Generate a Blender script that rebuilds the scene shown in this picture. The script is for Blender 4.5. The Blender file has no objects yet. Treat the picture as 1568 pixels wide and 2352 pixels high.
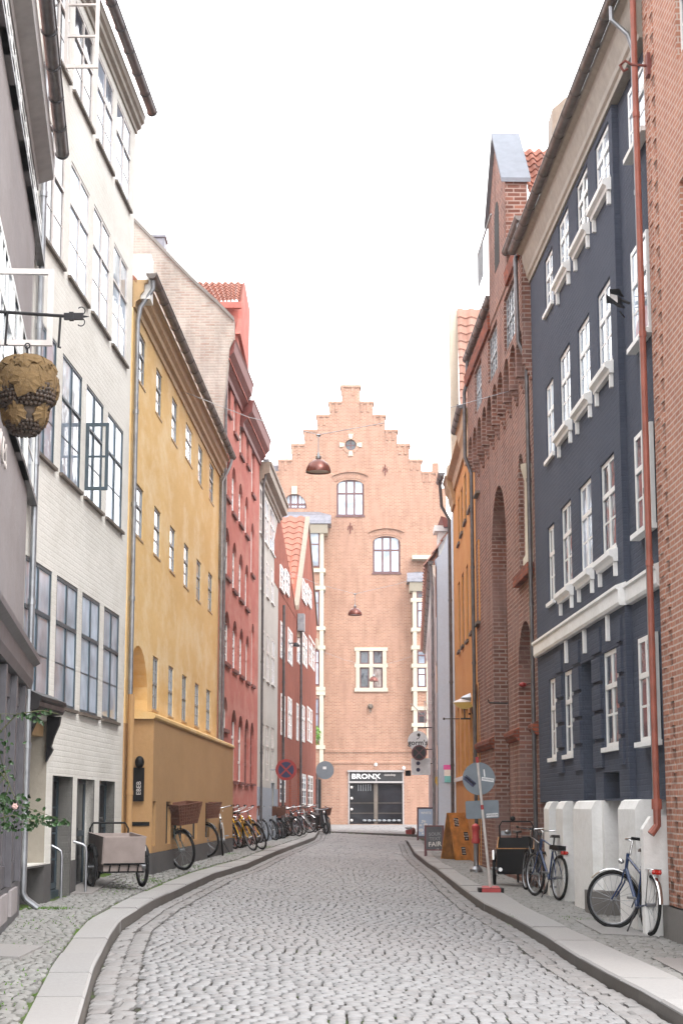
import bpy, bmesh, math, random
from mathutils import Vector, Matrix
random.seed(7)
R = math.radians
SC = bpy.context.scene
COL = SC.collection

# ------------------------------------------------------------------ camera
F, CX, CY, HY = 4000.0, 784.0, 1176.0, 1855.0      # focal length and horizon in photo pixels (1568 x 2352)
TH = math.atan((HY - CY) / F)
CT, ST = math.cos(TH), math.sin(TH)
FP = F / CT
cam = bpy.data.cameras.new('camera'); camo = bpy.data.objects.new('camera', cam); COL.objects.link(camo)
cam.sensor_fit = 'VERTICAL'; cam.sensor_height = 36; cam.sensor_width = 24
cam.lens = 36 * F / 2352.0
cam.clip_start = 0.5; cam.clip_end = 2000
camo.location = (0, 0, 0); camo.rotation_euler = (R(90) + TH, 0, 0)
SC.camera = camo

# ------------------------------------------------------------------ world, sun, exposure
SUN_EL, SUN_AZ = R(52), R(150)      # azimuth clockwise from +Y (the street runs along +Y)
w = bpy.data.worlds.new('World'); SC.world = w; w.use_nodes = True
nt = w.node_tree; nt.nodes.clear()
sky = nt.nodes.new('ShaderNodeTexSky'); sky.sky_type = 'NISHITA'; sky.sun_disc = False
sky.sun_elevation = SUN_EL; sky.sun_rotation = SUN_AZ; sky.dust_density = 3.0; sky.air_density = 1.0
hs = nt.nodes.new('ShaderNodeHueSaturation'); hs.inputs['Saturation'].default_value = 0.22
mx = nt.nodes.new('ShaderNodeMix'); mx.data_type = 'RGBA'
mx.inputs[0].default_value = 0.62
mx.inputs[7].default_value = (13.8, 13.85, 14.0, 1)      # high bright cloud layer
bg = nt.nodes.new('ShaderNodeBackground'); bg.inputs[1].default_value = 0.11
wo = nt.nodes.new('ShaderNodeOutputWorld')
nt.links.new(sky.outputs[0], hs.inputs['Color']); nt.links.new(hs.outputs[0], mx.inputs[6])
nt.links.new(mx.outputs[2], bg.inputs[0]); nt.links.new(bg.outputs[0], wo.inputs[0])
sl = bpy.data.lights.new('sun', 'SUN'); sl.energy = .7; sl.angle = R(20); sl.color = (1, .99, .975)
so = bpy.data.objects.new('sun', sl); COL.objects.link(so)
sd = Vector((math.sin(SUN_AZ) * math.cos(SUN_EL), math.cos(SUN_AZ) * math.cos(SUN_EL), math.sin(SUN_EL)))
so.rotation_euler = sd.to_track_quat('Z', 'Y').to_euler(); so.location = (0, 0, 40)
SC.view_settings.view_transform = 'Standard'; SC.view_settings.look = 'None'
SC.view_settings.exposure = 1.62; SC.view_settings.gamma = 1.0
SC.render.engine = 'CYCLES'
try:
    SC.cycles.use_denoising = True; SC.cycles.max_bounces = 6; SC.cycles.diffuse_bounces = 3
    SC.cycles.glossy_bounces = 3; SC.cycles.transparent_max_bounces = 6; SC.cycles.caustics_reflective = False
except Exception: pass

# ------------------------------------------------------------------ measuring helpers
REF = dict(V=(0, 0, 1), L1=(0, 0, .36), L2=(0, 784, .36), L3=(0, 1568, .36),
           R1=(1003.5, 0, .36), R2=(1003.5, 784, .36), R3=(1003.5, 1568, .36),
           C1=(501.8, 815.4, .36), C2=(501.8, 1379.8, .36), C3=(501.8, 1881.6, .36),
           A1=(489.2, 721.3, .2), A2=(489.2, 1160.3, .2), A3=(489.2, 1536.6, .18667),
           A4=(614.7, 1034.9, .2), A5=(614.7, 1442.5, .2),
           B1=(909.4, 1034.9, .18667), B2=(909.4, 1442.5, .24), B3=(909.4, 1787.5, .16),
           B4=(0, 595.8, .18667), B5=(0, 1630.7, .21333))
def px(ref, x, y):
    a, b, k = REF[ref]; return a + k * x, b + k * y
def ray(x, y):
    up = (CY - y) / F
    return Vector(((x - CX) / F, CT - ST * up, ST + CT * up))
def atY(x, y, Y):
    d = ray(x, y); return d * (Y / d.y)

# ------------------------------------------------------------------ mesh builder
def poly2(vs): return vs
class MB:
    def __init__(s): s.v = []; s.f = []
    def add(s, vs, fs):
        b = len(s.v); s.v += [tuple(v) for v in vs]; s.f += [tuple(b + i for i in f) for f in fs]; return s
    def quad(s, a, b, c, d): return s.add([a, b, c, d], [(0, 1, 2, 3)])
    def poly(s, pts): return s.add(pts, [tuple(range(len(pts)))])
    def box(s, x0, x1, y0, y1, z0, z1):
        if x0 > x1: x0, x1 = x1, x0
        if y0 > y1: y0, y1 = y1, y0
        if z0 > z1: z0, z1 = z1, z0
        return s.add([(x0,y0,z0),(x1,y0,z0),(x1,y1,z0),(x0,y1,z0),(x0,y0,z1),(x1,y0,z1),(x1,y1,z1),(x0,y1,z1)],
                     [(0,3,2,1),(4,5,6,7),(0,1,5,4),(1,2,6,5),(2,3,7,6),(3,0,4,7)])
    def extr(s, A, B):                      # loft between two matching polygons, capped
        n = len(A)
        return s.add(list(A) + list(B), [tuple(range(n)), tuple(range(2*n-1, n-1, -1))] + [(i, (i+1) % n, n + (i+1) % n, n + i) for i in range(n)])
    def tube(s, path, r, n=8, cap=True, closed=False):
        P = [Vector(p) for p in path]; m = len(P); rr = r if isinstance(r, (list, tuple)) else [r] * m
        b = len(s.v); prev = None
        for i, p in enumerate(P):
            if closed: t = P[(i+1) % m] - P[i-1]
            else: t = (P[min(i+1, m-1)] - P[max(i-1, 0)])
            if t.length < 1e-9: t = Vector((0, 0, 1))
            t.normalize()
            if prev is None:
                a = Vector((0, 0, 1)) if abs(t.z) < .9 else Vector((1, 0, 0))
                prev = (a - t * a.dot(t)).normalized()
            else:
                q = prev - t * prev.dot(t)
                if q.length > 1e-6: prev = q.normalized()
            c = t.cross(prev)
            for k in range(n):
                a = 2 * math.pi * k / n
                s.v.append(tuple(p + (prev * math.cos(a) + c * math.sin(a)) * rr[i]))
        for i in range(m if closed else m - 1):
            j = (i + 1) % m
            for k in range(n):
                k2 = (k + 1) % n
                s.f.append((b+i*n+k, b+i*n+k2, b+j*n+k2, b+j*n+k))
        if cap and not closed:
            s.f.append(tuple(b + k for k in range(n-1, -1, -1))); s.f.append(tuple(b + (m-1)*n + k for k in range(n)))
        return s
    def ring(s, c, R_, r, ax='y', n=28, m=6):
        c = Vector(c); pts = []
        for i in range(n):
            a = 2 * math.pi * i / n; p, q = R_ * math.cos(a), R_ * math.sin(a)
            pts.append(c + Vector({'y': (p, 0, q), 'x': (0, p, q), 'z': (p, q, 0)}[ax]))
        return s.tube(pts, r, m, closed=True)
    def lathe(s, prof, c=(0, 0, 0), n=20):
        b = len(s.v); c = Vector(c)
        for r, z in prof:
            for k in range(n):
                a = 2 * math.pi * k / n
                s.v.append((c.x + r * math.cos(a), c.y + r * math.sin(a), c.z + z))
        for i in range(len(prof) - 1):
            for k in range(n):
                k2 = (k + 1) % n
                s.f.append((b+i*n+k, b+i*n+k2, b+(i+1)*n+k2, b+(i+1)*n+k))
        return s
    def sphere(s, c, r, n=8, m=6):
        rz = r if not isinstance(r, tuple) else r[1]; rx = r if not isinstance(r, tuple) else r[0]
        return s.lathe([(max(1e-4, rx * math.sin(math.pi * i / m)), -rz * math.cos(math.pi * i / m)) for i in range(m + 1)], c, n)
    def disc(s, c, r, ax='y', t=.004, n=28):
        c = Vector(c); A = []; B = []
        for i in range(n):
            a = 2 * math.pi * i / n; p, q = r * math.cos(a), r * math.sin(a)
            if ax == 'y': A.append(c + Vector((p, -t, q))); B.append(c + Vector((p, t, q)))
            elif ax == 'x': A.append(c + Vector((-t, p, q))); B.append(c + Vector((t, p, q)))
            else: A.append(c + Vector((p, q, -t))); B.append(c + Vector((p, q, t)))
        return s.extr(A, B)
    def build(s, name, mat, parent=None, smooth=0, recalc=True, mtx=None):
        me = bpy.data.meshes.new(name)
        vs = s.v if mtx is None else [tuple(mtx @ Vector(v)) for v in s.v]
        me.from_pydata(vs, [], s.f)
        if recalc:
            bm = bmesh.new(); bm.from_mesh(me); bmesh.ops.recalc_face_normals(bm, faces=bm.faces); bm.to_mesh(me); bm.free()
        if smooth:
            me.shade_smooth()
            try: me.set_sharp_from_angle(angle=R(smooth))
            except Exception: pass
        me.materials.append(mat)
        o = bpy.data.objects.new(name, me); COL.objects.link(o)
        if parent is not None: o.parent = parent
        return o
def tag(o, label=None, cat=None, group=None, kind=None):
    if label: o['label'] = label
    if cat: o['category'] = cat
    if group: o['group'] = group
    if kind: o['kind'] = kind
    return o
def empty(name, loc, rz=0, label=None, cat=None, group=None):
    o = bpy.data.objects.new(name, None); COL.objects.link(o); o.location = loc; o.rotation_euler = (0, 0, rz)
    o.empty_display_size = .2
    return tag(o, label, cat, group)
def copy_tree(o, parent=None):
    c = o.copy(); COL.objects.link(c)
    if parent is not None: c.parent = parent
    for ch in list(o.children): copy_tree(ch, c)
    return c
def text_into(name, s, size, mat, parent, mtx, ex=.004, align='CENTER', bold=0.0):
    cu = bpy.data.curves.new(name, 'FONT'); cu.body = s; cu.size = size; cu.extrude = ex; cu.align_x = align; cu.align_y = 'CENTER'
    cu.offset = bold; cu.resolution_u = 3
    o = bpy.data.objects.new(name, cu); COL.objects.link(o)
    dg = bpy.context.evaluated_depsgraph_get(); me = bpy.data.meshes.new_from_object(o.evaluated_get(dg))
    bpy.data.objects.remove(o); me.transform(mtx); me.materials.clear(); me.materials.append(mat)
    t = bpy.data.objects.new(name, me); COL.objects.link(t)
    if parent is not None: t.parent = parent
    return t

# ------------------------------------------------------------------ materials
def newmat(name):
    m = bpy.data.materials.new(name); m.use_nodes = True; nt = m.node_tree
    return m, nt, nt.nodes['Principled BSDF']
def N(nt, t, **kw):
    n = nt.nodes.new(t)
    for k, v in kw.items(): setattr(n, k, v)
    return n
def ramp(nt, fac, stops):
    r = N(nt, 'ShaderNodeValToRGB'); e = r.color_ramp.elements
    while len(e) < len(stops): e.new(.5)
    for q, (p, c) in zip(e, stops): q.position = p; q.color = (*c[:3], 1) if len(c) >= 3 else (c[0],)*3 + (1,)
    nt.links.new(fac, r.inputs[0]); return r.outputs[0]
def coords(nt, scale=(1, 1, 1)):
    tc = N(nt, 'ShaderNodeTexCoord'); mp = N(nt, 'ShaderNodeMapping'); mp.inputs['Scale'].default_value = scale
    nt.links.new(tc.outputs['Object'], mp.inputs[0]); return mp.outputs[0]
def noise(nt, vec, scale, detail=4, rough=.55):
    n = N(nt, 'ShaderNodeTexNoise'); n.inputs['Scale'].default_value = scale; n.inputs['Detail'].default_value = detail
    n.inputs['Roughness'].default_value = rough; nt.links.new(vec, n.inputs['Vector']); return n.outputs[0]
def mixc(nt, fac, a, b, mode='MIX'):
    m = N(nt, 'ShaderNodeMix'); m.data_type = 'RGBA'; m.blend_type = mode
    for i, q in ((0, fac), (6, a), (7, b)):
        if isinstance(q, (int, float)): m.inputs[i].default_value = q
        elif isinstance(q, tuple): m.inputs[i].default_value = (*q[:3], 1)
        else: nt.links.new(q, m.inputs[i])
    return m.outputs[2]
def bump(nt, bs, h, strength=.3, dist=.02):
    b = N(nt, 'ShaderNodeBump'); b.inputs['Strength'].default_value = strength; b.inputs['Distance'].default_value = dist
    nt.links.new(h, b.inputs['Height']); nt.links.new(b.outputs[0], bs.inputs['Normal'])
def plain(name, c, rough=.5, metal=0, var=.12, spec=.5, sc=6):
    m, nt, bs = newmat(name)
    v = coords(nt); n = noise(nt, v, sc, 3)
    d = tuple(x * (1 - var) for x in c); e = tuple(min(1, x * (1 + var)) for x in c)
    nt.links.new(ramp(nt, n, [(.3, d), (.7, e)]), bs.inputs['Base Color'])
    bs.inputs['Roughness'].default_value = rough; bs.inputs['Metallic'].default_value = metal
    bs.inputs['Specular IOR Level'].default_value = spec
    return m
def plaster(name, c, c2, stain=None, rough=.9, bs_=.25, lumps=14, amt=.5, brickrel=False):
    m, nt, bs = newmat(name); v = coords(nt)
    n1 = noise(nt, coords(nt, (.38, .38, 1)), .8, 6, .65)
    col = ramp(nt, n1, [(.35, c2), (.65, c)])
    vs = coords(nt, (.42, .42, .8)); n2 = noise(nt, vs, 1.3, 7, .72)
    st = stain or tuple(x * .72 for x in c2)
    col = mixc(nt, ramp(nt, n2, [(.46, (0, 0, 0)), (.72, (amt,)*3)]), col, st)
    n3 = noise(nt, v, lumps, 4, .6)
    col = mixc(nt, .18, col, ramp(nt, n3, [(.3, tuple(x*.75 for x in c)), (.7, tuple(min(1, x*1.15) for x in c))]))
    nt.links.new(col, bs.inputs['Base Color']); bs.inputs['Roughness'].default_value = rough; bs.inputs['Specular IOR Level'].default_value = .2
    h = n3
    if brickrel:
        bk = brick_node(nt, .24, .072, .010, .35); ma = N(nt, 'ShaderNodeMath', operation='MULTIPLY_ADD')
        nt.links.new(bk.outputs['Fac'], ma.inputs[0]); ma.inputs[1].default_value = -.9; nt.links.new(n3, ma.inputs[2]); h = ma.outputs[0]
    bump(nt, bs, h, bs_, .02)
    return m
def brick_node(nt, bw, bh, mo, smooth=.1):
    tc = N(nt, 'ShaderNodeTexCoord'); sp = N(nt, 'ShaderNodeSeparateXYZ'); nt.links.new(tc.outputs['Object'], sp.inputs[0])
    ad = N(nt, 'ShaderNodeMath', operation='ADD'); nt.links.new(sp.outputs[0], ad.inputs[0]); nt.links.new(sp.outputs[1], ad.inputs[1])
    cb = N(nt, 'ShaderNodeCombineXYZ'); nt.links.new(ad.outputs[0], cb.inputs[0]); nt.links.new(sp.outputs[2], cb.inputs[1])
    # a slight wobble keeps courses from looking ruled
    nz = N(nt, 'ShaderNodeTexNoise'); nz.inputs['Scale'].default_value = 1.3; nt.links.new(cb.outputs[0], nz.inputs['Vector'])
    vm = N(nt, 'ShaderNodeVectorMath', operation='MULTIPLY_ADD'); nt.links.new(nz.outputs[1], vm.inputs[0]); vm.inputs[1].default_value = (.015, .02, 0); nt.links.new(cb.outputs[0], vm.inputs[2])
    bk = N(nt, 'ShaderNodeTexBrick'); nt.links.new(vm.outputs[0], bk.inputs['Vector'])
    bk.inputs['Scale'].default_value = 1; bk.inputs['Brick Width'].default_value = bw; bk.inputs['Row Height'].default_value = bh
    bk.inputs['Mortar Size'].default_value = mo; bk.inputs['Mortar Smooth'].default_value = smooth; bk.inputs['Bias'].default_value = 0
    return bk
def brick(name, c1, c2, mortar, bw=.24, bh=.07, mo=.010, patch=None, stain=.35, bstr=.5):
    m, nt, bs = newmat(name); bk = brick_node(nt, bw, bh, mo, .2)
    bk.inputs['Color1'].default_value = (*c1, 1); bk.inputs['Color2'].default_value = (*c2, 1); bk.inputs['Mortar'].default_value = (*mortar, 1)
    v = coords(nt); col = bk.outputs['Color']
    n1 = noise(nt, v, .8, 6, .65)
    if patch: col = mixc(nt, ramp(nt, n1, [(.45, (0, 0, 0)), (.62, (.8,)*3)]), col, patch)
    n2 = noise(nt, coords(nt, (1.5, 1.5, .35)), 1.8, 5)
    col = mixc(nt, ramp(nt, n2, [(.45, (0,)*3), (.8, (stain,)*3)]), col, tuple(x * .35 for x in c1))
    n3 = noise(nt, v, 9, 3); col = mixc(nt, .2, col, ramp(nt, n3, [(.3, tuple(x*.55 for x in c1)), (.7, tuple(min(1, x*1.3) for x in c2))]))
    nt.links.new(col, bs.inputs['Base Color']); bs.inputs['Roughness'].default_value = .9; bs.inputs['Specular IOR Level'].default_value = .2
    inv = N(nt, 'ShaderNodeMath', operation='MULTIPLY_ADD'); nt.links.new(bk.outputs['Fac'], inv.inputs[0]); inv.inputs[1].default_value = -1; nt.links.new(n3, inv.inputs[2])
    bump(nt, bs, inv.outputs[0], bstr, .015)
    return m
def glass(name, tint=(.03, .035, .045), wav=.10):
    m, nt, bs = newmat(name); v = coords(nt)
    nt.links.new(ramp(nt, noise(nt, v, .9, 3), [(.35, tint), (.65, tuple(x * 2.6 for x in tint))]), bs.inputs['Base Color'])
    bs.inputs['Roughness'].default_value = .04; bs.inputs['IOR'].default_value = 1.52; bs.inputs['Specular IOR Level'].default_value = .75
    bump(nt, bs, noise(nt, v, 2.6, 2, .5), wav, .05)
    return m
def tiles(name, c1, c2):
    m, nt, bs = newmat(name); v = coords(nt)
    bk = N(nt, 'ShaderNodeTexNoise'); bk.inputs['Scale'].default_value = 4; nt.links.new(v, bk.inputs['Vector'])
    col = ramp(nt, bk.outputs[0], [(.3, c1), (.7, c2)])
    geo = N(nt, 'ShaderNodeNewGeometry')
    col = mixc(nt, .45, col, ramp(nt, geo.outputs['Random Per Island'], [(0, tuple(x*.6 for x in c1)), (.5, c1), (1, tuple(min(1, x*1.25) for x in c2))]))
    nt.links.new(col, bs.inputs['Base Color']); bs.inputs['Roughness'].default_value = .8
    return m
def stone_mat(name, c1, c2, c3, green=(.09, .12, .04), rough=.72, bst=.35):
    m, nt, bs = newmat(name); v = coords(nt); geo = N(nt, 'ShaderNodeNewGeometry')
    col = ramp(nt, geo.outputs['Random Per Island'], [(0, c1), (.35, c2), (.7, tuple(x*1.05 for x in c2)), (.95, c3), (1, tuple(x*.75 for x in c1))])
    n3 = noise(nt, v, 38, 4, .7); col = mixc(nt, .3, col, ramp(nt, n3, [(.3, tuple(x*.6 for x in c1)), (.7, tuple(x*1.3 for x in c2))]))
    n1 = noise(nt, v, .35, 4); col = mixc(nt, ramp(nt, n1, [(.42, (0,)*3), (.7, (.6,)*3)]), col, c3)
    nt.links.new(col, bs.inputs['Base Color']); bs.inputs['Roughness'].default_value = rough; bs.inputs['Specular IOR Level'].default_value = .45
    bump(nt, bs, n3, bst, .006)
    return m
def joint_mat(name, dirt=(.055, .05, .045), green=(.06, .10, .02), g0=.52, g1=.62):
    m, nt, bs = newmat(name); v = coords(nt)
    f = ramp(nt, noise(nt, v, 1.3, 6, .75), [(g0, (0,)*3), (g1, (1,)*3)])
    col = mixc(nt, f, dirt, green); nt.links.new(col, bs.inputs['Base Color']); bs.inputs['Roughness'].default_value = 1; bs.inputs['Specular IOR Level'].default_value = .1
    return m
M = {}
M['white_plaster'] = plaster('off_white_plaster', (.77, .75, .70), (.69, .67, .62), (.42, .39, .33), brickrel=True, bs_=.35)
M['grey_plaster'] = plaster('mauve_grey_plaster', (.33, .30, .30), (.25, .228, .232), (.20, .165, .15))
M['shop_paint'] = plain('dark_grey_shop_paint', (.085, .08, .09), .45, var=.2)
M['yellow_plaster'] = plaster('ochre_yellow_plaster', (.74, .50, .225), (.64, .40, .155), (.82, .68, .46), amt=.95, bs_=.3)
M['ochre_base'] = plaster('brown_ochre_plaster', (.46, .275, .13), (.40, .235, .105), (.33, .20, .10), amt=.3)
M['red_plaster'] = plaster('salmon_red_plaster', (.47, .165, .135), (.37, .11, .09), (.55, .32, .27), amt=.75)
M['red_trim'] = plain('dark_red_trim', (.17, .035, .028), .6)
M['grey_white'] = plaster('pale_grey_plaster', (.55, .535, .50), (.48, .46, .43), (.36, .34, .31), brickrel=True, bs_=.35)
M['blue_grey'] = plain('blue_grey_plinth_paint', (.30, .34, .40), .7)
M['dark_stone'] = plaster('dark_plinth_stone', (.105, .10, .10), (.075, .07, .07), (.16, .14, .12))
M['red_brick'] = brick('deep_red_brick', (.33, .085, .05), (.26, .06, .038), (.24, .13, .10), patch=(.37, .12, .08))
M['end_brick'] = brick('orange_pink_brick', (.45, .245, .165), (.31, .15, .10), (.50, .38, .30), bw=.27, bh=.085, mo=.014, patch=(.43, .26, .195), stain=.5)
M['arch_brick'] = brick('rough_brown_red_brick', (.31, .135, .095), (.12, .05, .038), (.40, .31, .27), bw=.26, bh=.085, mo=.014, patch=(.30, .20, .175), stain=.8)
M['niche_brick'] = brick('bright_niche_brick', (.36, .085, .04), (.13, .035, .022), (.16, .10, .08), stain=.5)
M['near_brick'] = brick('orange_brown_brick', (.46, .225, .15), (.36, .16, .11), (.56, .46, .40), mo=.011, stain=.3)
M['old_brick'] = brick('weathered_whitewashed_brick', (.43, .39, .34), (.34, .25, .21), (.42, .40, .36), mo=.014, patch=(.50, .47, .43), stain=.75, bstr=.8)
M['blue_paint'] = plaster('dark_slate_blue_plaster', (.064, .075, .106), (.049, .058, .084), (.10, .112, .145), amt=.35, brickrel=True, bs_=.5)
M['orange_plaster'] = plaster('orange_plaster', (.66, .315, .10), (.57, .25, .075), (.70, .42, .19), amt=.5)
M['light_blue'] = plaster('light_blue_plaster', (.50, .60, .74), (.46, .56, .70), (.42, .48, .57), amt=.3)
M['white_stucco'] = plaster('white_stucco', (.88, .87, .855), (.83, .82, .79), (.55, .52, .47), amt=.55)
M['cream_stone'] = plaster('cream_sandstone', (.56, .51, .42), (.50, .45, .36), (.45, .38, .29), amt=.35)
M['pink_plaster'] = plaster('pale_pink_plaster', (.58, .49, .48), (.52, .44, .43), None, amt=.3)
M['concrete'] = plaster('grey_cement_render', (.22, .205, .19), (.17, .16, .15), None, amt=.5)
M['white_paint'] = plain('white_window_paint', (.80, .80, .78), .4, var=.05)
M['grey_paint'] = plain('grey_window_paint', (.27, .29, .31), .45)
M['slate_paint'] = plain('dark_blue_grey_paint', (.045, .068, .085), .4)
M['olive_paint'] = plain('dark_olive_window_paint', (.11, .105, .085), .5)
M['brown_paint'] = plain('dark_brown_window_paint', (.13, .06, .065), .5)
M['cream_trim'] = plain('beige_cornice_paint', (.30, .265, .22), .6)
M['grey_trim'] = plain('light_grey_cornice_paint', (.36, .335, .33), .6)
M['brown_trim'] = plain('brown_grey_cornice_paint', (.24, .19, .145), .6)
M['ochre_trim'] = plain('ochre_beige_cornice_paint', (.46, .30, .15), .6)
M['zinc'] = plain('weathered_zinc', (.30, .31, .33), .42, .75, var=.22)
M['dark_zinc'] = plain('dark_zinc', (.13, .125, .13), .4, .7, var=.25)
M['pale_zinc'] = plain('pale_zinc_sheet', (.17, .185, .215), .8, 0, var=.08)
M['brown_zinc'] = plain('brown_patinated_zinc', (.15, .13, .12), .45, .6, var=.3)
M['red_pipe'] = plain('terracotta_pipe_paint', (.29, .085, .055), .5, var=.2)
M['lead'] = plain('lead_roof_sheet', (.20, .20, .23), .5, .4, var=.2)
M['sill'] = plain('dark_sill_slate', (.13, .105, .085), .7, var=.25)
M['sill_red'] = plain('deep_red_sill', (.16, .04, .03), .7)
M['tile'] = tiles('clay_roof_tile', (.33, .125, .08), (.25, .095, .065))
M['tile_pale'] = tiles('pale_clay_roof_tile', (.37, .19, .14), (.32, .19, .15))
M['glass'] = glass('window_glass')
M['glass_pale'] = glass('window_glass_curtains_and_sky_tint', (.17, .20, .245), .06)  # lightened base colour: curtains, with sky reflection painted in
M['glass_dark'] = glass('dark_shop_glass', (.008, .008, .01), .05)
M['glass_dark'].node_tree.nodes['Principled BSDF'].inputs['Specular IOR Level'].default_value = .08
M['black'] = plain('black_paint', (.010, .010, .011), .5, spec=.15)
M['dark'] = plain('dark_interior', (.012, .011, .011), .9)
M['iron'] = plain('wrought_iron', (.03, .028, .03), .5, .6)
M['chrome'] = plain('bright_steel', (.62, .62, .62), .22, 1, var=.1)
M['steel'] = plain('dull_steel', (.34, .35, .37), .4, .9)
M['rubber'] = plain('tyre_rubber', (.014, .014, .015), .8, spec=.15)
M['leather'] = plain('black_saddle_vinyl', (.02, .019, .019), .45)
M['wicker'] = plain('brown_wicker', (.13, .05, .03), .8, var=.5, sc=60)
M['bike_blue'] = plain('navy_bicycle_paint', (.022, .045, .115), .25)
M['bike_black'] = plain('black_bicycle_paint', (.015, .015, .017), .25)
M['bike_yellow'] = plain('yellow_bicycle_paint', (.75, .40, .02), .3)
M['bike_red'] = plain('red_bicycle_paint', (.55, .03, .025), .3)
M['bike_green'] = plain('dark_green_bicycle_paint', (.02, .06, .05), .3)
M['bike_pink'] = plain('magenta_bicycle_paint', (.5, .05, .28), .3)
M['bike_white'] = plain('pale_bicycle_paint', (.5, .5, .48), .3)
M['ply'] = plain('weathered_plywood', (.33, .27, .25), .75, var=.18, sc=3)
M['orange_ply'] = plain('varnished_orange_plywood', (.46, .20, .045), .5, var=.32, sc=7)
M['chalk'] = plain('white_chalk', (.7, .7, .68), .95)
M['board'] = plain('grey_chalkboard', (.10, .11, .125), .8, var=.2)
M['board_black'] = plain('black_chalkboard', (.015, .016, .018), .6, var=.3)
M['maroon'] = plain('maroon_board_frame', (.14, .05, .06), .6)
M['sign_grey'] = plain('grey_sign_back', (.19, .22, .25), .55, .2, var=.08)
M['sign_red'] = plain('sign_red', (.27, .018, .016), .4)
M['sign_blue'] = plain('sign_blue', (.014, .016, .065), .4)
M['sign_white'] = plain('sign_white', (.8, .8, .8), .5)
M['rope_red'] = plain('faded_red_paint', (.45, .05, .05), .5)
M['copper'] = plain('brown_lacquered_metal', (.15, .045, .032), .3, .35, var=.2)
M['lampwhite'] = plain('pale_lamp_enamel', (.62, .57, .54), .4)
M['leaf'] = plain('rose_leaf', (.022, .06, .014), .45, var=.6, sc=18)
M['beige_lining'] = plaster('smooth_beige_lining', (.36, .325, .27), (.31, .28, .235))
M['leaf_bright'] = plain('bright_leaf', (.16, .34, .04), .6, var=.4, sc=9)
M['stem'] = plain('rose_stem', (.09, .10, .04), .7)
M['petal'] = plain('pale_pink_petal', (.75, .52, .48), .7)
M['chalk_dim'] = plain('faint_chalk', (.26, .28, .30), .95)
M['grass'] = plain('verge_grass', (.085, .18, .025), .8, var=.5, sc=11)
M['red_light'] = plain('red_reflector', (.5, .02, .01), .2)
M['orn_leaf'] = plaster('weathered_gilt_leaf', (.20, .12, .045), (.12, .095, .07), (.07, .055, .04), lumps=40, amt=.7, bs_=.6)
M['orn_dark'] = plain('dark_bronze_grape', (.045, .027, .017), .55, var=.6, sc=20)
M['banner_pink'] = plain('pink_paper', (.75, .12, .42), .7)
M['banner_teal'] = plain('teal_paper', (.18, .55, .58), .7)
M['banner_yellow'] = plain('yellow_paper', (.8, .5, .08), .7)
M['cobble'] = stone_mat('granite_setts', (.18, .178, .18), (.245, .242, .245), (.20, .188, .186), rough=.52)
M['gutter_cobble'] = stone_mat('granite_gutter_setts', (.19, .183, .18), (.235, .228, .225), (.215, .197, .19))
M['pave_cobble'] = stone_mat('worn_pavement_setts', (.165, .165, .155), (.24, .237, .226), (.19, .18, .168), bst=.5)
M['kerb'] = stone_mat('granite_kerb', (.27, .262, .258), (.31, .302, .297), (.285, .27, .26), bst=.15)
M['kerb_face'] = stone_mat('dark_granite_kerb_face', (.085, .075, .068), (.12, .108, .098), (.10, .085, .07), bst=.3)  # much darker stone colour than the kerb top
M['slab'] = stone_mat('granite_paving_slab', (.22, .212, .205), (.25, .242, .235), (.23, .21, .20), bst=.15)
M['joint'] = joint_mat('dark_joint_soil')
M['joint_moss'] = joint_mat('mossy_joint_soil', (.06, .06, .045), (.075, .13, .025), .40, .55)
# ------------------------------------------------------------------ ground
def zroad(Y): return -1.44 + .0055 * (min(max(Y, 5), 101) - 12)
def tilt(X, Y): return -.05 * max(-6, min(6, X)) * max(0, min(1, (96 - Y) / 20))
ZW = [(10, -1.17), (23, -1.12), (27, -.90), (42, -1.0), (60, -1.06)]
def lerp_tab(tab, y):
    if y <= tab[0][0]: return tab[0][1] + (tab[1][1]-tab[0][1]) / (tab[1][0]-tab[0][0]) * (y - tab[0][0])
    for (a, b), (c, d) in zip(tab, tab[1:]):
        if y <= c: return b + (d - b) * (y - a) / (c - a)
    return tab[-1][1]
def ground_hit(x, y, off=.12):
    Y = 30.0
    for _ in range(40):
        z = zroad(Y) + off + tilt((x - CX) / FP * Y, Y); d = ray(x, y); t = z / d.z; Y = d.y * t
    return d * t
def tab_from(pts):
    t = []
    for x, y in pts:
        p = ground_hit(x, y); t.append((p.y, p.x))
    t.sort(); return t
KLo = tab_from([(176,2352),(216,2216),(252,2144),(277,2108),(349,2065),(428,2030),(490,2003),(564,1982),(628,1955),(707,1927),(722,1921)])
KLi = tab_from([(54,2352),(90,2270),(133,2205),(180,2133),(216,2104),(295,2061),(360,2032),(432,2004),(500,1984),(564,1968),(640,1941),(712,1920)])
KRo = tab_from([(1568,2326),(1471,2270),(1399,2234),(1327,2194),(1255,2148),(1176,2104),(1111,2072),(1061,2038),(1003,1993),(981,1979),(952,1957),(937,1932)])
KRi = tab_from([(1568,2259),(1385,2173),(1299,2133),(1205,2086),(1155,2054),(1075,2025),(1003,1975),(985,1958),(965,1932)])
YEND_L, YEND_R = 76.0, 64.0
def klo(Y): return lerp_tab(KLo, Y)
def kli(Y): return min(lerp_tab(KLi, Y), klo(Y) - .32)
def kro(Y): return lerp_tab(KRo, Y)
def kri(Y): return max(lerp_tab(KRi, Y), kro(Y) + .32)
def P2(x, s): Y = FP / s; return (x - CX) / s, Y
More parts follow.
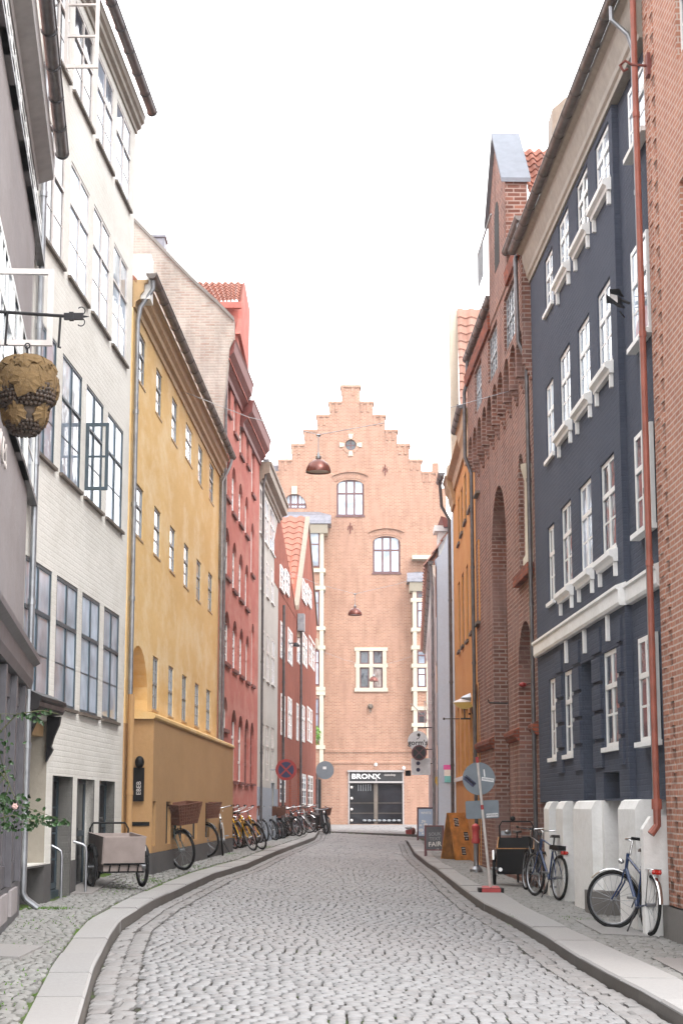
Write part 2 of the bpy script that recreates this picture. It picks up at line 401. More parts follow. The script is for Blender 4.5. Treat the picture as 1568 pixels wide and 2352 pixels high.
WL = sorted([(P2(300 - 1.221*s, s)[1], P2(300 - 1.221*s, s)[0]) for s in (330, 212)] +
            [(P2(940 - 4.43*s, s)[1], P2(940 - 4.43*s, s)[0]) for s in (207, 149)] +
            [(P2(x, s)[1], P2(x, s)[0]) for x, s in ((497, 96.3), (590, 77.3), (636, 67), (725, 47.6))])
WR = sorted([(P2(x, s)[1], P2(x, s)[0]) for x, s in ((1660, 231), (1529, 199), (1240, 132), (1100, 98.5), (1047, 79), (985, 52), (985, 40))])
def wl(Y): return lerp_tab(WL, Y)
def wr(Y): return lerp_tab(WR, Y)
ZL = -1.12
def zg(X, Y):
    zr = zroad(Y); ti = tilt(X, Y)
    if Y < YEND_L and X < klo(Y):
        a, b = klo(Y), wl(Y); zk = zr + .12 + tilt(a - .4, Y); zw = lerp_tab(ZW, Y) if Y < 60 else -1.06 + (zk + 1.06) * min(1, (Y - 60) / 14)
        t = min(1, max(0, (a - .4 - X) / max(.3, a - .4 - b)))
        return (zr + .12 + ti) if X > a - .4 else zk * (1 - t) + zw * t
    if Y < YEND_R and X > kro(Y): return zr + .12 + ti
    return zr + ti
def on_ground(x, y):
    """world point where the line of sight through photo pixel x, y meets the ground"""
    d = ray(x, y); t = 10.0
    for _ in range(60):
        p = d * (t / d.y); z = zg(p.x, p.y); t2 = z / d.z * d.y; t = .5 * t + .5 * t2
    p = d * (t / d.y); return Vector((p.x, p.y, zg(p.x, p.y)))

def sheet(name, mat, fx0, fx1, y0, y1, dz, step=1.0, nx=6):
    m = MB(); n = int((y1 - y0) / step) + 1
    for j in range(n + 1):
        Y = y0 + (y1 - y0) * j / n; a, b = fx0(Y), fx1(Y)
        for i in range(nx + 1):
            X = a + (b - a) * i / nx; m.v.append((X, Y, zg(X + (1e-3 if i == 0 else -1e-3 if i == nx else 0), Y) + dz))
    for j in range(n):
        for i in range(nx):
            k = j * (nx + 1) + i; m.f.append((k, k+1, k+nx+2, k+nx+1))
    o = m.build(name, mat, recalc=False); tag(o, kind='structure'); return o
# the wide ground under everything, reaching far beyond the street
g = MB()
g.quad((-150, -30, -2.3), (150, -30, -2.3), (150, 260, -2.3), (-150, 260, -2.3))
tag(g.build('ground', M['joint'], recalc=False), kind='structure')

def setts(mb, Xs, Xe, Y0, Y1, wmean, dmean, zf, gx=None, dz=0, bow=0.0, gap=.008, seed=1, inset=.018, tilt=.004, wj=.3, h=.035):
    """rows of individual stones with rounded edges between two edge lines"""
    rnd = random.Random(seed); Y = Y0
    while Y < Y1:
        d = dmean * rnd.uniform(.86, 1.14)
        a, b = Xs(Y), Xe(Y); x = a - rnd.uniform(0, wmean)
        while x < b:
            w_ = wmean * rnd.uniform(1 - wj, 1 + wj)
            gq = gx or gap; x0, x1 = max(a, x) + gq * .5, min(b, x + w_) - gq * .5; x += w_
            if x1 - x0 < .035: continue
            jy = rnd.uniform(-.004, .004); sk = rnd.uniform(-.003, .003)
            B0, B1 = bow * math.sin(x0 * 1.1 + Y * .13), bow * math.sin(x1 * 1.1 + Y * .13); sk += B1 - B0; yy0 = Y + gap * .5 + jy + B0; yy1 = yy0 + d - gap + rnd.uniform(-.006, .002)
            xm, ym = (x0 + x1) / 2, (yy0 + yy1) / 2; z = zf(xm, ym) + dz + rnd.uniform(-.003, .003)
            tx, ty = rnd.uniform(-tilt, tilt), rnd.uniform(-tilt, tilt)
            iw = min(inset, (x1 - x0) * .25); idp = min(inset * 1.7, (yy1 - yy0) * .25); k = len(mb.v); c = .010
            base = [(x0, yy0), (x1, yy0 + sk), (x1, yy1 + sk), (x0, yy1)]
            for (q, r) in base: mb.v.append((q, r, z - h))
            for (q, r) in base: mb.v.append((q, r, z - c + (tx if q > xm else -tx) + (ty if r > ym else -ty)))
            for (q, r) in base:
                q2 = q + (iw if q < xm else -iw); r2 = r + (idp if r < (yy0 + yy1) / 2 + (sk if q > xm else 0) else -idp)
                mb.v.append((q2, r2, z + (tx if q > xm else -tx) + (ty if r > ym else -ty)))
            for i in range(4):
                j = (i + 1) % 4
                mb.f.append((k+i, k+j, k+4+j, k+4+i)); mb.f.append((k+4+i, k+4+j, k+8+j, k+8+i))
            mb.f.append((k+8, k+9, k+10, k+11))
        Y += d
def lane(fx, o0, o1):
    return (lambda Y: fx(Y) + o0), (lambda Y: fx(Y) + o1)
# road bed and road stones
sheet('road', M['joint'], lambda Y: klo(Y) + .002, lambda Y: kro(Y) - .002, 6, 64, -.034)
sheet('road', M['joint'], lambda Y: klo(Y) + .002 if Y < 76 else -30, lambda Y: 30, 64, 110, -.03, nx=10)
m = MB()
setts(m, lambda Y: klo(Y) + .33, lambda Y: kro(Y) - .33, 10.2, 46, .115, .172, zg, bow=.04, seed=3, gap=.018, inset=.012, gx=.020, tilt=.002, wj=.2)
setts(m, lambda Y: klo(Y) + .33, lambda Y: kro(Y) - .33 if Y < 63 else 3.2, 46, 76, .19, .30, zg, bow=.05, seed=4)
setts(m, lambda Y: -6, lambda Y: 7, 76, 100.6, .24, .42, zg, bow=.03, seed=5)
tag(m.build('road_setts', M['cobble'], recalc=False, smooth=50), kind='structure')
m = MB()       # the straight courses beside the kerbs
for q, (a, b) in enumerate(((.01, .165), (.17, .325))):
    setts(m, lambda Y: klo(Y) + a, lambda Y: klo(Y) + b, 10.2, 75, .3, .24, zg, seed=10 + q, wj=.01)
    setts(m, lambda Y: kro(Y) - b, lambda Y: kro(Y) - a, 10.2, 63.5, .3, .24, zg, seed=14 + q, wj=.01)
tag(m.build('gutter_setts', M['gutter_cobble'], recalc=False, smooth=50), kind='structure')
# kerbs: long granite blocks with open joints
def kerb(fo, fi, y0, y1, seed):
    rnd = random.Random(seed); m = MB(); Y = y0
    while Y < y1:
        L = rnd.uniform(1.5, 2.3) if Y > 14 else rnd.uniform(1.3, 1.7); e = min(Y + L, y1) - .012
        A = []; dz = rnd.uniform(-.008, .008); n = 4
        for i in range(n + 1):
            yy = Y + (e - Y) * i / n; xo, xi = fo(yy), fi(yy); zz = zroad(yy) + .12 + dz + tilt(xo, yy); sg = 1 if xi < xo else -1
            A.append([(xo, yy, zz - .25), (xo, yy, zz - .018), (xo - sg * .018, yy, zz), (xi, yy, zz - .002), (xi, yy, zz - .25)])
        b = len(m.v)
        for r in A: m.v += r
        for i in range(n):
            for k in range(4): m.f.append((b+i*5+k, b+i*5+k+1, b+(i+1)*5+k+1, b+(i+1)*5+k))
        m.f.append(tuple(b+k for k in range(5))); m.f.append(tuple(b+n*5+k for k in range(4, -1, -1)))
        Y += L
    tag(m.build('kerb', M['kerb'], smooth=40), kind='structure')
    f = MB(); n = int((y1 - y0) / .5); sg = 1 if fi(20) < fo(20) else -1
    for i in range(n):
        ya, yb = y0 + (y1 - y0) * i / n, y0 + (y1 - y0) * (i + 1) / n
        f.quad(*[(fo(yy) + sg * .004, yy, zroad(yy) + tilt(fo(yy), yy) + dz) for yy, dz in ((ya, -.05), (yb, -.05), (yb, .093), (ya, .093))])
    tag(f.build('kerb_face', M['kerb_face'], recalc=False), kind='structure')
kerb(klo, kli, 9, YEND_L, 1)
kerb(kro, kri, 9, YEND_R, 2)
# pavements
sheet('pavement', M['joint_moss'], lambda Y: wl(Y) - 1.0, lambda Y: kli(Y) + .02, 8, YEND_L, -.028)
sheet('pavement', M['joint_moss'], lambda Y: kri(Y) - .02, lambda Y: wr(Y) + 1.0, 8, YEND_R, -.028)
m = MB()
setts(m, lambda Y: max(wl(Y) + .02, -6), lambda Y: kli(Y) - .012, 9.6, YEND_L, .085, .125, zg, gap=.016, seed=21, tilt=.005, inset=.018)
tag(m.build('pavement_setts', M['pave_cobble'], recalc=False, smooth=50), kind='structure')
m = MB()
setts(m, lambda Y: kri(Y) + .012, lambda Y: wr(Y) + .3, 9.6, YEND_R, .105, .14, zg, gap=.012, seed=22, tilt=.005, inset=.018)
tag(m.build('pavement_setts', M['pave_cobble'], recalc=False, smooth=50), kind='structure')
# a few flush slabs let into the pavements
m = MB()
for (x, y, w_, d) in ((1440, 2063, .8, 1.6),):
    pass
for (X0, X1, Y0, Y1) in ((-3.1, -2.55, 14.2, 15.3), (2.95, 3.5, 20.3, 22.6), (3.0, 3.55, 14.5, 17.4), (-3.7, -3.25, 23.2, 25.6)):
    z = [zg(a, b) + .012 for a, b in ((X0, Y0), (X1, Y0), (X1, Y1), (X0, Y1))]
    A = [(X0, Y0, z[0]), (X1, Y0, z[1]), (X1, Y1, z[2]), (X0, Y1, z[3])]; B = [(a, b, c - .05) for a, b, c in A]
    m.extr(A, B)
tag(m.build('paving_slabs', M['slab']), kind='structure')
# grass tufts on the pavement
m = MB(); rnd = random.Random(5)
for (x, y, rx, ry, n) in ((112, 2086, .30, .22, 420), (520, 1960, .3, 1.2, 300), (440, 1988, .25, .8, 220), (350, 2022, .2, .6, 200), (612, 1946, .25, 1.3, 260), (1205, 2105, .2, .3, 60),
                          (1365, 2090, .12, .15, 60), (70, 2250, .5, 1.4, 60), (100, 2180, .5, 1.4, 60), (40, 2120, .4, 1.2, 50), (150, 2120, .3, 1.4, 50), (20, 2290, .3, 1.2, 50), (275, 2040, .3, 1.5, 120), (1330, 2110, .3, .6, 50)):
    c = on_ground(x, y)
    for _ in range(n):
        X = c.x + rnd.gauss(0, rx * .5); Y = c.y + rnd.gauss(0, ry * .5); h = rnd.uniform(.006, .026); a = rnd.uniform(0, 6.28)
        if X > kli(Y) - .01 and X < 0: continue
        z = zg(X, Y) - .005; dx, dy = math.cos(a) * .008, math.sin(a) * .008; lx, ly = rnd.uniform(-.02, .02), rnd.uniform(-.02, .02)
        m.add([(X - dx, Y - dy, z), (X + dx, Y + dy, z), (X + lx, Y + ly, z + h)], [(0, 1, 2)])
tag(m.build('grass', M['grass'], recalc=False), 'green grass and moss growing between the pavement stones', 'grass', kind='stuff')
# ------------------------------------------------------------------ building kit
GR = random.Random(11)
M['glass_sky'] = glass('window_glass_sky_tint_and_curtains', (.26, .31, .37), .05)  # pale base colour stands in for reflected sky, and for curtains in the white house
M['glass_curtain'] = glass('window_glass_before_curtains', (.16, .13, .12), .09)
class Bld:
    """a street front standing on a plan line; local x runs along the front, z up; o = outwards from the front"""
    def __init__(s, name, label, xa, sa, xb, sb, side, cat='building', group=None):
        s.A = Vector((*P2(xa, sa), 0)); s.B = Vector((*P2(xb, sb), 0))
        s.d = (s.B - s.A).normalized(); s.L = (s.B - s.A).length; s.side = side
        s.sg = 1 if side == 'R' else -1
        rz = math.atan2(s.d.y, s.d.x)
        s.root = empty(name, s.A, rz, label, cat, group)
        ly = Vector((-s.d.y, s.d.x, 0)); s.n = ly * s.sg      # outward
        s.holes = []
    def uz(s, x, y, o=0.0):
        d = ray(x, y); A = s.A + s.n * o; t = A.dot(s.n) / d.dot(s.n); p = d * t
        return (p - A).dot(s.d), p.z
    def oz(s, x, y, u):
        """how far out and how high the line of sight passes at the cross plane u"""
        d = ray(x, y); t = (u + s.A.dot(s.d)) / d.dot(s.d); p = d * t
        return (p - s.A).dot(s.n), p.z
    def P(s, u, o, z): return (u, s.sg * o, z)
    def hole(s, ref, xl, yt, xr, yb, bs='R', arch=0, d=.10, dz=0, o=0):
        """opening from photo corners: left edge x + its top y, right edge x, bottom y read at side bs"""
        a, b = px(ref, xl, yt), None; ul, zt = s.uz(*a, o)
        X2, Y2 = px(ref, xr, yb); X1, _ = a
        if bs == 'R':
            ur, zb = s.uz(X2, Y2, o)
        else:
            ur, _ = s.uz(X2, (a[1] + Y2) / 2, o); _, zb = s.uz(X1, Y2, o)
        if ul > ur: ul, ur = ur, ul
        return s.hole_uz(ul, ur, zb, zt, arch, d)
    def hole_uz(s, u0, u1, z0, z1, arch=0, d=.10):
        h = dict(u0=u0, u1=u1, z0=z0, z1=z1, arch=arch, d=d); s.holes.append(h); return h
    def wall(s, mat, u0, u1, z0, z1, holes=None, o=0, keep=None, extra_u=(), extra_z=(), name='wall', back=5.0, sides=True, reveal_mat=None):
        holes = s.holes if holes is None else holes
        holes = [h for h in holes if h['u1'] > u0 and h['u0'] < u1 and h['z1'] > z0 and h['z0'] < z1]
        us = sorted(set([u0, u1] + [min(max(h[k], u0), u1) for h in holes for k in ('u0', 'u1')] + list(extra_u)))
        zs = sorted(set([z0, z1] + [min(max(h[k], z0), z1) for h in holes for k in ('z0', 'z1')] + list(extra_z)))
        m = MB(); P = s.P
        for i in range(len(us) - 1):
            for j in range(len(zs) - 1):
                a, b, c, e = us[i], us[i+1], zs[j], zs[j+1]
                if b - a < 1e-5 or e - c < 1e-5: continue
                uc, zc = (a + b) / 2, (c + e) / 2
                if keep and not keep(uc, zc): continue
                if any(h['u0'] < uc < h['u1'] and h['z0'] < zc < h['z1'] for h in holes): continue
                m.quad(P(a, o, c), P(b, o, c), P(b, o, e), P(a, o, e))
        for h in holes:
            a, b, c, e, d, r = h['u0'], h['u1'], h['z0'], h['z1'], h['d'], h['arch']
            m.quad(P(a, o, c), P(b, o, c), P(b, o - d, c), P(a, o - d, c))
            if r <= 0:
                m.quad(P(a, o, e), P(b, o, e), P(b, o - d, e), P(a, o - d, e))
                m.quad(P(a, o, c), P(a, o, e), P(a, o - d, e), P(a, o - d, c)); m.quad(P(b, o, c), P(b, o, e), P(b, o - d, e), P(b, o - d, c))
            else:
                zsq = e - r; n = 12; uc, hw = (a + b) / 2, (b - a) / 2
                pts = [(uc - hw * math.cos(math.pi * k / n), zsq + r * math.sin(math.pi * k / n)) for k in range(n + 1)]
                m.quad(P(a, o, c), P(a, o, zsq), P(a, o - d, zsq), P(a, o - d, c)); m.quad(P(b, o, c), P(b, o, zsq), P(b, o - d, zsq), P(b, o - d, c))
                for (p, q), (p2, q2) in zip(pts, pts[1:]):
                    m.quad(P(p, o, q), P(p2, o, q2), P(p2, o - d, q2), P(p, o - d, q))
                    cu = a if p2 <= uc + 1e-6 else b
                    m.add([P(cu, o, e), P(p, o, q), P(p2, o, q2)], [(0, 1, 2)])
        if sides:
            m.quad(P(u0, o, z0), P(u0, o, z1), P(u0, -back, z1), P(u0, -back, z0)); m.quad(P(u1, o, z0), P(u1, o, z1), P(u1, -back, z1), P(u1, -back, z0))
            m.quad(P(u0, -back, z0), P(u1, -back, z0), P(u1, -back, z1), P(u0, -back, z1))
        return m.build(name, mat, s.root, recalc=False)
    def fill(s, h, mat, name='recess', dd=0, o=0):
        m = MB(); d = h['d'] - dd; P = s.P
        m.quad(P(h['u0'], o - d, h['z0']), P(h['u1'], o - d, h['z0']), P(h['u1'], o - d, h['z1']), P(h['u0'], o - d, h['z1']))
        return m.build(name, mat, s.root, recalc=False)
    def bx(s, m, u0, u1, o0, o1, z0, z1): return m.box(u0, u1, s.sg * o0, s.sg * o1, z0, z1)
    def window(s, h, frame, pane, nm=2, trans=(.66,), bars=1, fw=.055, mw=.07, bw=.022, proud=.0, o=0, sill=None, sill_o=.07, sill_h=.06, top_arc=0, name='window', label=None, side_bars=False):
        """casement window: outer frame, mullions, transoms and thin glazing bars, with its glass and sill"""
        m = MB(); a, b, c, e = h['u0'] + .004, h['u1'] - .004, h['z0'] + .004, h['z1'] - .004; d = o - h['d']; f = d + .05 + proud
        B = lambda u0, u1, o0, o1, z0, z1: s.bx(m, u0, u1, o0, o1, z0, z1)
        B(a, a + fw, d, f, c, e); B(b - fw, b, d, f, c, e); B(a + fw, b - fw, d, f - .002, c, c + fw); B(a + fw, b - fw, d, f - .002, e - fw, e)
        W = (b - a - 2 * fw)
        tz = [c + (e - c) * t for t in trans]
        for z in tz: B(a + fw, b - fw, d, f + .006, z - mw / 2, z + mw / 2)
        zz = [c + fw] + [z for z in tz] + [e - fw]
        for i in range(1, nm):
            u = a + fw + W * i / nm; B(u - mw / 2, u + mw / 2, d, f + .003, c + fw, e - fw)
        for i in range(nm):
            u0, u1 = a + fw + W * i / nm, a + fw + W * (i + 1) / nm
            if side_bars: B((u0 + u1) / 2 - bw / 2, (u0 + u1) / 2 + bw / 2, d, f - .012, c + fw, e - fw)
            for z0, z1 in zip(zz, zz[1:]):
                nb = bars if (z1 - z0) > (e - c) * .4 else (bars - 1 if len(zz) > 2 else bars)
                for k in range(1, nb + 1):
                    z = z0 + (z1 - z0) * k / (nb + 1); B(u0 + .01, u1 - .01, d, f - .010, z - bw / 2, z + bw / 2)
        if pane is M['glass'] or pane is M['glass_pale']: pane = GR.choice([M['glass'], M['glass_pale'], M['glass_pale'], M['glass_sky']] if pane is M['glass_pale'] else [M['glass'], M['glass'], M['glass_pale'], M['glass_curtain']])
        w_ = m.build(name, frame, s.root, recalc=True)
        if label: w_['label'] = label
        pd = f - .016; g = MB(); g.quad(s.P(a, pd, c), s.P(b, pd, c), s.P(b, pd, e), s.P(a, pd, e)); g.build('pane', pane, w_, recalc=False)
        if sill:
            q = MB(); s.bx(q, h['u0'] - .05, h['u1'] + .05, o - h['d'] + .002, o + sill_o, h['z0'] - sill_h, h['z0'] + .004); q.build('sill', sill, w_)
        return w_
    def strip(s, name, mat, prof, u0, u1, parent=None, smooth=0):
        A = [s.P(u0, o, z) for o, z in prof]; B = [s.P(u1, o, z) for o, z in prof]
        return MB().extr(A, B).build(name, mat, parent or s.root, smooth=smooth)
    def gutter(s, u0, u1, o, z0, z1=None, r=.085, mat='dark_zinc', rings=.75):
        z1 = z0 if z1 is None else z1
        m = MB(); n = max(2, int((u1 - u0) / rings)); pts = [s.P(u0 + (u1 - u0) * i / n, o, z0 + (z1 - z0) * i / n) for i in range(n + 1)]
        # half-round trough, built as a thick U profile
        pr = [(math.cos(t), math.sin(t)) for t in [math.pi + math.pi * k / 8 for k in range(9)]]
        prof = [(o + r * a, r * b) for a, b in pr] + [(o + (r - .012) * a, (r - .012) * b) for a, b in reversed(pr)]
        A = [s.P(u0, a, z0 + b) for a, b in prof]; B = [s.P(u1, a, z1 + b) for a, b in prof]; m.extr(A, B)
        for p in pts:
            arc = [(p[0], p[1] + s.sg * (r + .004) * a, p[2] + (r + .004) * b) for a, b in pr]; m.tube(arc, .012, 5)
        m.tube([s.P(u0, o + r, z0 + .002), s.P(u1, o + r, z1 + .002)], .013, 6)
        for u, z in ((u0, z0), (u1, z1)): m.poly([s.P(u, o + r * a, z + r * b) for a, b in pr])
        return m.build('gutter', M[mat], s.root, smooth=35)
    def pipe(s, pts, r=.045, mat='zinc', step=1.9, name='downpipe'):
        m = MB(); Q = [s.P(*p) for p in pts]; m.tube(Q, r, 10)
        for a, b in zip(Q, Q[1:]):
            A, B_ = Vector(a), Vector(b); L = (B_ - A).length
            if L > 1.5:
                k = int(L / step)
                for i in range(1, k + 1):
                    c = A.lerp(B_, i / (k + 1)); t = (B_ - A).normalized() * .035; m.tube([c - t, c + t], r + .009, 10)
        return m.build(name, M[mat], s.root, smooth=35)
    def cornice(s, u0, u1, z, prof, mat, name='cornice'):
        return s.strip(name, M[mat], [(o, z + dz) for o, dz in prof], u0, u1, smooth=0)
    def roof(s, u0, u1, z, o=.05, run=4.2, rise=4.4, mat='tile', th=.08):
        P = s.P; m = MB()
        A = [P(u0, o, z), P(u0, -run, z + rise), P(u0, -2*run, z), P(u0, -2*run, z - th), P(u0, -run, z + rise - th), P(u0, o, z - th)]
        B = [P(u1, *q) for q in ((o, z), (-run, z + rise), (-2*run, z), (-2*run, z - th), (-run, z + rise - th), (o, z - th))]
        m.extr(A, B); return m.build('roof', M[mat], s.root)
CORN = [(-.02, -.62), (.05, -.62), (.06, -.54), (.13, -.50), (.14, -.40), (.30, -.34), (.31, -.10), (.36, -.08), (.37, .0), (-.02, .0)]
def pan_tiles(P00, P10, P01, P11, nu, nv, name, mat, parent, amp=.03, sub=6):
    """S-shaped clay tiles in overlapping courses over the quad P00 P10 P01 P11 (u across, v up the slope)"""
    m = MB(); P00, P10, P01, P11 = map(Vector, (P00, P10, P01, P11))
    nrm = (P10 - P00).cross(P01 - P00).normalized()
    if nrm.z < 0: nrm = -nrm
    for j in range(nv):
        v0, v1 = j / nv, (j + 1.12) / nv
        for i in range(nu):
            row = []
            for k in range(sub + 1):
                u = (i + k / sub) / nu; h = amp * math.sin(2 * math.pi * k / sub)
                a = P00.lerp(P10, u).lerp(P01.lerp(P11, u), min(v0, 1.0)) + nrm * (h + .045); b = P00.lerp(P10, u).lerp(P01.lerp(P11, u), min(v1, 1.03)) + nrm * (h + .005)
                row.append((a, b))
            b0 = len(m.v)
            for a, b in row: m.v += [tuple(a), tuple(b), tuple(a - nrm * .03)]
            for k in range(sub):
                q = b0 + 3 * k; m.f.append((q, q + 3, q + 4, q + 1)); m.f.append((q, q + 3, q + 5, q + 2))
    return m.build(name, mat, parent, recalc=False, smooth=50)

# ================================================================== left side
def left_buildings():
    global L0, L1, L2, L3, L4, L5
    # ---- mauve-grey house nearest on the left
    b = L0 = Bld('shop_house', 'mauve grey plastered house with a dark shop front, nearest on the left edge', 300 - 1.221*390, 390, 300 - 1.221*212, 212, 'L')
    go, gz_ = b.oz(143, 355, b.L - .02); E = gz_ - .06; H = []
    r1 = [b.hole('L1', xl, 0, xr, yb, d=.03) for xl, xr, yb in ((5, 83, 680), (80, 150, 1070), (150, 203, 1380), (207, 253, 1640))]
    z3 = sum(h['z0'] for h in r1[1:]) / 3
    for h in r1: h['z1'] = E - .42; h['z0'] = h['z0'] * 0 + z3
    # earlier bays nearer the camera repeat the rhythm
    w0 = r1[1]['u0'] - r1[0]['u0']
    for k in (1, 2, 3, 4, 5): r1.append(b.hole_uz(r1[0]['u0'] - w0 * k, r1[0]['u1'] - w0 * k, r1[0]['z0'], r1[0]['z1'], 0, .03))
    r2 = []
    z2t = b.uz(54, 749)[1]; z2b = b.uz(58, 1101)[1]
    for h in list(r1): r2.append(b.hole_uz(h['u0'], h['u1'], z2b, z2t, 0, .03))
    for h in r1 + r2: b.window(h, M['white_paint'], M['glass_pale'], trans=(.62,), bars=1, sill=M['dark_zinc'], sill_o=.06, sill_h=.05, proud=-.005)
    shop = []
    for u0, u1 in ((-2.7, -1.55), (-1.25, -.1), (0.2, 1.35), (1.65, 2.8), (3.1, 4.25), (4.55, 5.7), (6.0, 7.15)):
        u0, u1 = u0 + b.L - 7.9, u1 + b.L - 7.9
        shop.append(b.hole_uz(u0, u1, -.55, 1.05, 0, .16))
    for h in shop: b.window(h, M['shop_paint'], M['glass_dark'], nm=2, trans=(.75,), bars=0, name='shop_window')
    b.wall(M['grey_plaster'], 0, b.L, 1.35, E, o=0)
    b.wall(M['shop_paint'], 0, b.L, -.75, 1.35, o=.03, name='shop_front')
    b.wall(M['shop_paint'], 0, b.L, -2.2, -.75, o=.05, name='plinth')
    b.strip('fascia', M['shop_paint'], [(.0, 1.28), (.10, 1.28), (.13, 1.36), (.13, 1.52), (.20, 1.56), (.20, 1.62), (.0, 1.66)], 0, b.L)
    for h in shop:
        m = MB(); b.bx(m, h['u1'] + .06, h['u1'] + .24, .03, .09, -.75, 1.27); m.build('pilaster', M['shop_paint'], b.root)
        m = MB(); b.bx(m, h['u0'] + .1, h['u1'] - .1, .05, .08, -1.05, -.8); m.build('panel', M['grey_plaster'], b.root)
    b.cornice(0, b.L + .05, E, [(-.02, -.36), (.02, -.36), (.03, -.28), (go - .09, -.22), (go - .08, 0), (-.02, 0)], 'grey_trim')
    b.gutter(-.2, b.L - .02, go, E + .08, r=.07, mat='dark_zinc')
    b.roof(0, b.L, E + .02)
    # painted letters on the plaster at the frame edge
    ul_, zl_ = b.uz(11, 1052)
    for k, ch in enumerate('ULKES'):
        mt = Matrix.Translation(Vector(b.P(ul_ - .30 * (4 - k), .012, zl_))) @ Matrix.Rotation(R(90), 4, 'X')
        text_into('lettering', ch, .34, M['lampwhite'], b.root, mt, .006)
    # open casement of the second floor, seen face on
    h = r2[0]
    # ---- white house
    b = L1 = Bld('white_house', 'off white brick rendered house with dark slate blue windows beside the yellow house', 940 - 4.43*207, 207, 940 - 4.43*149, 149, 'L')
    go, gz_ = b.oz(349, 258, b.L); E = gz_ - .08
    r4 = [b.hole('L2', 165, 1365, 312, 2178 + 122), b.hole('L2', 366, 1490, 480, 2178 + 182), b.hole('L2', 528, 1598, 624, 2178 + 222), b.hole('L2', 667, 1685, 750, 2178 + 258)]
    r3 = [b.hole('L1', 238, 2005, 345, 2178 + 812), b.hole('L2', 405, 75, 510, 962), b.hole('L2', 556, 268, 648, 1100), b.hole('L2', 692, 448, 776, 1215)]
    r2 = [b.hole('L1', 290, 720, 402, 1715), b.hole('L1', 458, 1022, 558, 1950), b.hole('L1', 603, 1298, 692, 2152), b.hole('L1', 730, 1545, 805, 2336)]
    r1 = [b.hole('L1', 330, -330, 440, 525), b.hole('L1', 485, 5, 588, 835), b.hole('L1', 630, 335, 716, 1105), b.hole('L1', 750, 625, 828, 1343)]
    for row in (r1, r2, r3, r4):
        za = sum(h['z1'] for h in row[1:]) / 3; zb = sum(h['z0'] for h in row[1:]) / 3
        for h in row: h['z1'] = h['z1'] * .4 + za * .6; h['z0'] = h['z0'] * .4 + zb * .6; h['d'] = .055
        for h in row:
            b.window(h, M['slate_paint'] if row in (r3, r4) else M['lampwhite'], M['glass_pale'] if row is not r4 else M['glass_sky'], trans=(.64,), bars=1, fw=.032 if row is not r4 else .045, mw=.034 if row is not r4 else .05, bw=.014, sill=M['sill'], sill_o=.045, sill_h=.036, proud=.0)
    # basement doors and glazed openings
    d1 = b.hole('L3', 338, 592, 442, 1380, bs='L', d=.22); d1['z0'] = -2.0; d1['u1'] += .1
    d2 = b.hole('L3', 495, 612, 592, 1290, bs='L', d=.16); d2['z0'] = -1.9
    d3 = b.hole('L3', 636, 624, 722, 1290, bs='L', d=.16); d3['z0'] = -1.6
    pt = b.hole('L3', 150, 290, 296, 1150, d=.0, bs='L'); pt['z0'] = -.66; pt['d'] = .9; pt['z1'] = 1.05; 
    pc = b.hole_uz(pt['u0'], pt['u1'] - .04, -2.0, -.70, 0, .8)
    b.fill(pc, M['dark'], 'cellar_opening')
    b.window(d1, M['slate_paint'], M['glass_dark'], nm=2, trans=(.42,), bars=3, name='door', label='dark blue basement door with glazed upper half', sill=None)
    q = MB(); b.bx(q, d1['u0'] + .03, d1['u1'] - .03, -.2, -.13, d1['z0'], d1['z0'] + .95); q.build('door_panel', M['slate_paint'], b.root)
    b.window(d2, M['slate_paint'], M['glass_dark'], nm=2, trans=(.35, .68), bars=1)
    b.window(d3, M['slate_paint'], M['glass_dark'], nm=2, trans=(.35, .68), bars=1)
    b.fill(pt, M['dark'], 'porch_recess', 0)
    q = MB(); b.bx(q, pt['u0'], pt['u1'], -.9, -.84, pt['z0'], .85); q.build('door', M['shop_paint'], b.root)
    q = MB(); b.bx(q, pt['u0'] + .02, pt['u1'] - .02, -.75, -.05, .86, 1.05); q.build('porch_lintel', M['ochre_trim'], b.root)
    b.wall(M['white_plaster'], 0, b.L, -.68, E)
    q = MB(); q.quad(b.P(pt['u1'] - .004, -.004, pt['z0']), b.P(pt['u1'] - .004, -.004, 1.04), b.P(pt['u1'] - .004, -.9, 1.04), b.P(pt['u1'] - .004, -.9, pt['z0'])); q.build('porch_lining', M['beige_lining'], b.root, recalc=False)
    hs = [h for h in b.holes]
    b.wall(M['dark_stone'], 0, b.L, -2.4, -.68, o=.012, name='plinth')
    b.cornice(-.1, b.L, E, [(-.02, -.30), (.03, -.30), (.04, -.24), (.09, -.21), (.10, -.15), (go - .12, -.12), (go - .10, 0), (-.02, 0)], 'cream_trim')
    b.gutter(-.3, b.L + .02, go, E + .10, r=.075, mat='dark_zinc')
    b.roof(0, b.L, E + .02)
    up_ = b.uz(52, 1700)[0]; b.pipe([(up_, go, E + .05), (up_, .12, E - .4), (up_, .06, E - .6), (up_, .06, -.95), (up_ + .02, .09, -1.02), (up_ + .05, .22, -1.12)], .038, 'zinc')
    # door hood on scrolled brackets
    u0, u1 = pt['u0'] - .05, pt['u1'] + .03; hz = 1.10
    hood = b.strip('door_hood', M['iron'], [(.02, hz + .0), (.17, hz + .02), (.185, hz + .05), (.185, hz + .11), (.215, hz + .13), (.215, hz + .17), (.02, hz + .26)], u0, u1)
    b.strip('hood_edge', M['dark_zinc'], [(.187, hz + .055), (.195, hz + .055), (.195, hz + .105), (.187, hz + .105)], u0, u1, hood)
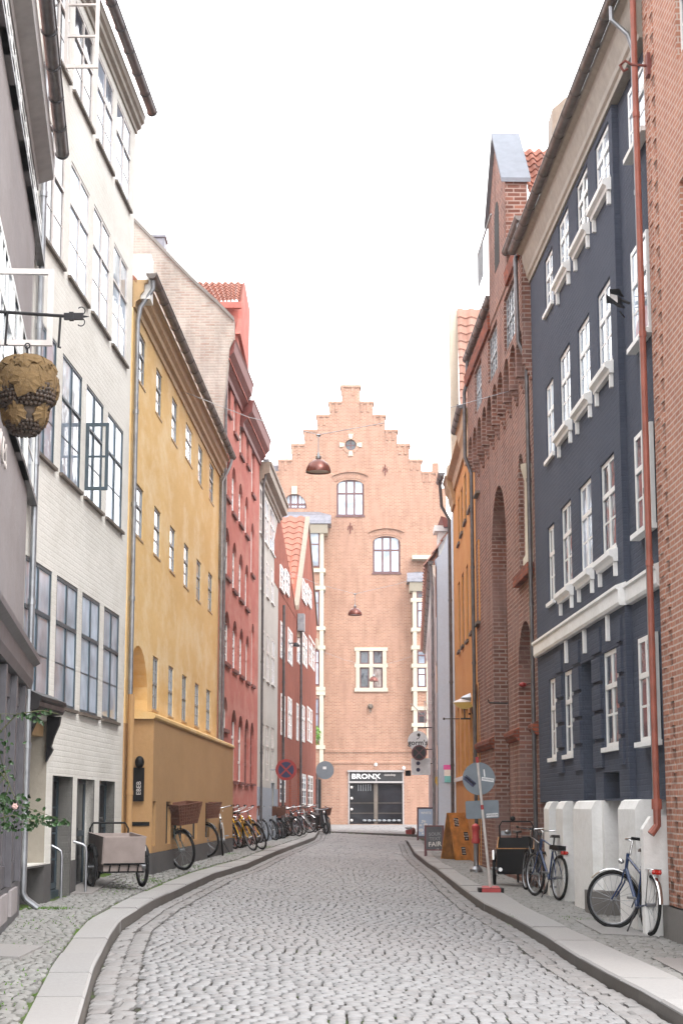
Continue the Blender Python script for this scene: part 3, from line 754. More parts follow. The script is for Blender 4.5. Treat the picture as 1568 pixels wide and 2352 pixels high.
    for uu in (u0 + .05, u1 - .12):
        pr = [(0, hz), (.165, hz), (.15, hz - .10), (.09, hz - .24), (.055, hz - .36), (.08, hz - .40), (.055, hz - .45), (0, hz - .55)]
        A = [b.P(uu, o, z) for o, z in pr]; B = [b.P(uu + .09, o, z) for o, z in pr]; MB().extr(A, B).build('hood_bracket', M['black'], hood)
    # open casements
    def casement(h, ang, side_, frame, name='open_casement', top=1.0, wfrac=.5, bars=1, label=None, rel=0.0):
        W = (h['u1'] - h['u0']) * wfrac; z0 = h['z0'] + (h['z1'] - h['z0']) * rel + .03; z1 = h['z0'] + (h['z1'] - h['z0']) * top - .03
        uh = h['u1'] - .03 if side_ == 'far' else h['u0'] + .03
        a = R(ang) if side_ == 'far' else math.pi - R(ang)
        dx, do = -math.cos(a) if side_ == 'far' else -math.cos(a), math.sin(a)
        dx = -math.cos(R(ang)) if side_ == 'far' else math.cos(R(ang))
        def Q(t, zz, k=0): return b.P(uh + dx * t - do * k, .0 + do * t + (dx * k), zz)
        m = MB(); fw = .045; th = .02
        def bar(t0, t1, a0, a1):
            A = [Q(t0, a0, -th), Q(t1, a0, -th), Q(t1, a1, -th), Q(t0, a1, -th)]; B = [Q(t0, a0, th), Q(t1, a0, th), Q(t1, a1, th), Q(t0, a1, th)]; m.extr(A, B)
        bar(0, fw, z0, z1); bar(W - fw, W, z0, z1); bar(fw, W - fw, z0, z0 + fw); bar(fw, W - fw, z1 - fw, z1)
        for k in range(1, bars + 1):
            z = z0 + (z1 - z0) * k / (bars + 1); bar(fw, W - fw, z - .012, z + .012)
        o_ = m.build(name, frame, b.root, label and None)
        g_ = MB(); g_.quad(Q(fw, z0 + fw), Q(W - fw, z0 + fw), Q(W - fw, z1 - fw), Q(fw, z1 - fw)); g_.build('pane', CLEAR, o_, recalc=False)
    global CLEAR
    mm, nt_, bs_ = newmat('clear_glass'); bs_.inputs['Base Color'].default_value = (.9, .93, .95, 1); bs_.inputs['Roughness'].default_value = .02
    bs_.inputs['Transmission Weight'].default_value = 1; bs_.inputs['IOR'].default_value = 1.02; bs_.inputs['Alpha'].default_value = .35; CLEAR = mm
    def case_px(xh, xo, yt, yb, frame, bars):
        uh, _ = b.uz(xh, (yt + yb) / 2); Yh = (b.A + b.d * uh).y; q1, q2 = atY(xo, yt, Yh), atY(xo, yb, Yh)
        oc = (Vector((q1.x, Yh, 0)) - b.A).dot(b.n); casement(dict(u0=uh - .03, u1=uh + 1, z0=q2.z - .03, z1=q1.z + .03), 89, 'near', frame, wfrac=oc, bars=bars)
    case_px(197, 250, 972, 1126, M['slate_paint'], 1)
    case_px(150, 229, -60, 157, M['lampwhite'], 2)
    b = L0; Yc = 13.9; ps = [atY(122, 622, Yc), atY(122, 797, Yc)]
    pw_ = (Vector((ps[0].x, Yc, 0)) - b.A); uc_ = pw_.dot(b.d); oc_ = pw_.dot(b.n); hz = dict(u0=uc_ - 1, u1=uc_ + .03, z0=ps[1].z - .03, z1=ps[0].z + .03)
    casement(hz, 86, 'far', M['lampwhite'], top=1.0, wfrac=oc_, bars=0)
    # ---- yellow house
    b = L2 = Bld('yellow_house', 'ochre yellow house with narrow windows and an arched niche', 889 - 4.07*149, 149, 889 - 4.07*96.5, 96.5, 'L')
    go, gz_ = b.oz(533, 1047, b.L); g2, gz2 = b.oz(352, 645, 0); print('yellow', go, gz_, g2, gz2); go = (go + g2) / 2; E = (gz_ + gz2) / 2 - .04
    rows = [[('L1', 888, 2105, 925, 2178 + 312), ('L2', 1000, 160, 1031, 508), ('L2', 1100, 345, 1129, 672), ('L2', 1188, 508, 1226, 806), ('L2', 1267, 648, 1291, 935), ('L2', 1339, 762, 1362, 1047)],
            [('L2', 873, 900, 911, 1278), ('L2', 987, 1045, 1022, 1396), ('L2', 1086, 1168, 1115, 1490), ('L2', 1176, 1280, 1203, 1586), ('L2', 1256, 1383, 1280, 1670), ('L2', 1330, 1465, 1353, 1737)],
            [('L2', 978, 2003, 1007, 2178 + 182), ('L2', 1077, 2063, 1104, 2178 + 222), ('L2', 1164, 2122, 1189, 2178 + 252), ('L2', 1245, 2175, 1269, 2178 + 285), ('L2', 1318, 2215, 1341, 2178 + 312)]]
    for r, row in enumerate(rows):
        for q in row:
            h = b.hole(*q, d=.07)
            b.window(h, M['white_paint'] if (r == 0 and q[1] == 1188) else M['grey_paint'], M['glass_pale'], nm=1 if r < 2 else 2, trans=(.6,) if r < 2 else (.5,), bars=1, mw=.04, fw=.045, sill=M['ochre_trim'], sill_o=.012, sill_h=.03, bw=.03)
    ni = b.hole('L2', 832, 1905, 943, 2178 + 200, arch=.0, d=.34, bs='L'); ni['u0'] = .32; ni['z0'] = 1.42; ni['arch'] = (ni['u1'] - ni['u0']) / 2 * .75
    b.fill(ni, M['ochre_base'], 'niche_back')
    b.wall(M['yellow_plaster'], 0, b.L, 1.30, E)
    # projecting base storey
    u0 = b.uz(785, 1600)[0]
    u0 = .42
    bh = []
    for (x0, x1, yt) in ((960, 996, 745), (1062, 1091, 748), (1150, 1180, 754), (1232, 1262, 757), (1312, 1338, 762)):
        ul, zt = b.uz(*px('L3', x0, yt), .40); ur, _ = b.uz(*px('L3', x1, yt), .40)
        bh.append(dict(u0=max(ul, u0 + .05), u1=max(ur, u0 + .4), z0=-.60, z1=.10, arch=0, d=.055))
    b.wall(M['ochre_base'], u0, b.L, -.70, 1.40, holes=bh, o=.40, name='base_storey', back=.0)
    for h in bh: b.fill(h, M['dark'], 'cellar_window', 0, .40)
    b.wall(M['dark_stone'], u0 - .02, b.L, -2.2, -.70, holes=[], o=.415, name='plinth', back=0)
    b.wall(M['ochre_base'], 0, u0 + .1, -2.2, 1.30, holes=[], o=.0, name='lower_wall', back=1)
    b.strip('ledge', M['yellow_plaster'], [(-.02, 1.38), (.405, 1.38), (.43, 1.405), (.43, 1.45), (.40, 1.475), (-.02, 1.56)], u0 - .07, b.L)
    b.cornice(0, b.L, E, [(-.02, -.45), (.03, -.45), (.04, -.36), (.10, -.32), (.11, -.24), (go - .14, -.18), (go - .13, -.06), (go - .08, -.04), (go - .07, 0), (-.02, 0)], 'ochre_trim')
    b.gutter(-.1, b.L + .05, go, E + .08, r=.075, mat='brown_zinc')
    b.roof(0, b.L, E + .02)
    b.pipe([(.08, go, E + .02), (.10, go, E - .12), (.12, .10, E - .42), (.13, .06, E - .65), (.13, .06, 1.75)], .038, 'zinc')
    b.pipe([(.13, .08, 1.75), (.13, .08, -1.3)], .05, 'ochre_base')
    b.pipe([(b.L - .06, go, E + .02), (b.L - .1, go - .05, E - .2), (b.L - .2, .08, E - .6), (b.L - .2, .08, -1.1)], .036, 'zinc')
    # oval lamp and name plate on the return of the base storey
    x_, z_ = .0, .0
    pm = MB(); pm.box(u0 - .055, u0 - .03, -.10, -.27, .10, .62); pl = pm.build('nameplate', M['black'], b.root)
    pm = MB(); pm.sphere((u0 - .10, -.20, .70), (.075, .10), 12, 8); pm.build('entry_lamp', M['black'], b.root, smooth=60)
    text_into('nameplate_letters', 'EBEB', .10, M['lampwhite'], pl, Matrix.Translation((u0 - .060, -.19, .3)) @ Matrix.Rotation(R(-90), 4, 'Z') @ Matrix.Rotation(R(90), 4, 'X') @ Matrix.Rotation(R(90), 4, 'Z'), .003)
    q = MB(); q.box(u0 - .016, u0 - .004, -.07, -.36, -.28, -.22); q.build('letter_slot', M['black'], b.root)
    qa, qb = atY(300, 690, 27.4), atY(349, 588, 27.4); iv = Matrix.Rotation(-b.root.rotation_euler.z, 4, 'Z') @ Matrix.Translation(-b.root.location)
    q = MB(); q.box(qa.x, qb.x, 27.3, 27.7, qa.z, qb.z); q.build('party_wall_stub', M['white_stucco'], b.root, mtx=iv)
    # ---- red house
    b = L3 = Bld('red_house', 'salmon red house with tall arched windows beside the yellow house', 497, 96.3, 590, 77.3, 'L')
    uS = b.uz(*px('V', 548, 1500))[0]
    g1o, E1 = b.oz(567, 880, uS); g2o, E2 = b.oz(607, 1010, b.L); E1 -= .06; E2 -= .06; print('red', g1o, E1, g2o, E2, b.oz(543, 779, 0))
    def rh(ref, xl, yt, xr, yb, ar=.5):
        h = b.hole(ref, xl, yt, xr, yb, d=.12); h['arch'] = min(.5, (h['u1'] - h['u0']) * ar * .9); return h
    hs = [rh('A1', 176, 640, 202, 1185), rh('A1', 243, 880, 275, 1420), rh('A1', 310, 1105, 347, 1675), rh('A1', 386, 1310, 412, 1775), rh('A1', 447, 1480, 476, 2110),
          rh('A1', 148, 1570, 190, 2150), rh('A1', 222, 1720, 262, 2335), rh('A1', 300, 1910, 338, 2352 + 100), rh('A1', 372, 2065, 404, 2352 + 220),
          rh('A2', 440, 178, 468, 822),
          rh('A2', 134, 215, 190, 862), rh('A2', 228, 397, 268, 1008), rh('A2', 302, 532, 342, 1112), rh('A2', 372, 655, 406, 1208),
          rh('A2', 130, 1185, 190, 1840), rh('A2', 228, 1300, 274, 1915), rh('A2', 308, 1395, 348, 1978), rh('A2', 380, 1480, 412, 2042), rh('A2', 445, 1345, 470, 2080),
          rh('A3', 122, 325, 180, 755)]
    grd = [rh('A3', 228, 485, 284, 1385), rh('A3', 314, 560, 362, 1400), rh('A3', 392, 600, 436, 1415), rh('A3', 462, 645, 500, 1415)]
    for h in hs: b.window(h, M['white_paint'], M['glass_pale'], nm=1, trans=(.5,), bars=2, fw=.06, sill=M['sill_red'], sill_o=.06, sill_h=.08)
    for h in grd: b.window(h, M['white_paint'] if h in grd[:2] else M['sill_red'], M['glass'], nm=1, trans=(.3, .62), bars=1, fw=.06, sill=M['sill_red'])
    ar = b.hole('A3', 112, 915, 170, 2150, d=.2, bs='L'); ar['z0'] = -1.4; ar['arch'] = .5
    b.window(ar, M['grey_paint'], M['concrete'], nm=1, trans=(.55,), bars=0, name='door')
    cel = [b.hole('A3', 218, 1675, 252, 1850, d=.2, arch=.2), b.hole('A3', 305, 1672, 336, 1820, d=.2, arch=.2)]
    for h in cel: b.fill(h, M['dark'], 'cellar_window')
    b.wall(M['red_plaster'], 0, b.L, -2.2, E2, back=4.5, sides=False, keep=None)
    b.wall(M['red_plaster'], 0, uS, E2, E1, sides=False)
    m = MB(); P = b.P
    m.quad(P(b.L, 0, -2), P(b.L, 0, E2), P(b.L, -6, E2 + 5), P(b.L, -6, -2))
    m.build('side_wall', M['red_plaster'], b.root, recalc=False)
    for (u0, u1, E) in ((0, uS, E1), (uS + .1, b.L, E2)):
        b.strip('cornice', M['red_trim'], [(-.02, E - .75), (.05, E - .75), (.06, E - .62), (.16, E - .52), (.17, E - .44), (.30, E - .30), (.33, E - .05), (.36, E), (-.02, E)], u0, u1)
        b.strip('cornice_lip', M['red_plaster'], [(.172, E - .50), (.20, E - .50), (.20, E - .46), (.172, E - .46)], u0, u1)
        b.gutter(u0, u1, g1o if E == E1 else g2o, E + .08, r=.085, mat='zinc', rings=1.5)
        b.roof(u0, u1, E + .02, .05, run=3.2, rise=3.4)
    b.pipe([(.15, g1o, E1 + .02), (.18, g1o, E1 - .35), (.3, .09, E1 - .65), (.3, .09, -1.2)], .037, 'zinc', step=3)
    # party wall of old brick rising above the yellow roof, closed by a sloping roof edge
    Y0 = b.A.y - .15; pz = lambda x, y: (atY(x, y, Y0).x, atY(x, y, Y0).z)
    wall = [pz(512, 1160), pz(512, 945), pz(527, 800), pz(537, 778), pz(537, 738), pz(500, 700), pz(440, 645), pz(380, 582), pz(305, 505), pz(230, 430), pz(-20, 430), (pz(-20, 430)[0], 5.5), (pz(512, 1160)[0], 5.5)]
    inv = b.root.matrix_basis.inverted() if False else (Matrix.Rotation(-b.root.rotation_euler.z, 4, 'Z') @ Matrix.Translation(-b.root.location))
    Y0 = b.A.y - .15
    m = MB(); m.extr([(x, Y0, z) for x, z in wall], [(x, Y0 + .45, z) for x, z in wall])
    m.build('party_wall', M['old_brick'], b.root, mtx=inv)
    cp = wall[4:10]; m = MB()
    for (x0, z0), (x1, z1) in zip(cp, cp[1:]): m.extr([(x0, Y0 - .06, z0 + .0), (x0, Y0 + .5, z0), (x0, Y0 + .5, z0 + .10), (x0, Y0 - .06, z0 + .10)], [(x1, Y0 - .06, z1), (x1, Y0 + .5, z1), (x1, Y0 + .5, z1 + .10), (x1, Y0 - .06, z1 + .10)])
    m.build('coping', M['concrete'], b.root, mtx=inv)
    # tiled dormer behind the party wall
    Y1 = 46.0; q = lambda x, y: (atY(x, y, Y1).x, atY(x, y, Y1).z)
    (xa, za), (xb, zb) = q(445, 712), q(556, 642)
    pan_tiles((xa + .2, Y1 - .9, za - .1), (xb - .02, Y1 - .9, za), (xa - .6, Y1 + .3, zb), (xb, Y1 + .3, zb), 11, 7, 'dormer_tiles', M['tile'], b.root, amp=.035).data.transform(inv)
    m = MB(); m.box(xa - .2, xb - .06, Y1 - .6, Y1 + 3.5, za - 1.6, za - .12); m.build('dormer_wall', M['red_plaster'], b.root, mtx=inv)
    m = MB(); m.box(xb - .75, xb + .04, Y1 - .97, Y1 - .86, za - .22, za - .05); m.extr([(xb - .12, Y1 - .85, za - .9), (xb + .02, Y1 - .85, za - .9), (xb + .05, Y1 + .3, zb + .05), (xb - .1, Y1 + .3, zb - .15)], [(xb - .12, Y1 + 3.2, za - .9), (xb + .02, Y1 + 3.2, za - .9), (xb + .05, Y1 + 3.2, zb + .05), (xb - .1, Y1 + 3.2, zb - .15)])
    m.build('dormer_side', M['red_trim'] if False else M['red_plaster'], b.root, mtx=inv)
    (xc, zc) = q(348, 545); m = MB(); m.box(xc, xc + .36, Y1, Y1 + .6, zc - 2.2, zc); m.box(xc - .04, xc + .40, Y1 - .05, Y1 + .65, zc, zc + .06); m.build('chimney', M['lead'], b.root, mtx=inv)
    # ---- pale grey house
    b = L4 = Bld('pale_grey_house', 'narrow pale grey house with a blue grey plinth, left of the dark red brick houses', 590.5, 77.2, 636, 67, 'L')
    go, E = b.oz(652, 1157, b.L); E -= .38; print('L4', go, E)
    hs = [('A1', 540, 1960, 578, 2352 + 230), ('A1', 600, 2090, 636, 2352 + 335), ('A1', 658, 2190, 704, 2352 + 440), ('A2', 550, 548, 582, 1015), ('A2', 614, 625, 640, 1085), ('A2', 670, 708, 698, 1155),
          ('A2', 556, 1398, 588, 1995), ('A2', 618, 1462, 645, 2045), ('A2', 674, 1520, 706, 2085)]
    for q in hs:
        h = b.hole(*q, d=.05); b.window(h, M['lampwhite'], M['glass_pale'], nm=2, trans=(.6,), bars=1, fw=.07, sill=M['white_paint'], sill_o=.05, sill_h=.03)
    for q in (('A3', 590, 665, 627, 940), ('A3', 652, 690, 690, 965), ('A3', 717, 715, 750, 985), ('A3', 590, 935, 627, 1365), ('A3', 652, 955, 690, 1378), ('A3', 717, 975, 750, 1385)):
        h = b.hole(*q, d=.07); b.window(h, M['lampwhite'], M['glass'], nm=2, trans=(), bars=1, fw=.06)
    dr = b.hole('A3', 715, 1400, 745, 1900, d=.2, bs='L'); dr['z0'] = -1.5; b.fill(dr, M['slate_paint'], 'door')
    b.wall(M['grey_white'], 0, b.L, .62, E); b.wall(M['blue_grey'], 0, b.L, -2.2, .62, o=.03, name='plinth')
    b.cornice(0, b.L, E + .3, CORN, 'brown_trim'); b.gutter(0, b.L, go, E + .38, r=.085, mat='zinc', rings=1.5); b.roof(0, b.L, E + .3)
    b.pipe([(.1, go, E + .3), (.15, go, E), (.2, .1, E - .4), (.2, .1, -1.1)], .04, 'dark_zinc', step=3)
    # ---- dark red brick houses with two gables
    b = L5 = Bld('gabled_brick_house', 'deep red brick house with two gables and white windows at the street corner', 636.5, 66.9, 725, 47.6, 'L')
    U = lambda x, y=1500: b.uz(x, y)[0]
    ZB = b.uz(678, 1400)[1]; print('ZB', ZB, b.uz(706, 1193), b.uz(722, 1425), b.uz(637, 1167))
    g1 = [('A4', 130, 1300, 178, 1660), ('A4', 190, 1350, 232, 1692), ('A4', 388, 1460, 432, 1790), ('A4', 440, 1520, 488, 1828)]
    body = [('A4', 145, 1950, 195, 2352 + 405 - 10), ('A4', 230, 2020, 280, 2352 + 445), ('A5', 338, 5, 376, 435), ('A5', 400, 35, 450, 470), ('A5', 472, 72, 536, 505),
            ('A5', 150, 745, 196, 1252), ('A5', 230, 780, 272, 1282), ('A5', 330, 855, 350, 1300), ('A5', 380, 865, 422, 1318), ('A5', 452, 890, 508, 1330)]
    gr = [('A5', 140, 1640, 205, 2005), ('A5', 396, 1670, 440, 2040), ('A5', 462, 1685, 520, 2045)]
    A4off = b
    for q in body:
        if q[0] == 'A4': q = ('A4', q[1], q[2], q[3], q[4] - 2352 + 2038 if q[4] > 2352 else q[4])
        h = b.hole(*q, d=.03)
        b.window(h, M['white_paint'], M['glass_sky'], nm=2, trans=(.62,), bars=1, fw=.09, mw=.09, bw=.035)
    for q in gr:
        h = b.hole(*q, d=.05); b.window(h, M['white_paint'], M['glass'], nm=2, trans=(.5,), bars=1, fw=.09, mw=.09)
    dr = b.hole('A5', 340, 1605, 362, 2200, d=.25, bs='L'); dr['z0'] = -1.2; b.fill(dr, M['sill_red'], 'door')
    dr = b.hole('A5', 245, 1620, 268, 2200, d=.25, bs='L'); dr['z0'] = -1.2; b.fill(dr, M['sill_red'], 'door')
    b.wall(M['red_brick'], 0, b.L, -2.2, ZB, back=6)
    uJ = U(680)
    P = b.P
    zG = b.uz(637, 1165)[1]
    def gable(pts, name='gable', mat='red_brick'):
        A = [P(u, .012, z) for u, z in pts]; B = [P(u, -.5, z) for u, z in pts]; MB().extr(A, B).build(name, M[mat], b.root)
    gable([(-2.0, ZB - .3), (-2.0, 9.0), (.3, zG), (uJ - .2, ZB - .3)])
    uM = b.uz(706, 1193)[0]; zA = b.uz(706, 1193)[1]; zR = b.uz(722, 1425)[1]
    gable([(uJ, ZB - .3), (uJ, ZB + .2), (uM, zA), (b.L, zR), (b.L, ZB - .3)])
    # white verge boards of the second gable
    def verge(a, c, t=.16, ww=.30): 
        (u0, z0), (u1, z1) = a, c; A = [P(u0, -.1, z0 - .05), P(u0, t, z0 - .05), P(u0, t, z0 + ww), P(u0, -.1, z0 + ww)]; B = [P(u1, -.1, z1 - .05), P(u1, t, z1 - .05), P(u1, t, z1 + ww), P(u1, -.1, z1 + ww)]
        MB().extr(A, B).build('verge_board', M['brown_trim'], b.root)
    verge((uJ - .05, ZB + .1), (uM, zA), .10, .14); verge((uM, zA), (b.L + .1, zR), .08, .08)
    # tiled roof slopes running back from the second gable, and from the first
    pan_tiles(P(uJ - .1, -6.5, ZB), P(uJ - .1, .05, ZB), P(uM, -6.5, zA + .1), P(uM, .05, zA + .1), 14, 16, 'roof_tiles', M['tile'], b.root, amp=.05, sub=5)
    MB().quad(P(uM, -6.5, zA), P(uM, .05, zA), P(b.L + .1, .05, zR), P(b.L + .1, -6.5, zR)).build('roof_back', M['tile'], b.root, recalc=False)
    MB().quad(P(.3, -6.5, zG), P(.3, .0, zG), P(uJ - .1, .0, ZB), P(uJ - .1, -6.5, ZB)).build('roof_slope', M['tile'], b.root, recalc=False)
    for q in g1:
        h = b.hole(*q, d=.0); b.holes.remove(h); h['d'] = -.0
        b.window(h, M['white_paint'], M['glass_sky'], nm=2, trans=(.6,), bars=1, fw=.06, mw=.06, bw=.02, proud=.0, o=.02)
    # rain hopper and pipe between the gables
    uH = U(683, 1400); m = MB(); b.bx(m, uH - .35, uH + .25, .03, .30, ZB - .75, ZB - .05); m.build('rain_hopper', M['zinc'], b.root)
    b.pipe([(uH, .16, ZB - .7), (uH, .16, -1.1)], .05, 'dark_zinc', step=3)
    b.pipe([(.5, .16, ZB - .8), (.5, .16, -1.1)], .05, 'dark_zinc', step=3)
    m = MB(); b.bx(m, b.L - .9, b.L + .15, .0, .12, 7.6, 8.1); b.bx(m, uJ + .5, uJ + 1.1, .0, .1, 6.85, 7.15); m.build('kneeler_stone', M['cream_stone'], b.root)
    # small wall lamp between the windows
    u, z = b.uz(*px('A4', 250, 2330 - 82)); m = MB(); b.bx(m, u - .03, u + .03, 0, .22, z + .1, z + .14); m.lathe([(.02, .1), (.13, 0), (.13, -.06), (.02, -.06)], (u, b.sg * .26, z + .05), 12); m.build('wall_lamp', M['iron'], b.root)
left_buildings()
# ================================================================== end of the street
def end_building():
    global EB
    s = 40.17
    b = EB = Bld('stepped_gable_building', 'tall orange brick building with a stepped gable closing the street', 380, s, 1300, s, 'L')
    Z = lambda y: (1855 - y) / s; U = lambda x: (x - 380) / s
    X = lambda zx: 501.8 + .36 * zx
    Yc = lambda zy: 815.4 + .36 * zy
    uz = b.uz
    def G(zx, zy): return uz(X(zx), Yc(zy))
    # because the camera looks up, photo positions are read through uz()
    steps = [(785, 900, 207), (708, 983, 310), (630, 1060, 395), (548, 1138, 490), (468, 1215, 582), (385, 1293, 680), (300, 1375, 757), (-200, 1450, 850)]
    st = [(G(a, y)[0], G(c, y)[0], G(a, y)[1]) for a, c, y in steps]
    st[-1] = (0, G(1450, 900)[0], st[-1][2])
    def keep(u, z):
        for a, c, zt in st:
            if z < zt and a < u < c: return True
        return False
    eu = [q for a, c, z in st for q in (a, c)]; ez = [z for a, c, z in st]
    def hl(x0, y0, x1, y1, arch=0, d=.18, ref='C1'):
        a = uz(*px(ref, x0, (y0 + y1) / 2))[0]; c = uz(*px(ref, x1, (y0 + y1) / 2))[0]; xm = (x0 + x1) / 2
        return b.hole_uz(a, c, uz(*px(ref, xm, y1))[1], uz(*px(ref, xm, y0))[1], arch, d)
    w1 = hl(753, 795, 927, 1025, .38); w2 = hl(983, 1155, 1158, 1390, .38); w5 = hl(405, 885, 562, 980, 2.0)
    w5['arch'] = (w5['z1'] - w5['z0']) * .98
    rd = hl(805, 537, 880, 610, .0); rd['z0'] = rd['z1'] - (rd['u1'] - rd['u0'])
    w3 = hl(900, 320, 1046, 556, 0, .14, 'C2')
    sh = hl(830, 1090, 1178, 1425, 0, .5, 'C2')
    for h in (w1, w2): b.window(h, M['brown_paint'], M['glass_sky'], nm=3, trans=(.62,), bars=0, fw=.10, mw=.11, sill=M['brown_paint'], sill_o=.06, sill_h=.08)
    b.window(w5, M['brown_paint'], M['glass_sky'], nm=3, trans=(.3,), bars=0, fw=.09, mw=.13, side_bars=True, bw=.05)
    b.window(rd, M['brown_paint'], M['glass'], nm=2, trans=(.5,), bars=0, fw=.08, mw=.07)
    # cross window with stone surround
    a, c, e, f = w3['u0'], w3['u1'], w3['z0'], w3['z1']; um = (a + c) / 2; zm = e + (f - e) * .60
    fr = MB()
    b.bx(fr, um - .11, um + .11, -.1, .03, e, f); b.bx(fr, a, c, -.1, .034, zm - .10, zm + .10)
    b.bx(fr, a - .22, a, -.05, .05, e - .0, f); b.bx(fr, c, c + .22, -.05, .05, e, f)
    b.bx(fr, a - .30, c + .30, -.05, .07, f, f + .20); b.bx(fr, a - .30, c + .30, -.05, .10, e - .22, e); b.bx(fr, a - .30, a - .20, -.04, .045, zm - .1, zm + .12); b.bx(fr, c + .20, c + .30, -.04, .045, zm - .1, zm + .12)
    fr.build('window_surround', M['cream_stone'], b.root)
    for (u0, u1, z0, z1) in ((a, um - .11, e, zm - .1), (um + .11, c, e, zm - .1), (a, um - .11, zm + .1, f), (um + .11, c, zm + .1, f)):
        b.window(dict(u0=u0 + .003, u1=u1 - .003, z0=z0, z1=z1, d=.13, arch=0), M['brown_paint'], M['glass'], nm=1, trans=(), bars=0, fw=.07)
    b.wall(M['end_brick'], 0, st[-1][1], -2.0, st[0][2], keep=keep, extra_u=eu, extra_z=ez, sides=False, back=3)
    # thickness of the gable, step by step
    m = MB(); low = [q[2] for q in st[1:]] + [-2]
    for (a, c, zt), zl_ in zip(st, low): b.bx(m, a, c, -.25, -.9, zl_ - .003, zt - .003); b.bx(m, a + .001, a + .15, -.25, -.004, zl_ - .003, zt - .003); b.bx(m, c - .15, c - .001, -.25, -.004, zl_ - .003, zt - .003)
    mm_ = m.build('gable_core', M['end_brick'], b.root)
    pa, pc = (st[0][0] + st[0][1]) / 2, (st[0][0] + st[0][1]) / 2
    for a, c, zt in st[:-1]:
        for x0, x1 in ((a - .08, pa + .0), (pc - .0, c + .08)):
            m = MB(); b.bx(m, x0, x1, -.9, .06, zt - .001, zt + .14)
            for k in range(int((x1 - x0) / .36)): b.bx(m, x0 + .05 + k * .36, x0 + .2 + k * .36, -.002, .045, zt - .5, zt + .001)
            m.build('step_coping', M['end_brick'], b.root)
        pa, pc = a, c
    # the brick corners of the round window's square opening, as a ring of brick
    r0 = (rd['u1'] - rd['u0']) / 2; cu, cz = rd['u0'] + r0, rd['z0'] + r0
    m = MB(); n = 28; inr, out = r0 * .94, r0 * 1.48
    for i in range(n):
        t0, t1 = 2*math.pi*i/n, 2*math.pi*(i+1)/n
        A = [b.P(cu + r * math.cos(t), .03, cz + r * math.sin(t)) for r, t in ((inr, t0), (out, t0), (out, t1), (inr, t1))]; B = [(p[0], b.sg * -.1, p[2]) for p in A]; m.extr(A, B)
    m.build('brick_ring', M['end_brick'], b.root)
    m = MB()
    for t in range(4):
        ang = t * math.pi / 2; ca, sa = math.cos(ang), math.sin(ang)
        pts = [(r0 * 1.05, -.09), (r0 * 1.9, -.15), (r0 * 1.9, .15), (r0 * 1.05, .09)]
        A = [b.P(cu + p * ca - q * sa, .06, cz + p * sa + q * ca) for p, q in pts]; B = [(p[0], b.sg * -.05, p[2]) for p in A]; m.extr(A, B)
    m.build('keystone', M['cream_stone'], b.root)
    # brick hood arches above the windows
    def hood(h, name='hood_arch'):
        uc, hw = (h['u0'] + h['u1']) / 2, (h['u1'] - h['u0']) / 2 + .24; zt = h['z1'] + .30; m = MB(); n = 12; pts = []
        for i in range(n + 1):
            t = -1 + 2 * i / n; pts.append((uc + hw * t, zt + .24 * (1 - t * t) - .10))
        for (p, q), (p2, q2) in zip(pts, pts[1:]):
            A = [b.P(p, .12, q), b.P(p2, .12, q2), b.P(p2, .12, q2 + .08), b.P(p, .12, q + .08)]; B = [(v[0], b.sg * -.02, v[2]) for v in A]; m.extr(A, B)
            A = [b.P(p*.86 + uc*.14, .03, q - .34), b.P(p2*.86 + uc*.14 - .015, .03, q2 - .34), b.P(p2 - .015, .03, q2 - .01), b.P(p, .03, q - .02)]; B = [(v[0], b.sg * -.02, v[2]) for v in A]; m.extr(A, B)
        m.build(name, M['arch_brick'] if False else M['end_brick'], b.root)
    hood(w1); hood(w2)
    uk, zk = uz(*px('C1', 484, 862)); m = MB(); b.bx(m, uk - .16, uk + .16, -.02, .12, zk - .25, zk + .22); m.build('keystone', M['cream_stone'], b.root)
    # wall anchors
    for x, y in ((1062, 735), (840, 1105)):
        u, z = uz(*px('C1', x, y)); m = MB(); m.tube([b.P(u, .05, z - .32), b.P(u, .05, z + .32)], .03, 6)
        m.tube([b.P(u - .14, .05, z - .1), b.P(u - .09, .05, z + .14), b.P(u, .05, z), b.P(u + .09, .05, z + .14), b.P(u + .14, .05, z - .1)], .028, 6); m.build('wall_anchor', M['sill_red'], b.root)
    # string courses and little details
    z1, z2 = uz(*px('C2', 900, 952))[1], uz(*px('C2', 900, 1028))[1]
    ux0, ux1 = uz(*px('C2', 655, 1000))[0], uz(*px('C2', 1240, 1000))[0]
    b.strip('string_course', M['end_brick'], [(-.02, z1 - .14), (.05, z1 - .14), (.05, z1 + .05), (-.02, z1 + .08)], ux0, ux1)
    b.strip('string_course', M['end_brick'], [(-.02, z2 - .10), (.05, z2 - .10), (.05, z2 + .03), (-.02, z2 + .06)], ux0, ux1)
    u, z = uz(*px('C2', 968, 675)); m = MB(); m.sphere(b.P(u, .10, z), .16, 10, 8); m.sphere(b.P(u, .22, z - .05), .09, 8, 6); m.tube([b.P(u-.05,.2,z-.2), b.P(u,.25,z-.4), b.P(u+.05,.2,z-.2)], .03, 6); m.build('carved_head', M['sill'], b.root, smooth=60)
    for x, y in ((1002, 1047), (1180, 1069)):
        u, z = uz(*px('C2', x, y)); m = MB(); m.sphere(b.P(u, .25, z), .10, 10, 8); m.tube([b.P(u, 0, z + .1), b.P(u, .25, z + .05)], .03, 6); m.build('wall_lamp', M['sign_white'], b.root, smooth=60)
    # shop front
    a, c, e, f = sh['u0'], sh['u1'], sh['z0'], sh['z1']; zs = uz(*px('C2', 1000, 1163))[1]; e = -.99
    sh['z0'] = e
    q = MB(); q.quad(b.P(a, -.42, e), b.P(c, -.42, e), b.P(c, -.42, f), b.P(a, -.42, f)); q.build('shop_interior', M['dark'], b.root, recalc=False)
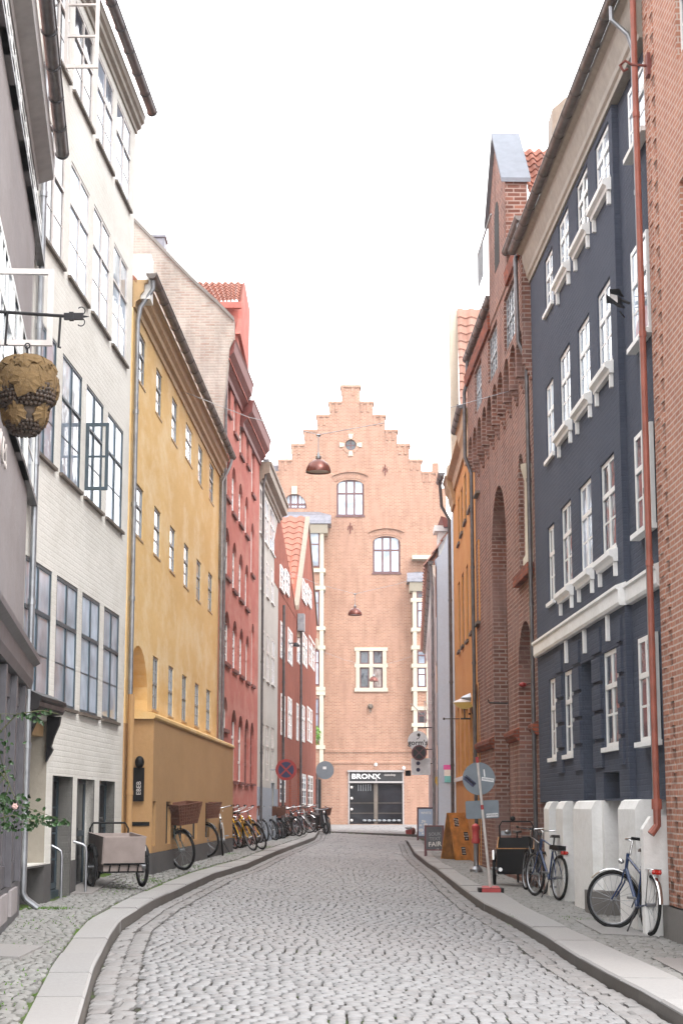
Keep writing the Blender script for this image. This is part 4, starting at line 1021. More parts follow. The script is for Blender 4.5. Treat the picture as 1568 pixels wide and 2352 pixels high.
    m = MB(); b.bx(m, a - .04, c + .04, -.1, .10, zs, zs + .10); b.bx(m, a - .07, c + .07, -.1, .16, f - .03, f + .08); b.bx(m, a - .03, a + .05, -.1, .06, e, f); b.bx(m, c - .05, c + .03, -.1, .06, e, f); b.bx(m, (a + c) / 2 - .02, (a + c) / 2 + .05, .0, .07, zs + .1, zs + .35); m.build('shop_frame', M['grey_trim'], b.root)
    m = MB(); b.bx(m, a + .05, c - .05, -.2, .04, zs + .10, f - .03); sg_ = m.build('shop_sign', M['board_black'], b.root)
    um = (a + c) / 2
    m = MB(); b.bx(m, um - .12, um + .10, -.2, -.08, e, zs); m.build('centre_post', M['sill'], b.root)
    for u0, u1 in ((a + .05, um - .12), (um + .10, c - .05)):
        m = MB(); m.quad(b.P(u0, -.15, e), b.P(u1, -.15, e), b.P(u1, -.15, zs), b.P(u0, -.15, zs)); pn = m.build('shop_window', M['glass_dark'], b.root, recalc=False)
        m = MB()
        for zz in (.28, .52): b.bx(m, u0, u1, -.14, -.11, e + (zs - e) * zz, e + (zs - e) * zz + .025)
        m.build('shelf_rail', M['sill'], pn)
    rot = Matrix.Rotation(R(90), 4, 'X'); zc = (zs + f) / 2 + .04
    text_into('sign_letters', 'BRONX', .43, M['sign_white'], sg_, Matrix.Translation(b.P(a + .98, .06, zc)) @ rot @ Matrix.Diagonal((1.1, .9, 1, 1)), .01, bold=.012)
    text_into('sign_letters', 'THE', .11, M['lampwhite'], sg_, Matrix.Translation(b.P(a + .24, .06, zc)) @ rot, .01)
    text_into('sign_letters', 'skateshop', .20, M['lampwhite'], sg_, Matrix.Translation(b.P(a + 2.35, .06, zc + .10)) @ rot @ Matrix.Diagonal((.8, 1, 1, 1)), .01)
    for k in range(4):
        m = MB(); m.sphere(b.P(a + .16, .0, zs - .25 - k * .62), .085, 8, 6); m.build('window_sticker', M['lampwhite'], b.root)
    for k in range(8):
        u = a + .9 + k * .28; m = MB(); m.sphere(b.P(u, -.05, e + .26), (.12, .07), 8, 5); m.build('displayed_shoe', M['grey_paint'], b.root)
    for j in range(6):
        m = MB(); m.tube([b.P(a + .55 + j * .14, -.1, zs - .08), b.P(a + .55 + j * .14, -.1, zs - .45)], .02, 4); m.build('displayed_board', M['grey_paint'], b.root)
    # left side bay with lead roof, right side bay
    def bay(xw0, xw1, ytop, ybot, oo, wins, bands, roofy, ref, name):
        """projecting bay of cream stone posts with brick panels"""
        # the bays stand ~1 m proud of the front
        fx = lambda x, y: uz(x, y, oo)
        u0, u1 = fx(xw0, 1500)[0], fx(xw1, 1500)[0]; zt, zb = fx(xw0, ytop)[1], fx(xw0, ybot)[1]
        m = MB(); b.bx(m, u0, u1, .0, oo - .06, zb, zt); body_ = m.build(name, M['end_brick'], b.root)
        m = MB(); pw = .20
        b.bx(m, u0 - .02, u0 + pw, .02, oo + .02, zb, zt); b.bx(m, u1 - pw, u1 + .02, .02, oo + .02, zb, zt)
        for y in bands:
            z = fx((xw0 + xw1) / 2, y)[1]; b.bx(m, u0 - .12, u1 + .12, .02, oo + .04, z - .11, z + .11)
        m.build('bay_stonework', M['cream_stone'], body_)
        for (y0, y1) in wins:
            z1, z0 = fx(xw0, y0)[1], fx(xw0, y1)[1]
            h = dict(u0=u0 + pw + .02, u1=u1 - pw - .02, z0=z0, z1=z1, d=.06, arch=0)
            wq = b.window(h, M['brown_paint'], M['glass_pale'], nm=1 if u1 - u0 < 1.6 else 2, trans=(.65,), bars=0, fw=.07, mw=.07, o=oo, proud=.0)
        # curved lead roof
        zr = fx((xw0 + xw1) / 2, roofy)[1]; pr = [(.0, zr), (oo * .75, zr - .12), (oo + .12, zt + .55), (oo + .42, zt + .22), (oo + .45, zt), (.0, zt)]
        A = [b.P(u0 - .35 + (.5 if z > zt + .6 else 0), o, z) for o, z in pr]; B = [b.P(u1 + .45 - (.75 if z > zt + .6 else 0), o, z) for o, z in pr]; MB().extr(A, B).build('bay_roof', M['lead'], body_)
        b.strip('bay_cornice', M['cream_stone'], [(0, zt - .5), (oo + .1, zt - .5), (oo + .3, zt - .12), (oo + .3, zt - .01), (0, zt - .01)], u0 - .2, u1 + .25, body_)
        return body_
    bay(640, 742, 1205, 1775, 1.2, [(1222, 1302), (1357, 1437), (1494, 1574), (1604, 1706)], [1210, 1310, 1350, 1443, 1487, 1582, 1604 - 12, 1716], 1169, 'V', 'oriel_bay')
    bay(949, 986, 1338, 1700, 1.0, [(1354, 1375), (1381, 1442), (1494, 1526), (1533, 1578), (1634, 1662)], [1348, 1378, 1446, 1487, 1529, 1583, 1627, 1665], 1308, 'V', 'oriel_bay')
    b.bx(m := MB(), uz(945, 1300)[0], uz(988, 1300)[0], 0, .8, uz(945, 1300)[1] + .3, uz(945, 1291)[1] + .3); m.build('bay_parapet', M['cream_stone'], b.root)
    # slate roof behind the gable on both sides
    m = MB(); u, z = uz(*px('C1', 312, 682)); b.bx(m, 0, uz(*px('C1', 385, 700))[0], -3, -.95, 10, z); m.build('side_roof', M['lead'], b.root)
    # ground floor opening at the left with a dark doorway
    u0, z1 = uz(725, 1790, .9); u1, _ = uz(737, 1790, .9); m = MB(); b.bx(m, u0 - .3, u1, 0, .93, -1.1, z1); m.build('corner_doorway', M['black'], b.root)
    # red chimney on the right
    u0, z0 = uz(*px('C1', 1375, 880)); u1, z1 = uz(*px('C1', 1412, 655)); m = MB(); b.bx(m, u0, u1, -2.6, -1.6, z0 - 3, z1); m.build('chimney', M['end_brick'], b.root)
end_building()

# ================================================================== right side
def right_buildings():
    global R0, R1b, R2b, R3b, R4b
    # ---- near brick house
    b = R0 = Bld('brick_house', 'orange brown brick house at the right edge with a red drainpipe', 1822, 270, 1529, 199, 'R')
    hs = [b.hole('R1', 1506, -230, 1640, 432, bs='L', d=.10), b.hole('R1', 1542, 1165, 1680, 1762, bs='L', d=.10)]
    for h in hs: h['u0'] = max(h['u0'], .3)
    for h in list(hs):
        for k in (1, 2):
            if h['u0'] - 2.6 * k > .3: hs.append(b.hole_uz(h['u0'] - 2.6 * k, h['u0'] - 2.6 * k + 1.15, h['z0'], h['z1'], 0, .10))
    for h in hs: b.window(h, M['white_paint'], M['glass_pale'], nm=2, trans=(.63,), bars=1)
    b.wall(M['near_brick'], 0, b.L, -1.10, 14.2, back=5)
    b.wall(M['concrete'], -.05, b.L + .03, -2.4, -1.10, holes=[], o=.07, name='stone_plinth', back=5)
    for (a_, c_, t_) in ((b.L - .30, b.L - .12, .0), (b.L - .62, b.L - .44, .134)):     # toothed brick strip beside the joint
        m = MB(); z = -1.09 + t_; A = [(0, -1.09)]
        while z < 14: A += [(0, z), (.011, z), (.011, z + .134), (0, z + .134)]; z += .268
        A += [(0, 14.1), (-.01, 14.1), (-.01, -1.09)]
        m.extr([b.P(a_, o, zz) for o, zz in A], [b.P(c_, o, zz) for o, zz in A]); m.build('toothed_strip', M['near_brick'], b.root)
    b.pipe([(b.L - .05, .12, 14), (b.L - .05, .12, .05)], .037, 'red_pipe', step=3.2)
    b.pipe([(b.L - .05, .12, .10), (b.L - .05, .12, -.02)], .06, 'red_pipe')
    b.pipe([(b.L - .05, .12, .0), (b.L - .05, .12, -.20), (b.L - .06, .20, -.30)], .045, 'red_pipe', name='pipe_shoe')
    u, z = b.uz(*px('R1', 1385, 358)); m = MB(); m.lathe([(.12, -.03), (.10, .0), (.04, .02), (.03, .12)], (0, 0, 0), 12)
    m = MB(); b.bx(m, b.L - .48, b.L - .34, 0, .05, z - .14, z + .14); m.tube([b.P(b.L - .40, .03, z), b.P(b.L - .40, .22, z + .01), b.P(b.L - .38, .30, z + .07), b.P(b.L - .36, .36, z + .02), b.P(b.L - .37, .32, z - .06), b.P(b.L - .38, .27, z - .03)], .018, 8); m.build('wall_hook', M['sill_red'], b.root, smooth=50)
    # ---- dark blue house
    b = R1b = Bld('dark_blue_house', 'dark slate blue house with white windows and white cellar walls', 1526, 198.6, 1240, 132, 'R')
    uR = b.uz(1434, 1400)[0]            # the nearest bay steps back here
    go, E = b.oz(1178, 566, b.L); E -= .50; wt = b.uz(1237, 606)[1]; print('blue', go, E, wt, b.oz(1407, 0, .8))
    rec = -.10
    def bh(ref, xl, yt, xr, yb, o=0): return b.hole(ref, xl, yt, xr, yb, bs='L', d=.075, o=o)
    W = dict(r3=[bh('R1', 1200, 600, 1318, 1040), bh('R1', 1003, 950, 1098, 1315), bh('R1', 884, 1195, 963, 1572), bh('R1', 771, 1440, 840, 1795), bh('R1', 683, 1672, 738, 2030)],
             r2=[bh('R1', 1218, 1620, 1330, 2178 + 75), bh('R1', 1017, 1895, 1110, 2178 + 245), bh('R1', 893, 2112, 975, 2178 + 432), bh('R2', 777, 110, 850, 592), bh('R2', 690, 300, 744, 785)],
             r1=[bh('R2', 1240, 615, 1350, 1255), bh('R2', 1036, 800, 1135, 1388), bh('R2', 903, 940, 987, 1497), bh('R2', 787, 1070, 857, 1592), bh('R2', 703, 1195, 749, 1685)],
             r0=[bh('R2', 1265, 1900, 1380, 2178 + 388), bh('R2', 1053, 1990, 1160, 2178 + 422), bh('R2', 804, 2112, 872, 2178 + 467), bh('R2', 712, 2160, 766, 2178 + 487)])
    for k, row in W.items():
        for h in row: b.window(h, M['white_paint'], M['glass'] if k in ('r1', 'r0') else M['glass_pale'], nm=2, trans=(.63,), bars=1, fw=.06, mw=.07, bw=.03, sill=M['white_stucco'], sill_o=.05 if h is row[0] or k == 'r0' or h is row[-1] else .02, sill_h=.06)
    door = bh('R2', 915, 2060, 1002, 2178 + 740); door['d'] = .45; door['z0'] = .10; b.fill(door, M['black'], 'door')
    low = b.hole('R3', 1060, 575, 1163, 760, bs='L', d=.3); low['z0'] = .12; b.fill(low, M['black'], 'cellar_recess')
    b.wall(M['blue_paint'], uR, b.L, .09, E + .3)
    b.wall(M['blue_paint'], .06, uR, .09, E + .3, o=-.09, name='recessed_wall', sides=False, holes=b.holes)
    # grooves of the rusticated ground floor
    zb0 = .10; bandz = b.uz(1300, 1494)[1]
    zbd = b.uz(*px('R2', 940, 1830))[1]
    def pier(u0, u1):
        z = .55
        while z < zbd - .45:
            m = MB(); b.bx(m, u0, u1, 0, .035, z, z + .34); m.build('rusticated_block', M['blue_paint'], b.root); z += .40
    us = [(W['r0'][1]['u0'] - .36, W['r0'][1]['u0'] - .06), (W['r0'][1]['u1'] + .06, door['u0'] - .04), (door['u1'] + .04, W['r0'][2]['u0'] - .06), (W['r0'][2]['u1'] + .06, W['r0'][3]['u0'] - .06)]
    for q in us:
        if q[1] > q[0] + .05: pier(*q)
    # white band
    m = b.strip('white_band', M['white_stucco'], [(-.02, zbd - .02), (.07, zbd - .02), (.09, zbd + .02), (.09, zbd + .18), (.12, zbd + .20), (.12, zbd + .24), (-.02, zbd + .29)], uR - .02, b.L - .12)
    b.strip('white_band', M['white_stucco'], [(-.11, zbd - .02), (-.02, zbd - .02), (.0, zbd + .02), (.0, zbd + .18), (.03, zbd + .20), (.03, zbd + .24), (-.11, zbd + .29)], .1, uR - .03)
    for h in (W['r0'][1], door, W['r0'][2]):
        m = MB(); u = (h['u0'] + h['u1']) / 2; b.bx(m, u - .04, u + .04, .0, .05, max(h['z1'] + .04, zbd - .38), zbd - .03); m.build('keystone', M['white_stucco'], b.root)
    # sill cornices on small brackets below the middle windows
    for k in ('r3', 'r2', 'r1'):
        for i in (1, 2, 3):
            h = W[k][i]; z = h['z0'] - .07; u0, u1 = h['u0'] - .10, h['u1'] + .16
            c_ = b.strip('sill_cornice', M['white_stucco'], [(0, z - .15), (.06, z - .15), (.07, z - .10), (.12, z - .07), (.12, z + .0), (0, z + .03)], u0, u1)
            for uu in (u0 + .04, u1 - .12):
                q = MB(); b.bx(q, uu, uu + .07, 0, .05, z - .34, z - .155); q.build('bracket', M['white_stucco'], c_)
    # cornice and gutter
    b.cornice(0, b.L + .02, E + .42, [(-.12, wt - E - .42), (.03, wt - E - .42), (.04, wt - E - .36), (.07, wt - E - .32), (.08, wt - E - .24), (go - .16, -.22), (go - .15, -.10), (go - .08, -.06), (go - .07, .0), (-.12, .0)], 'cream_trim')
    b.gutter(-.05, b.L + .1, go, E + .45, r=.075, mat='brown_zinc', rings=.8)
    b.roof(0, b.L, E + .42, mat='lead')
    b.pipe([(.34, go, E + .42), (.34, go, E + .2), (.34, .10, E - .0), (.34, .04, E - .2), (.34, .04, .0)], .032, 'zinc', step=2.2)
    # basement: white walls, buttresses and glass between
    b.wall(M['grey_plaster'], .0, b.L, -2.4, .09, holes=[], o=-.22, name='basement_wall', sides=False)
    def but(x0, x1, ref='R3', y=740, oo=.16, top=.10, bot=-2.2):
        a, _ = b.uz(*px(ref, x0, 900), oo); c, _ = b.uz(*px(ref, x1, 900), oo)
        u0, u1 = min(a, c), max(a, c); q = MB()
        pr = [(-.22, bot), (oo, bot), (oo, top - .12), (oo - .05, top - .02), (oo - .09, top), (-.22, top)]
        q.extr([b.P(u0, o, z) for o, z in pr], [b.P(u1, o, z) for o, z in pr]); q.build('white_buttress', M['white_stucco'], b.root); return u0, u1
    for x0, x1 in ((680, 712), (756, 800), (866, 985), (1153, 1262)): but(x0, x1)
    ua, _ = b.uz(*px('R3', 1002, 900), .16); m = MB()
    q = MB(); u0 = b.uz(*px('R3', 1050, 900), .0)[0]
    b.bx(q, u0, ua + .02, -.22, .02, -2.2, .10); q.build('stair_wall', M['white_stucco'], b.root)
    q = MB(); b.bx(q, u0 - .5, u0 + .1, -.2, .25, -1.6, -1.12); q.build('stone_step', M['concrete'], b.root)
    q = MB(); ul, _ = b.uz(*px('R3', 1395, 900), .1)
    b.bx(q, .02, .10, -.2, .22, -1.75, -.0)
    A = [b.P(.13, o, z) for o, z in ((-.2, -1.75), (.24, -1.75), (.24, -.25), (.14, -.10), (-.2, -.10))]; B = [b.P(.30, o, z) for o, z in ((-.2, -1.75), (.24, -1.75), (.24, -.25), (.14, -.10), (-.2, -.10))]
    q = MB(); q.extr(A, B); q.build('white_end_wall', M['white_stucco'], b.root)
    for x0, x1 in ((1318, 1385), (835, 862), (738, 752)):
        a, _ = b.uz(*px('R3', x0, 900), -.2); c, _ = b.uz(*px('R3', x1, 900), -.2); h = dict(u0=min(a, c), u1=max(a, c), z0=-1.25, z1=-.02, d=.0, arch=0)
        b.window(h, M['grey_trim'], M['glass_dark'], nm=1, trans=(), bars=0, fw=.06, o=-.21, name='cellar_window')
    # floodlight
    # dormer chimney on the roof
    Yq = 33.0; m = MB(); x0, z0 = atY(1266, 305, Yq).x, atY(1266, 305, Yq).z; x1, z1 = atY(1300, 224, Yq).x, atY(1300, 224, Yq).z
    inv = Matrix.Rotation(-b.root.rotation_euler.z, 4, 'Z') @ Matrix.Translation(-b.root.location)
    m.extr([(x0, Yq, z0 - .6), (x0 + .02, Yq, z1 - .25), (x1 - .02, Yq, z1), (x1 + .5, Yq, z1), (x1 + .5, Yq, z0 - 1)], [(x0, Yq + .7, z0 - .6), (x0 + .02, Yq + .7, z1 - .25), (x1 - .02, Yq + .7, z1), (x1 + .5, Yq + .7, z1), (x1 + .5, Yq + .7, z0 - 1)]); m.build('roof_dormer', M['brown_trim'], b.root, mtx=inv)
    # ---- brown brick house with arches
    b = R2b = Bld('arched_brick_house', 'brown red brick house with tall arched niches between the blue and orange houses', 1239.5, 131.8, 1100, 98.5, 'R')
    go, E = b.oz(1072, 838, b.L); g2, E2_ = b.oz(1187, 490, .3); print('arch', go, E, g2, E2_); E = (E + E2_) / 2 - .06; go = (go + g2) / 2
    up = [b.hole('R1', 474, 1862, 550, 2178 + 105, bs='L', d=.16), b.hole('R1', 368, 2062, 432, 2178 + 305, bs='L', d=.16), b.hole('R2', 279, 142, 328, 492, bs='L', d=.16)]
    for h in up: h['z1'] = min(h['z1'], E - .75)
    for h in up: b.window(h, M['lampwhite'], M['glass_pale'], nm=4, trans=(.5,), bars=2, fw=.05, mw=.045, bw=.03, side_bars=False)
    ta = b.hole('R2', 342, 995, 452, 2178 + 980, bs='L', d=.38); ta['z0'] = -1.3; ta['arch'] = (ta['u1'] - ta['u0']) / 2
    wa = b.hole('R2', 514, 742, 552, 1500, bs='L', d=.22); wa['arch'] = (wa['u1'] - wa['u0']) / 2
    wb = b.hole('R2', 560, 660, 606, 1480, bs='L', d=.22); wb['arch'] = (wb['u1'] - wb['u0']) / 2
    wb['z0'] = wa['z0'] = (wa['z0'] + wb['z0']) / 2
    ar = b.hole('R2', 512, 1822, 618, 2178 + 900, bs='L', d=.45); ar['z0'] = -1.3; ar['arch'] = (ar['u1'] - ar['u0']) / 2 * .9
    for h in (ta, ar): b.fill(h, M['niche_brick'], 'niche_back')
    for h in (wa, wb): b.window(h, M['lampwhite'], M['glass'], nm=1, trans=(.4, .7), bars=1, fw=.06)
    b.wall(M['arch_brick'], 0, b.L, -2.2, E - .2)
    # the stone shaft between the paired windows, and the sill below
    um = (wa['u0'] + wb['u1']) / 2; m = MB()
    um = (wb['u0'] + wb['u1']) / 2
    zt = wa['z1'] - wa['arch'] * 1.2
    m.lathe([(.13, 0), (.13, .12), (.085, .2), (.08, zt - wa['z0'] - .3), (.09, zt - wa['z0'] - .28), (.14, zt - wa['z0'] - .1), (.15, zt - wa['z0'])], b.P(um, .0, wa['z0']), 12); m.build('stone_shaft', M['cream_stone'], b.root, smooth=40)
    m = MB(); b.bx(m, min(wa['u0'], wb['u0']) - .1, max(wa['u1'], wb['u1']) + .15, 0, .12, wa['z0'] - .2, wa['z0']); m.build('brick_sill', M['niche_brick'], b.root)
    # inner order of the tall niche: two slender piers and a dark opening
    c, e = ta['u0'], ta['u1']; Wd = e - c
    zsp = b.uz(*px('R2', 360, 1670))[1]
    for p, q, o_, zz in ((.36, .46, -.22, zsp + .6), (.60, .70, -.22, zsp + .6), (0, .14, -.18, zsp + 1.6)):
        m = MB(); b.bx(m, c + Wd * p, c + Wd * q, -.378, o_, -1.3, zz); m.build('niche_pier', M['niche_brick'], b.root)
    m = MB(); b.bx(m, c + Wd * .72, c + Wd * .98, -.37, -.30, -1.2, zsp - .1); m.build('niche_opening', M['dark'], b.root)
    # string moulding low on the piers
    zl = b.uz(*px('R3', 380, 385))[1]
    for (u0, u1) in ((0, ar['u0'] - .0), (ar['u1'], ta['u0']), (ta['u1'], b.L)):
        if u1 > u0: b.strip('impost_moulding', M['niche_brick'], [(0, zl - .10), (.05, zl - .08), (.11, zl + .02), (.11, zl + .10), (0, zl + .16)], u0, u1)
    # corbelled frieze of little arches under the top floor
    u0, z0 = b.uz(*px('R2', 258, 700)); u1, z1 = b.uz(*px('R2', 585, 160)); zf = (z0 + z1) / 2
    zf = b.uz(*px('R2', 420, 380))[1]
    n = 10; Wb = b.L / n; m = MB(); co = .16
    topz = zf + .46
    for i in range(n):
        a = i * Wb; cw = .075; arc_r = (Wb - 2 * cw) / 2; uc = a + Wb / 2; zc = zf + .05
        pts = [(a + cw, zf - .55)] + [(uc - arc_r * math.cos(math.pi * k / 8), zc + arc_r * .8 * math.sin(math.pi * k / 8)) for k in range(9)] + [(a + Wb - cw, zf - .55)]
        # spandrel above the arch
        prev = None
        for k in range(8):
            p, q = pts[1 + k], pts[2 + k]
            A = [b.P(p[0], co, p[1]), b.P(q[0], co, q[1]), b.P(q[0], co, topz), b.P(p[0], co, topz)]; B = [(v[0], b.sg * .0, v[2]) for v in A]; m.extr(A, B)
        for (x0, x1) in ((a, a + cw), (a + Wb - cw, a + Wb)):
            b.bx(m, x0, x1, 0, co, zf - .36, topz)
        for k_, (oo, zz) in enumerate(((.115, -.36), (.075, -.46), (.04, -.56))): b.bx(m, a - cw * .6, a + cw * .6, 0, oo, zf + zz - .10, zf + zz)
    m.build('arched_frieze', M['arch_brick'], b.root)
    # the top floor stands out over the frieze
    hs = up
    b.wall(M['arch_brick'], 0, b.L, topz, E - .2, holes=[dict(h, d=.30) for h in up], o=.16, name='upper_wall', sides=True, back=0)
    for h in up:
        h2 = dict(h); h2['d'] = 0.06
        b.window(h2, M['grey_paint'], M['glass_pale'], nm=4, trans=(.5,), bars=2, fw=.06, mw=.05, bw=.03, o=.12)
    # dentilled eaves in two runs with a gap at the gable dormer
    ug0 = b.uz(1130, 640)[0]; ug1 = b.uz(1112, 700)[0]
    ug0, zn_ = b.uz(*px('R1', 432, 1150), .18); ug1, zf_ = b.uz(*px('R1', 325, 1440), .18); uap, zap = b.uz(*px('R1', 370, 885), .18); print('dormer', ug0, zn_, ug1, zf_, uap, zap)
    for (a, c) in ((0.05, ug0), (ug1, b.L)):
        cc = b.strip('eaves_moulding', M['niche_brick'], [(.16, E - .66), (.22, E - .66), (.24, E - .40), (go - .14, E - .30), (go - .12, E - .10), (go - .07, E - .05), (go - .07, E), (.0, E)], a, c)
        b.gutter(a - .05, c + .05, go, E + .06, r=.085, mat='brown_zinc')
    b.roof(0, b.L, E, run=3.6, rise=4.4)
    P = b.P
    # gabled parapet standing on the front: brick slab with an arched opening and a zinc coping
    uc = uap; gt = zap; zs_ = zn_ ; zfar = zf_
    m = MB(); A = [P(ug0, .18, E - .6), P(ug1, .18, E - .6), P(ug1, .18, zfar), P(uc, .18, gt), P(ug0, .18, zs_)]; B = [(p[0], b.sg * -.25, p[2]) for p in A]; m.extr(A, B); dm = m.build('gable_parapet', M['arch_brick'], b.root)
    ar_ = lambda o: [P(uc - .4, o, E + .2)] + [P(uc - .4 * math.cos(math.pi * k / 8), o, E + 1.2 + .4 * math.sin(math.pi * k / 8)) for k in range(9)] + [P(uc + .4, o, E + .2)]
    MB().extr(ar_(.186), ar_(.17)).build('arched_opening', M['dark'], dm)
    for s0, z_ in ((ug0 - .06, zs_ - .05), (ug1 + .06, zfar - .05)):
        m = MB(); m.extr([P(s0, .26, z_), P(uc, .26, gt + .03), P(uc, .26, gt + .12), P(s0, .26, z_ + .09)], [P(s0, -.32, z_), P(uc, -.32, gt + .03), P(uc, -.32, gt + .12), P(s0, -.32, z_ + .09)]); m.build('coping', M['pale_zinc'], dm)
    m = MB(); 
    for k in range(9): m.tube([P(ug1 - .1 - k * .12, .42, E + .2), P(ug1 - .1 - k * .12, .42, E + .95)], .012, 5)
    m.tube([P(ug1, .42, E + .95), P(ug0 + .4, .42, E + .95)], .02, 6); m.build('balcony_rail', M['grey_paint'], dm)
    pan_tiles(P(ug0 + .1, -.30, zn_ - .25), P(ug0 + .1, -2.0, zn_ - .25), P(uap, -.30, zap - .25), P(uap, -2.0, zap - .25), 9, 8, 'roof_tiles', M['tile'], b.root, amp=.04)
    b.pipe([(.22, go, E + .0), (.22, go, E - .4), (.20, .24, E - .7), (.16, .22, zf + .1), (.14, .08, zf - .25), (.14, .06, -.9)], .04, 'dark_zinc', step=2.4)
    b.pipe([(b.L - .1, go, E), (b.L - .1, go, E - .5), (b.L - .05, .24, E - .8), (b.L - .05, .24, zf), (b.L - .1, .10, zf - .4), (b.L - .1, .08, -1.2)], .045, 'dark_zinc', step=2.4)
    # portal details: cement panel, notice case, crest
    m = MB(); a, c = ar['u0'], ar['u0'] + (ar['u1'] - ar['u0']) * .55; b.bx(m, a, c, -.44, -.25, -1.3, zl); m.build('cement_panel', M['concrete'], b.root)
    m = MB(); b.bx(m, a + .1, a + .5, -.25, -.20, -.15, .42); nc = m.build('notice_case', M['black'], b.root)
    m = MB(); b.bx(m, a + .18, a + .42, -.2, -.19, -.05, .30); m.build('notice_paper', M['sign_white'], nc)
    m = MB(); b.bx(m, c + .05, c + .3, -.44, -.3, -1.3, .7); m.build('gate_leaf', M['iron'], b.root)
    # ---- orange house
    b = R3b = Bld('orange_house', 'bright orange plastered house beyond the arched brick house', 1099.5, 98.4, 1047, 79, 'R')
    o1, E = b.oz(1043, 972, b.L * .30); o2, E_b = b.oz(1009, 1125, b.L); print('orange', o1, E, o2, E_b); E = (E + E_b) / 2 - .06; hl_ = []
    for q in (('B1', 972, -160, 1000, 585), ('B1', 884, 170, 920, 782), ('B1', 832, 325, 862, 932), ('B1', 792, 498, 818, 1072), ('B1', 757, 610, 780, 1192),
              ('B1', 974, 1165, 1012, 2165), ('B1', 908, 1310, 940, 2275), ('B1', 857, 1440, 887, 2375), ('B1', 803, 1540, 832, 2440), ('B1', 759, 1645, 786, 2500)):
        h = b.hole(*q, bs='L', d=.09); b.window(h, M['olive_paint'], M['glass'], nm=2, trans=(.62,), bars=1, fw=.06, sill=M['sill'], sill_o=.06)
    for x0, x1 in ((585, 606), (620, 648), (660, 690), (700, 735)):
        h = b.hole('B2', x0, 740, x1, 1425, bs='L', d=.12, arch=.2); b.window(h, M['olive_paint'], M['glass'], nm=2, trans=(.35, .7), bars=1, fw=.06)
    h = b.hole('B2', 745, 560, 795, 1500, bs='L', d=.4); h['z0'] = -1.3; h['arch'] = .5; b.fill(h, M['dark'], 'doorway')
    b.wall(M['orange_plaster'], 0, b.L, -2.2, E)
    u1 = b.uz(*px('B2', 600, 1420))[0]
    zt = b.uz(*px('B2', 610, 1430))[1]; b.strip('sill_band', M['white_stucco'], [(0, zt - .1), (.06, zt - .1), (.06, zt), (0, zt + .02)], b.L * .35, b.L)
    for (a, c) in ((.0, b.L * .30), (b.L * .86, b.L + .1)):
        b.strip('cornice', M['ochre_trim'], [(-.02, E - .85), (.06, E - .85), (.08, E - .7), (.12, E - .6), (.14, E - .45), (.22, E - .3), (.26, E - .05), (.30, E), (-.02, E)], a, c)
        b.gutter(a, c, (o1 if a == 0 else o2), E + .08, r=.09, mat='dark_zinc')
    b.strip('cornice', M['ochre_trim'], [(-.02, E - .45), (.06, E - .45), (.1, E - .2), (.25, E - .1), (.25, E), (-.02, E)], b.L * .30, b.L * .86)
    # steep tiled roof and its pale verge at the far end
    P = b.P; rz = 3.6
    MB().quad(P(0, .2, E), P(b.L, .2, E), P(b.L, -1.6, E + rz), P(0, -1.6, E + rz)).build('roof', M['tile_pale'], b.root, recalc=False)
    Yv = b.B.y - .3; sv = FP / Yv
    x0, x1 = atY(1036, 900, Yv).x, atY(1093, 800, Yv).x
    inv = Matrix.Rotation(-b.root.rotation_euler.z, 4, 'Z') @ Matrix.Translation(-b.root.location)
    zt_ = atY(1040, 712, Yv).z; zb_ = atY(1040, 1070, Yv).z
    m = MB(); m.extr([(x0, Yv, zb_), (x0 + .22, Yv, zb_), (x0 + .22, Yv, zt_), (x0 - .02, Yv, zt_)], [(x0, Yv + .6, zb_), (x0 + .22, Yv + .6, zb_), (x0 + .22, Yv + .6, zt_), (x0 - .02, Yv + .6, zt_)]); m.build('gable_pilaster', M['cream_stone'], b.root, mtx=inv)
    m = MB(); m.box(x0 - .15, x0 + .75, Yv - .12, Yv + .5, zb_ - .35, zb_); m.box(x0 - .05, x0 + .7, Yv - .06, Yv + .5, zb_ - .6, zb_ - .35); m.build('pilaster_base', M['cream_stone'], b.root, mtx=inv)
    pan_tiles((x0 + .2, Yv - .9, zb_ + .6), (x1 + .3, Yv - .9, zb_ + .6), (x0 + .2, Yv, zt_), (x1 + .8, Yv, zt_), 4, 16, 'roof_tiles', M['tile_pale'], b.root, amp=.05).data.transform(inv)
    b.pipe([(b.L - .15, o2, E), (b.L - .1, o2 - .05, E - .7), (b.L - .1, .12, E - 1.1), (b.L - .05, .10, -1.2)], .05, 'dark_zinc', step=3)
    # ---- light blue house: a curved gable wall seen from the side
    b = R4b = Bld('light_blue_house', 'light blue house with a curved gable wall at the end of the right side', 1004, 76.5, 984, 48, 'R')
    inv = Matrix.Rotation(-b.root.rotation_euler.z, 4, 'Z') @ Matrix.Translation(-b.root.location)
    Yq = b.A.y; q = lambda x, y: (atY(x, y, Yq).x, atY(x, y, Yq).z)
    V = lambda zx, zy: q(909.4 + .18667 * zx, 1034.9 + .18667 * zy)
    cur = [V(500, 1420), V(480, 1340), V(540, 1280), V(590, 1180), (V(635, 1030)), V(665, 900), V(700, 740), V(850, 640), V(1000, 640)]
    base = [(cur[-1][0], -2), (q(1004, 1600)[0], -2)]
    pts = base[::-1][:1] + cur + base[:1]
    m = MB(); m.extr([(x, Yq, z) for x, z in pts], [(x, Yq + .4, z) for x, z in pts]); m.build('curved_gable_wall', M['light_blue'], b.root, mtx=inv)
    hs = []
    for (x0, x1, yt, yb) in ((470, 480, 2000, 2350),):
        pass
    E = b.oz(998, 1290, .0)[1] - .1; print('R4', E, b.oz(998,1290,0))
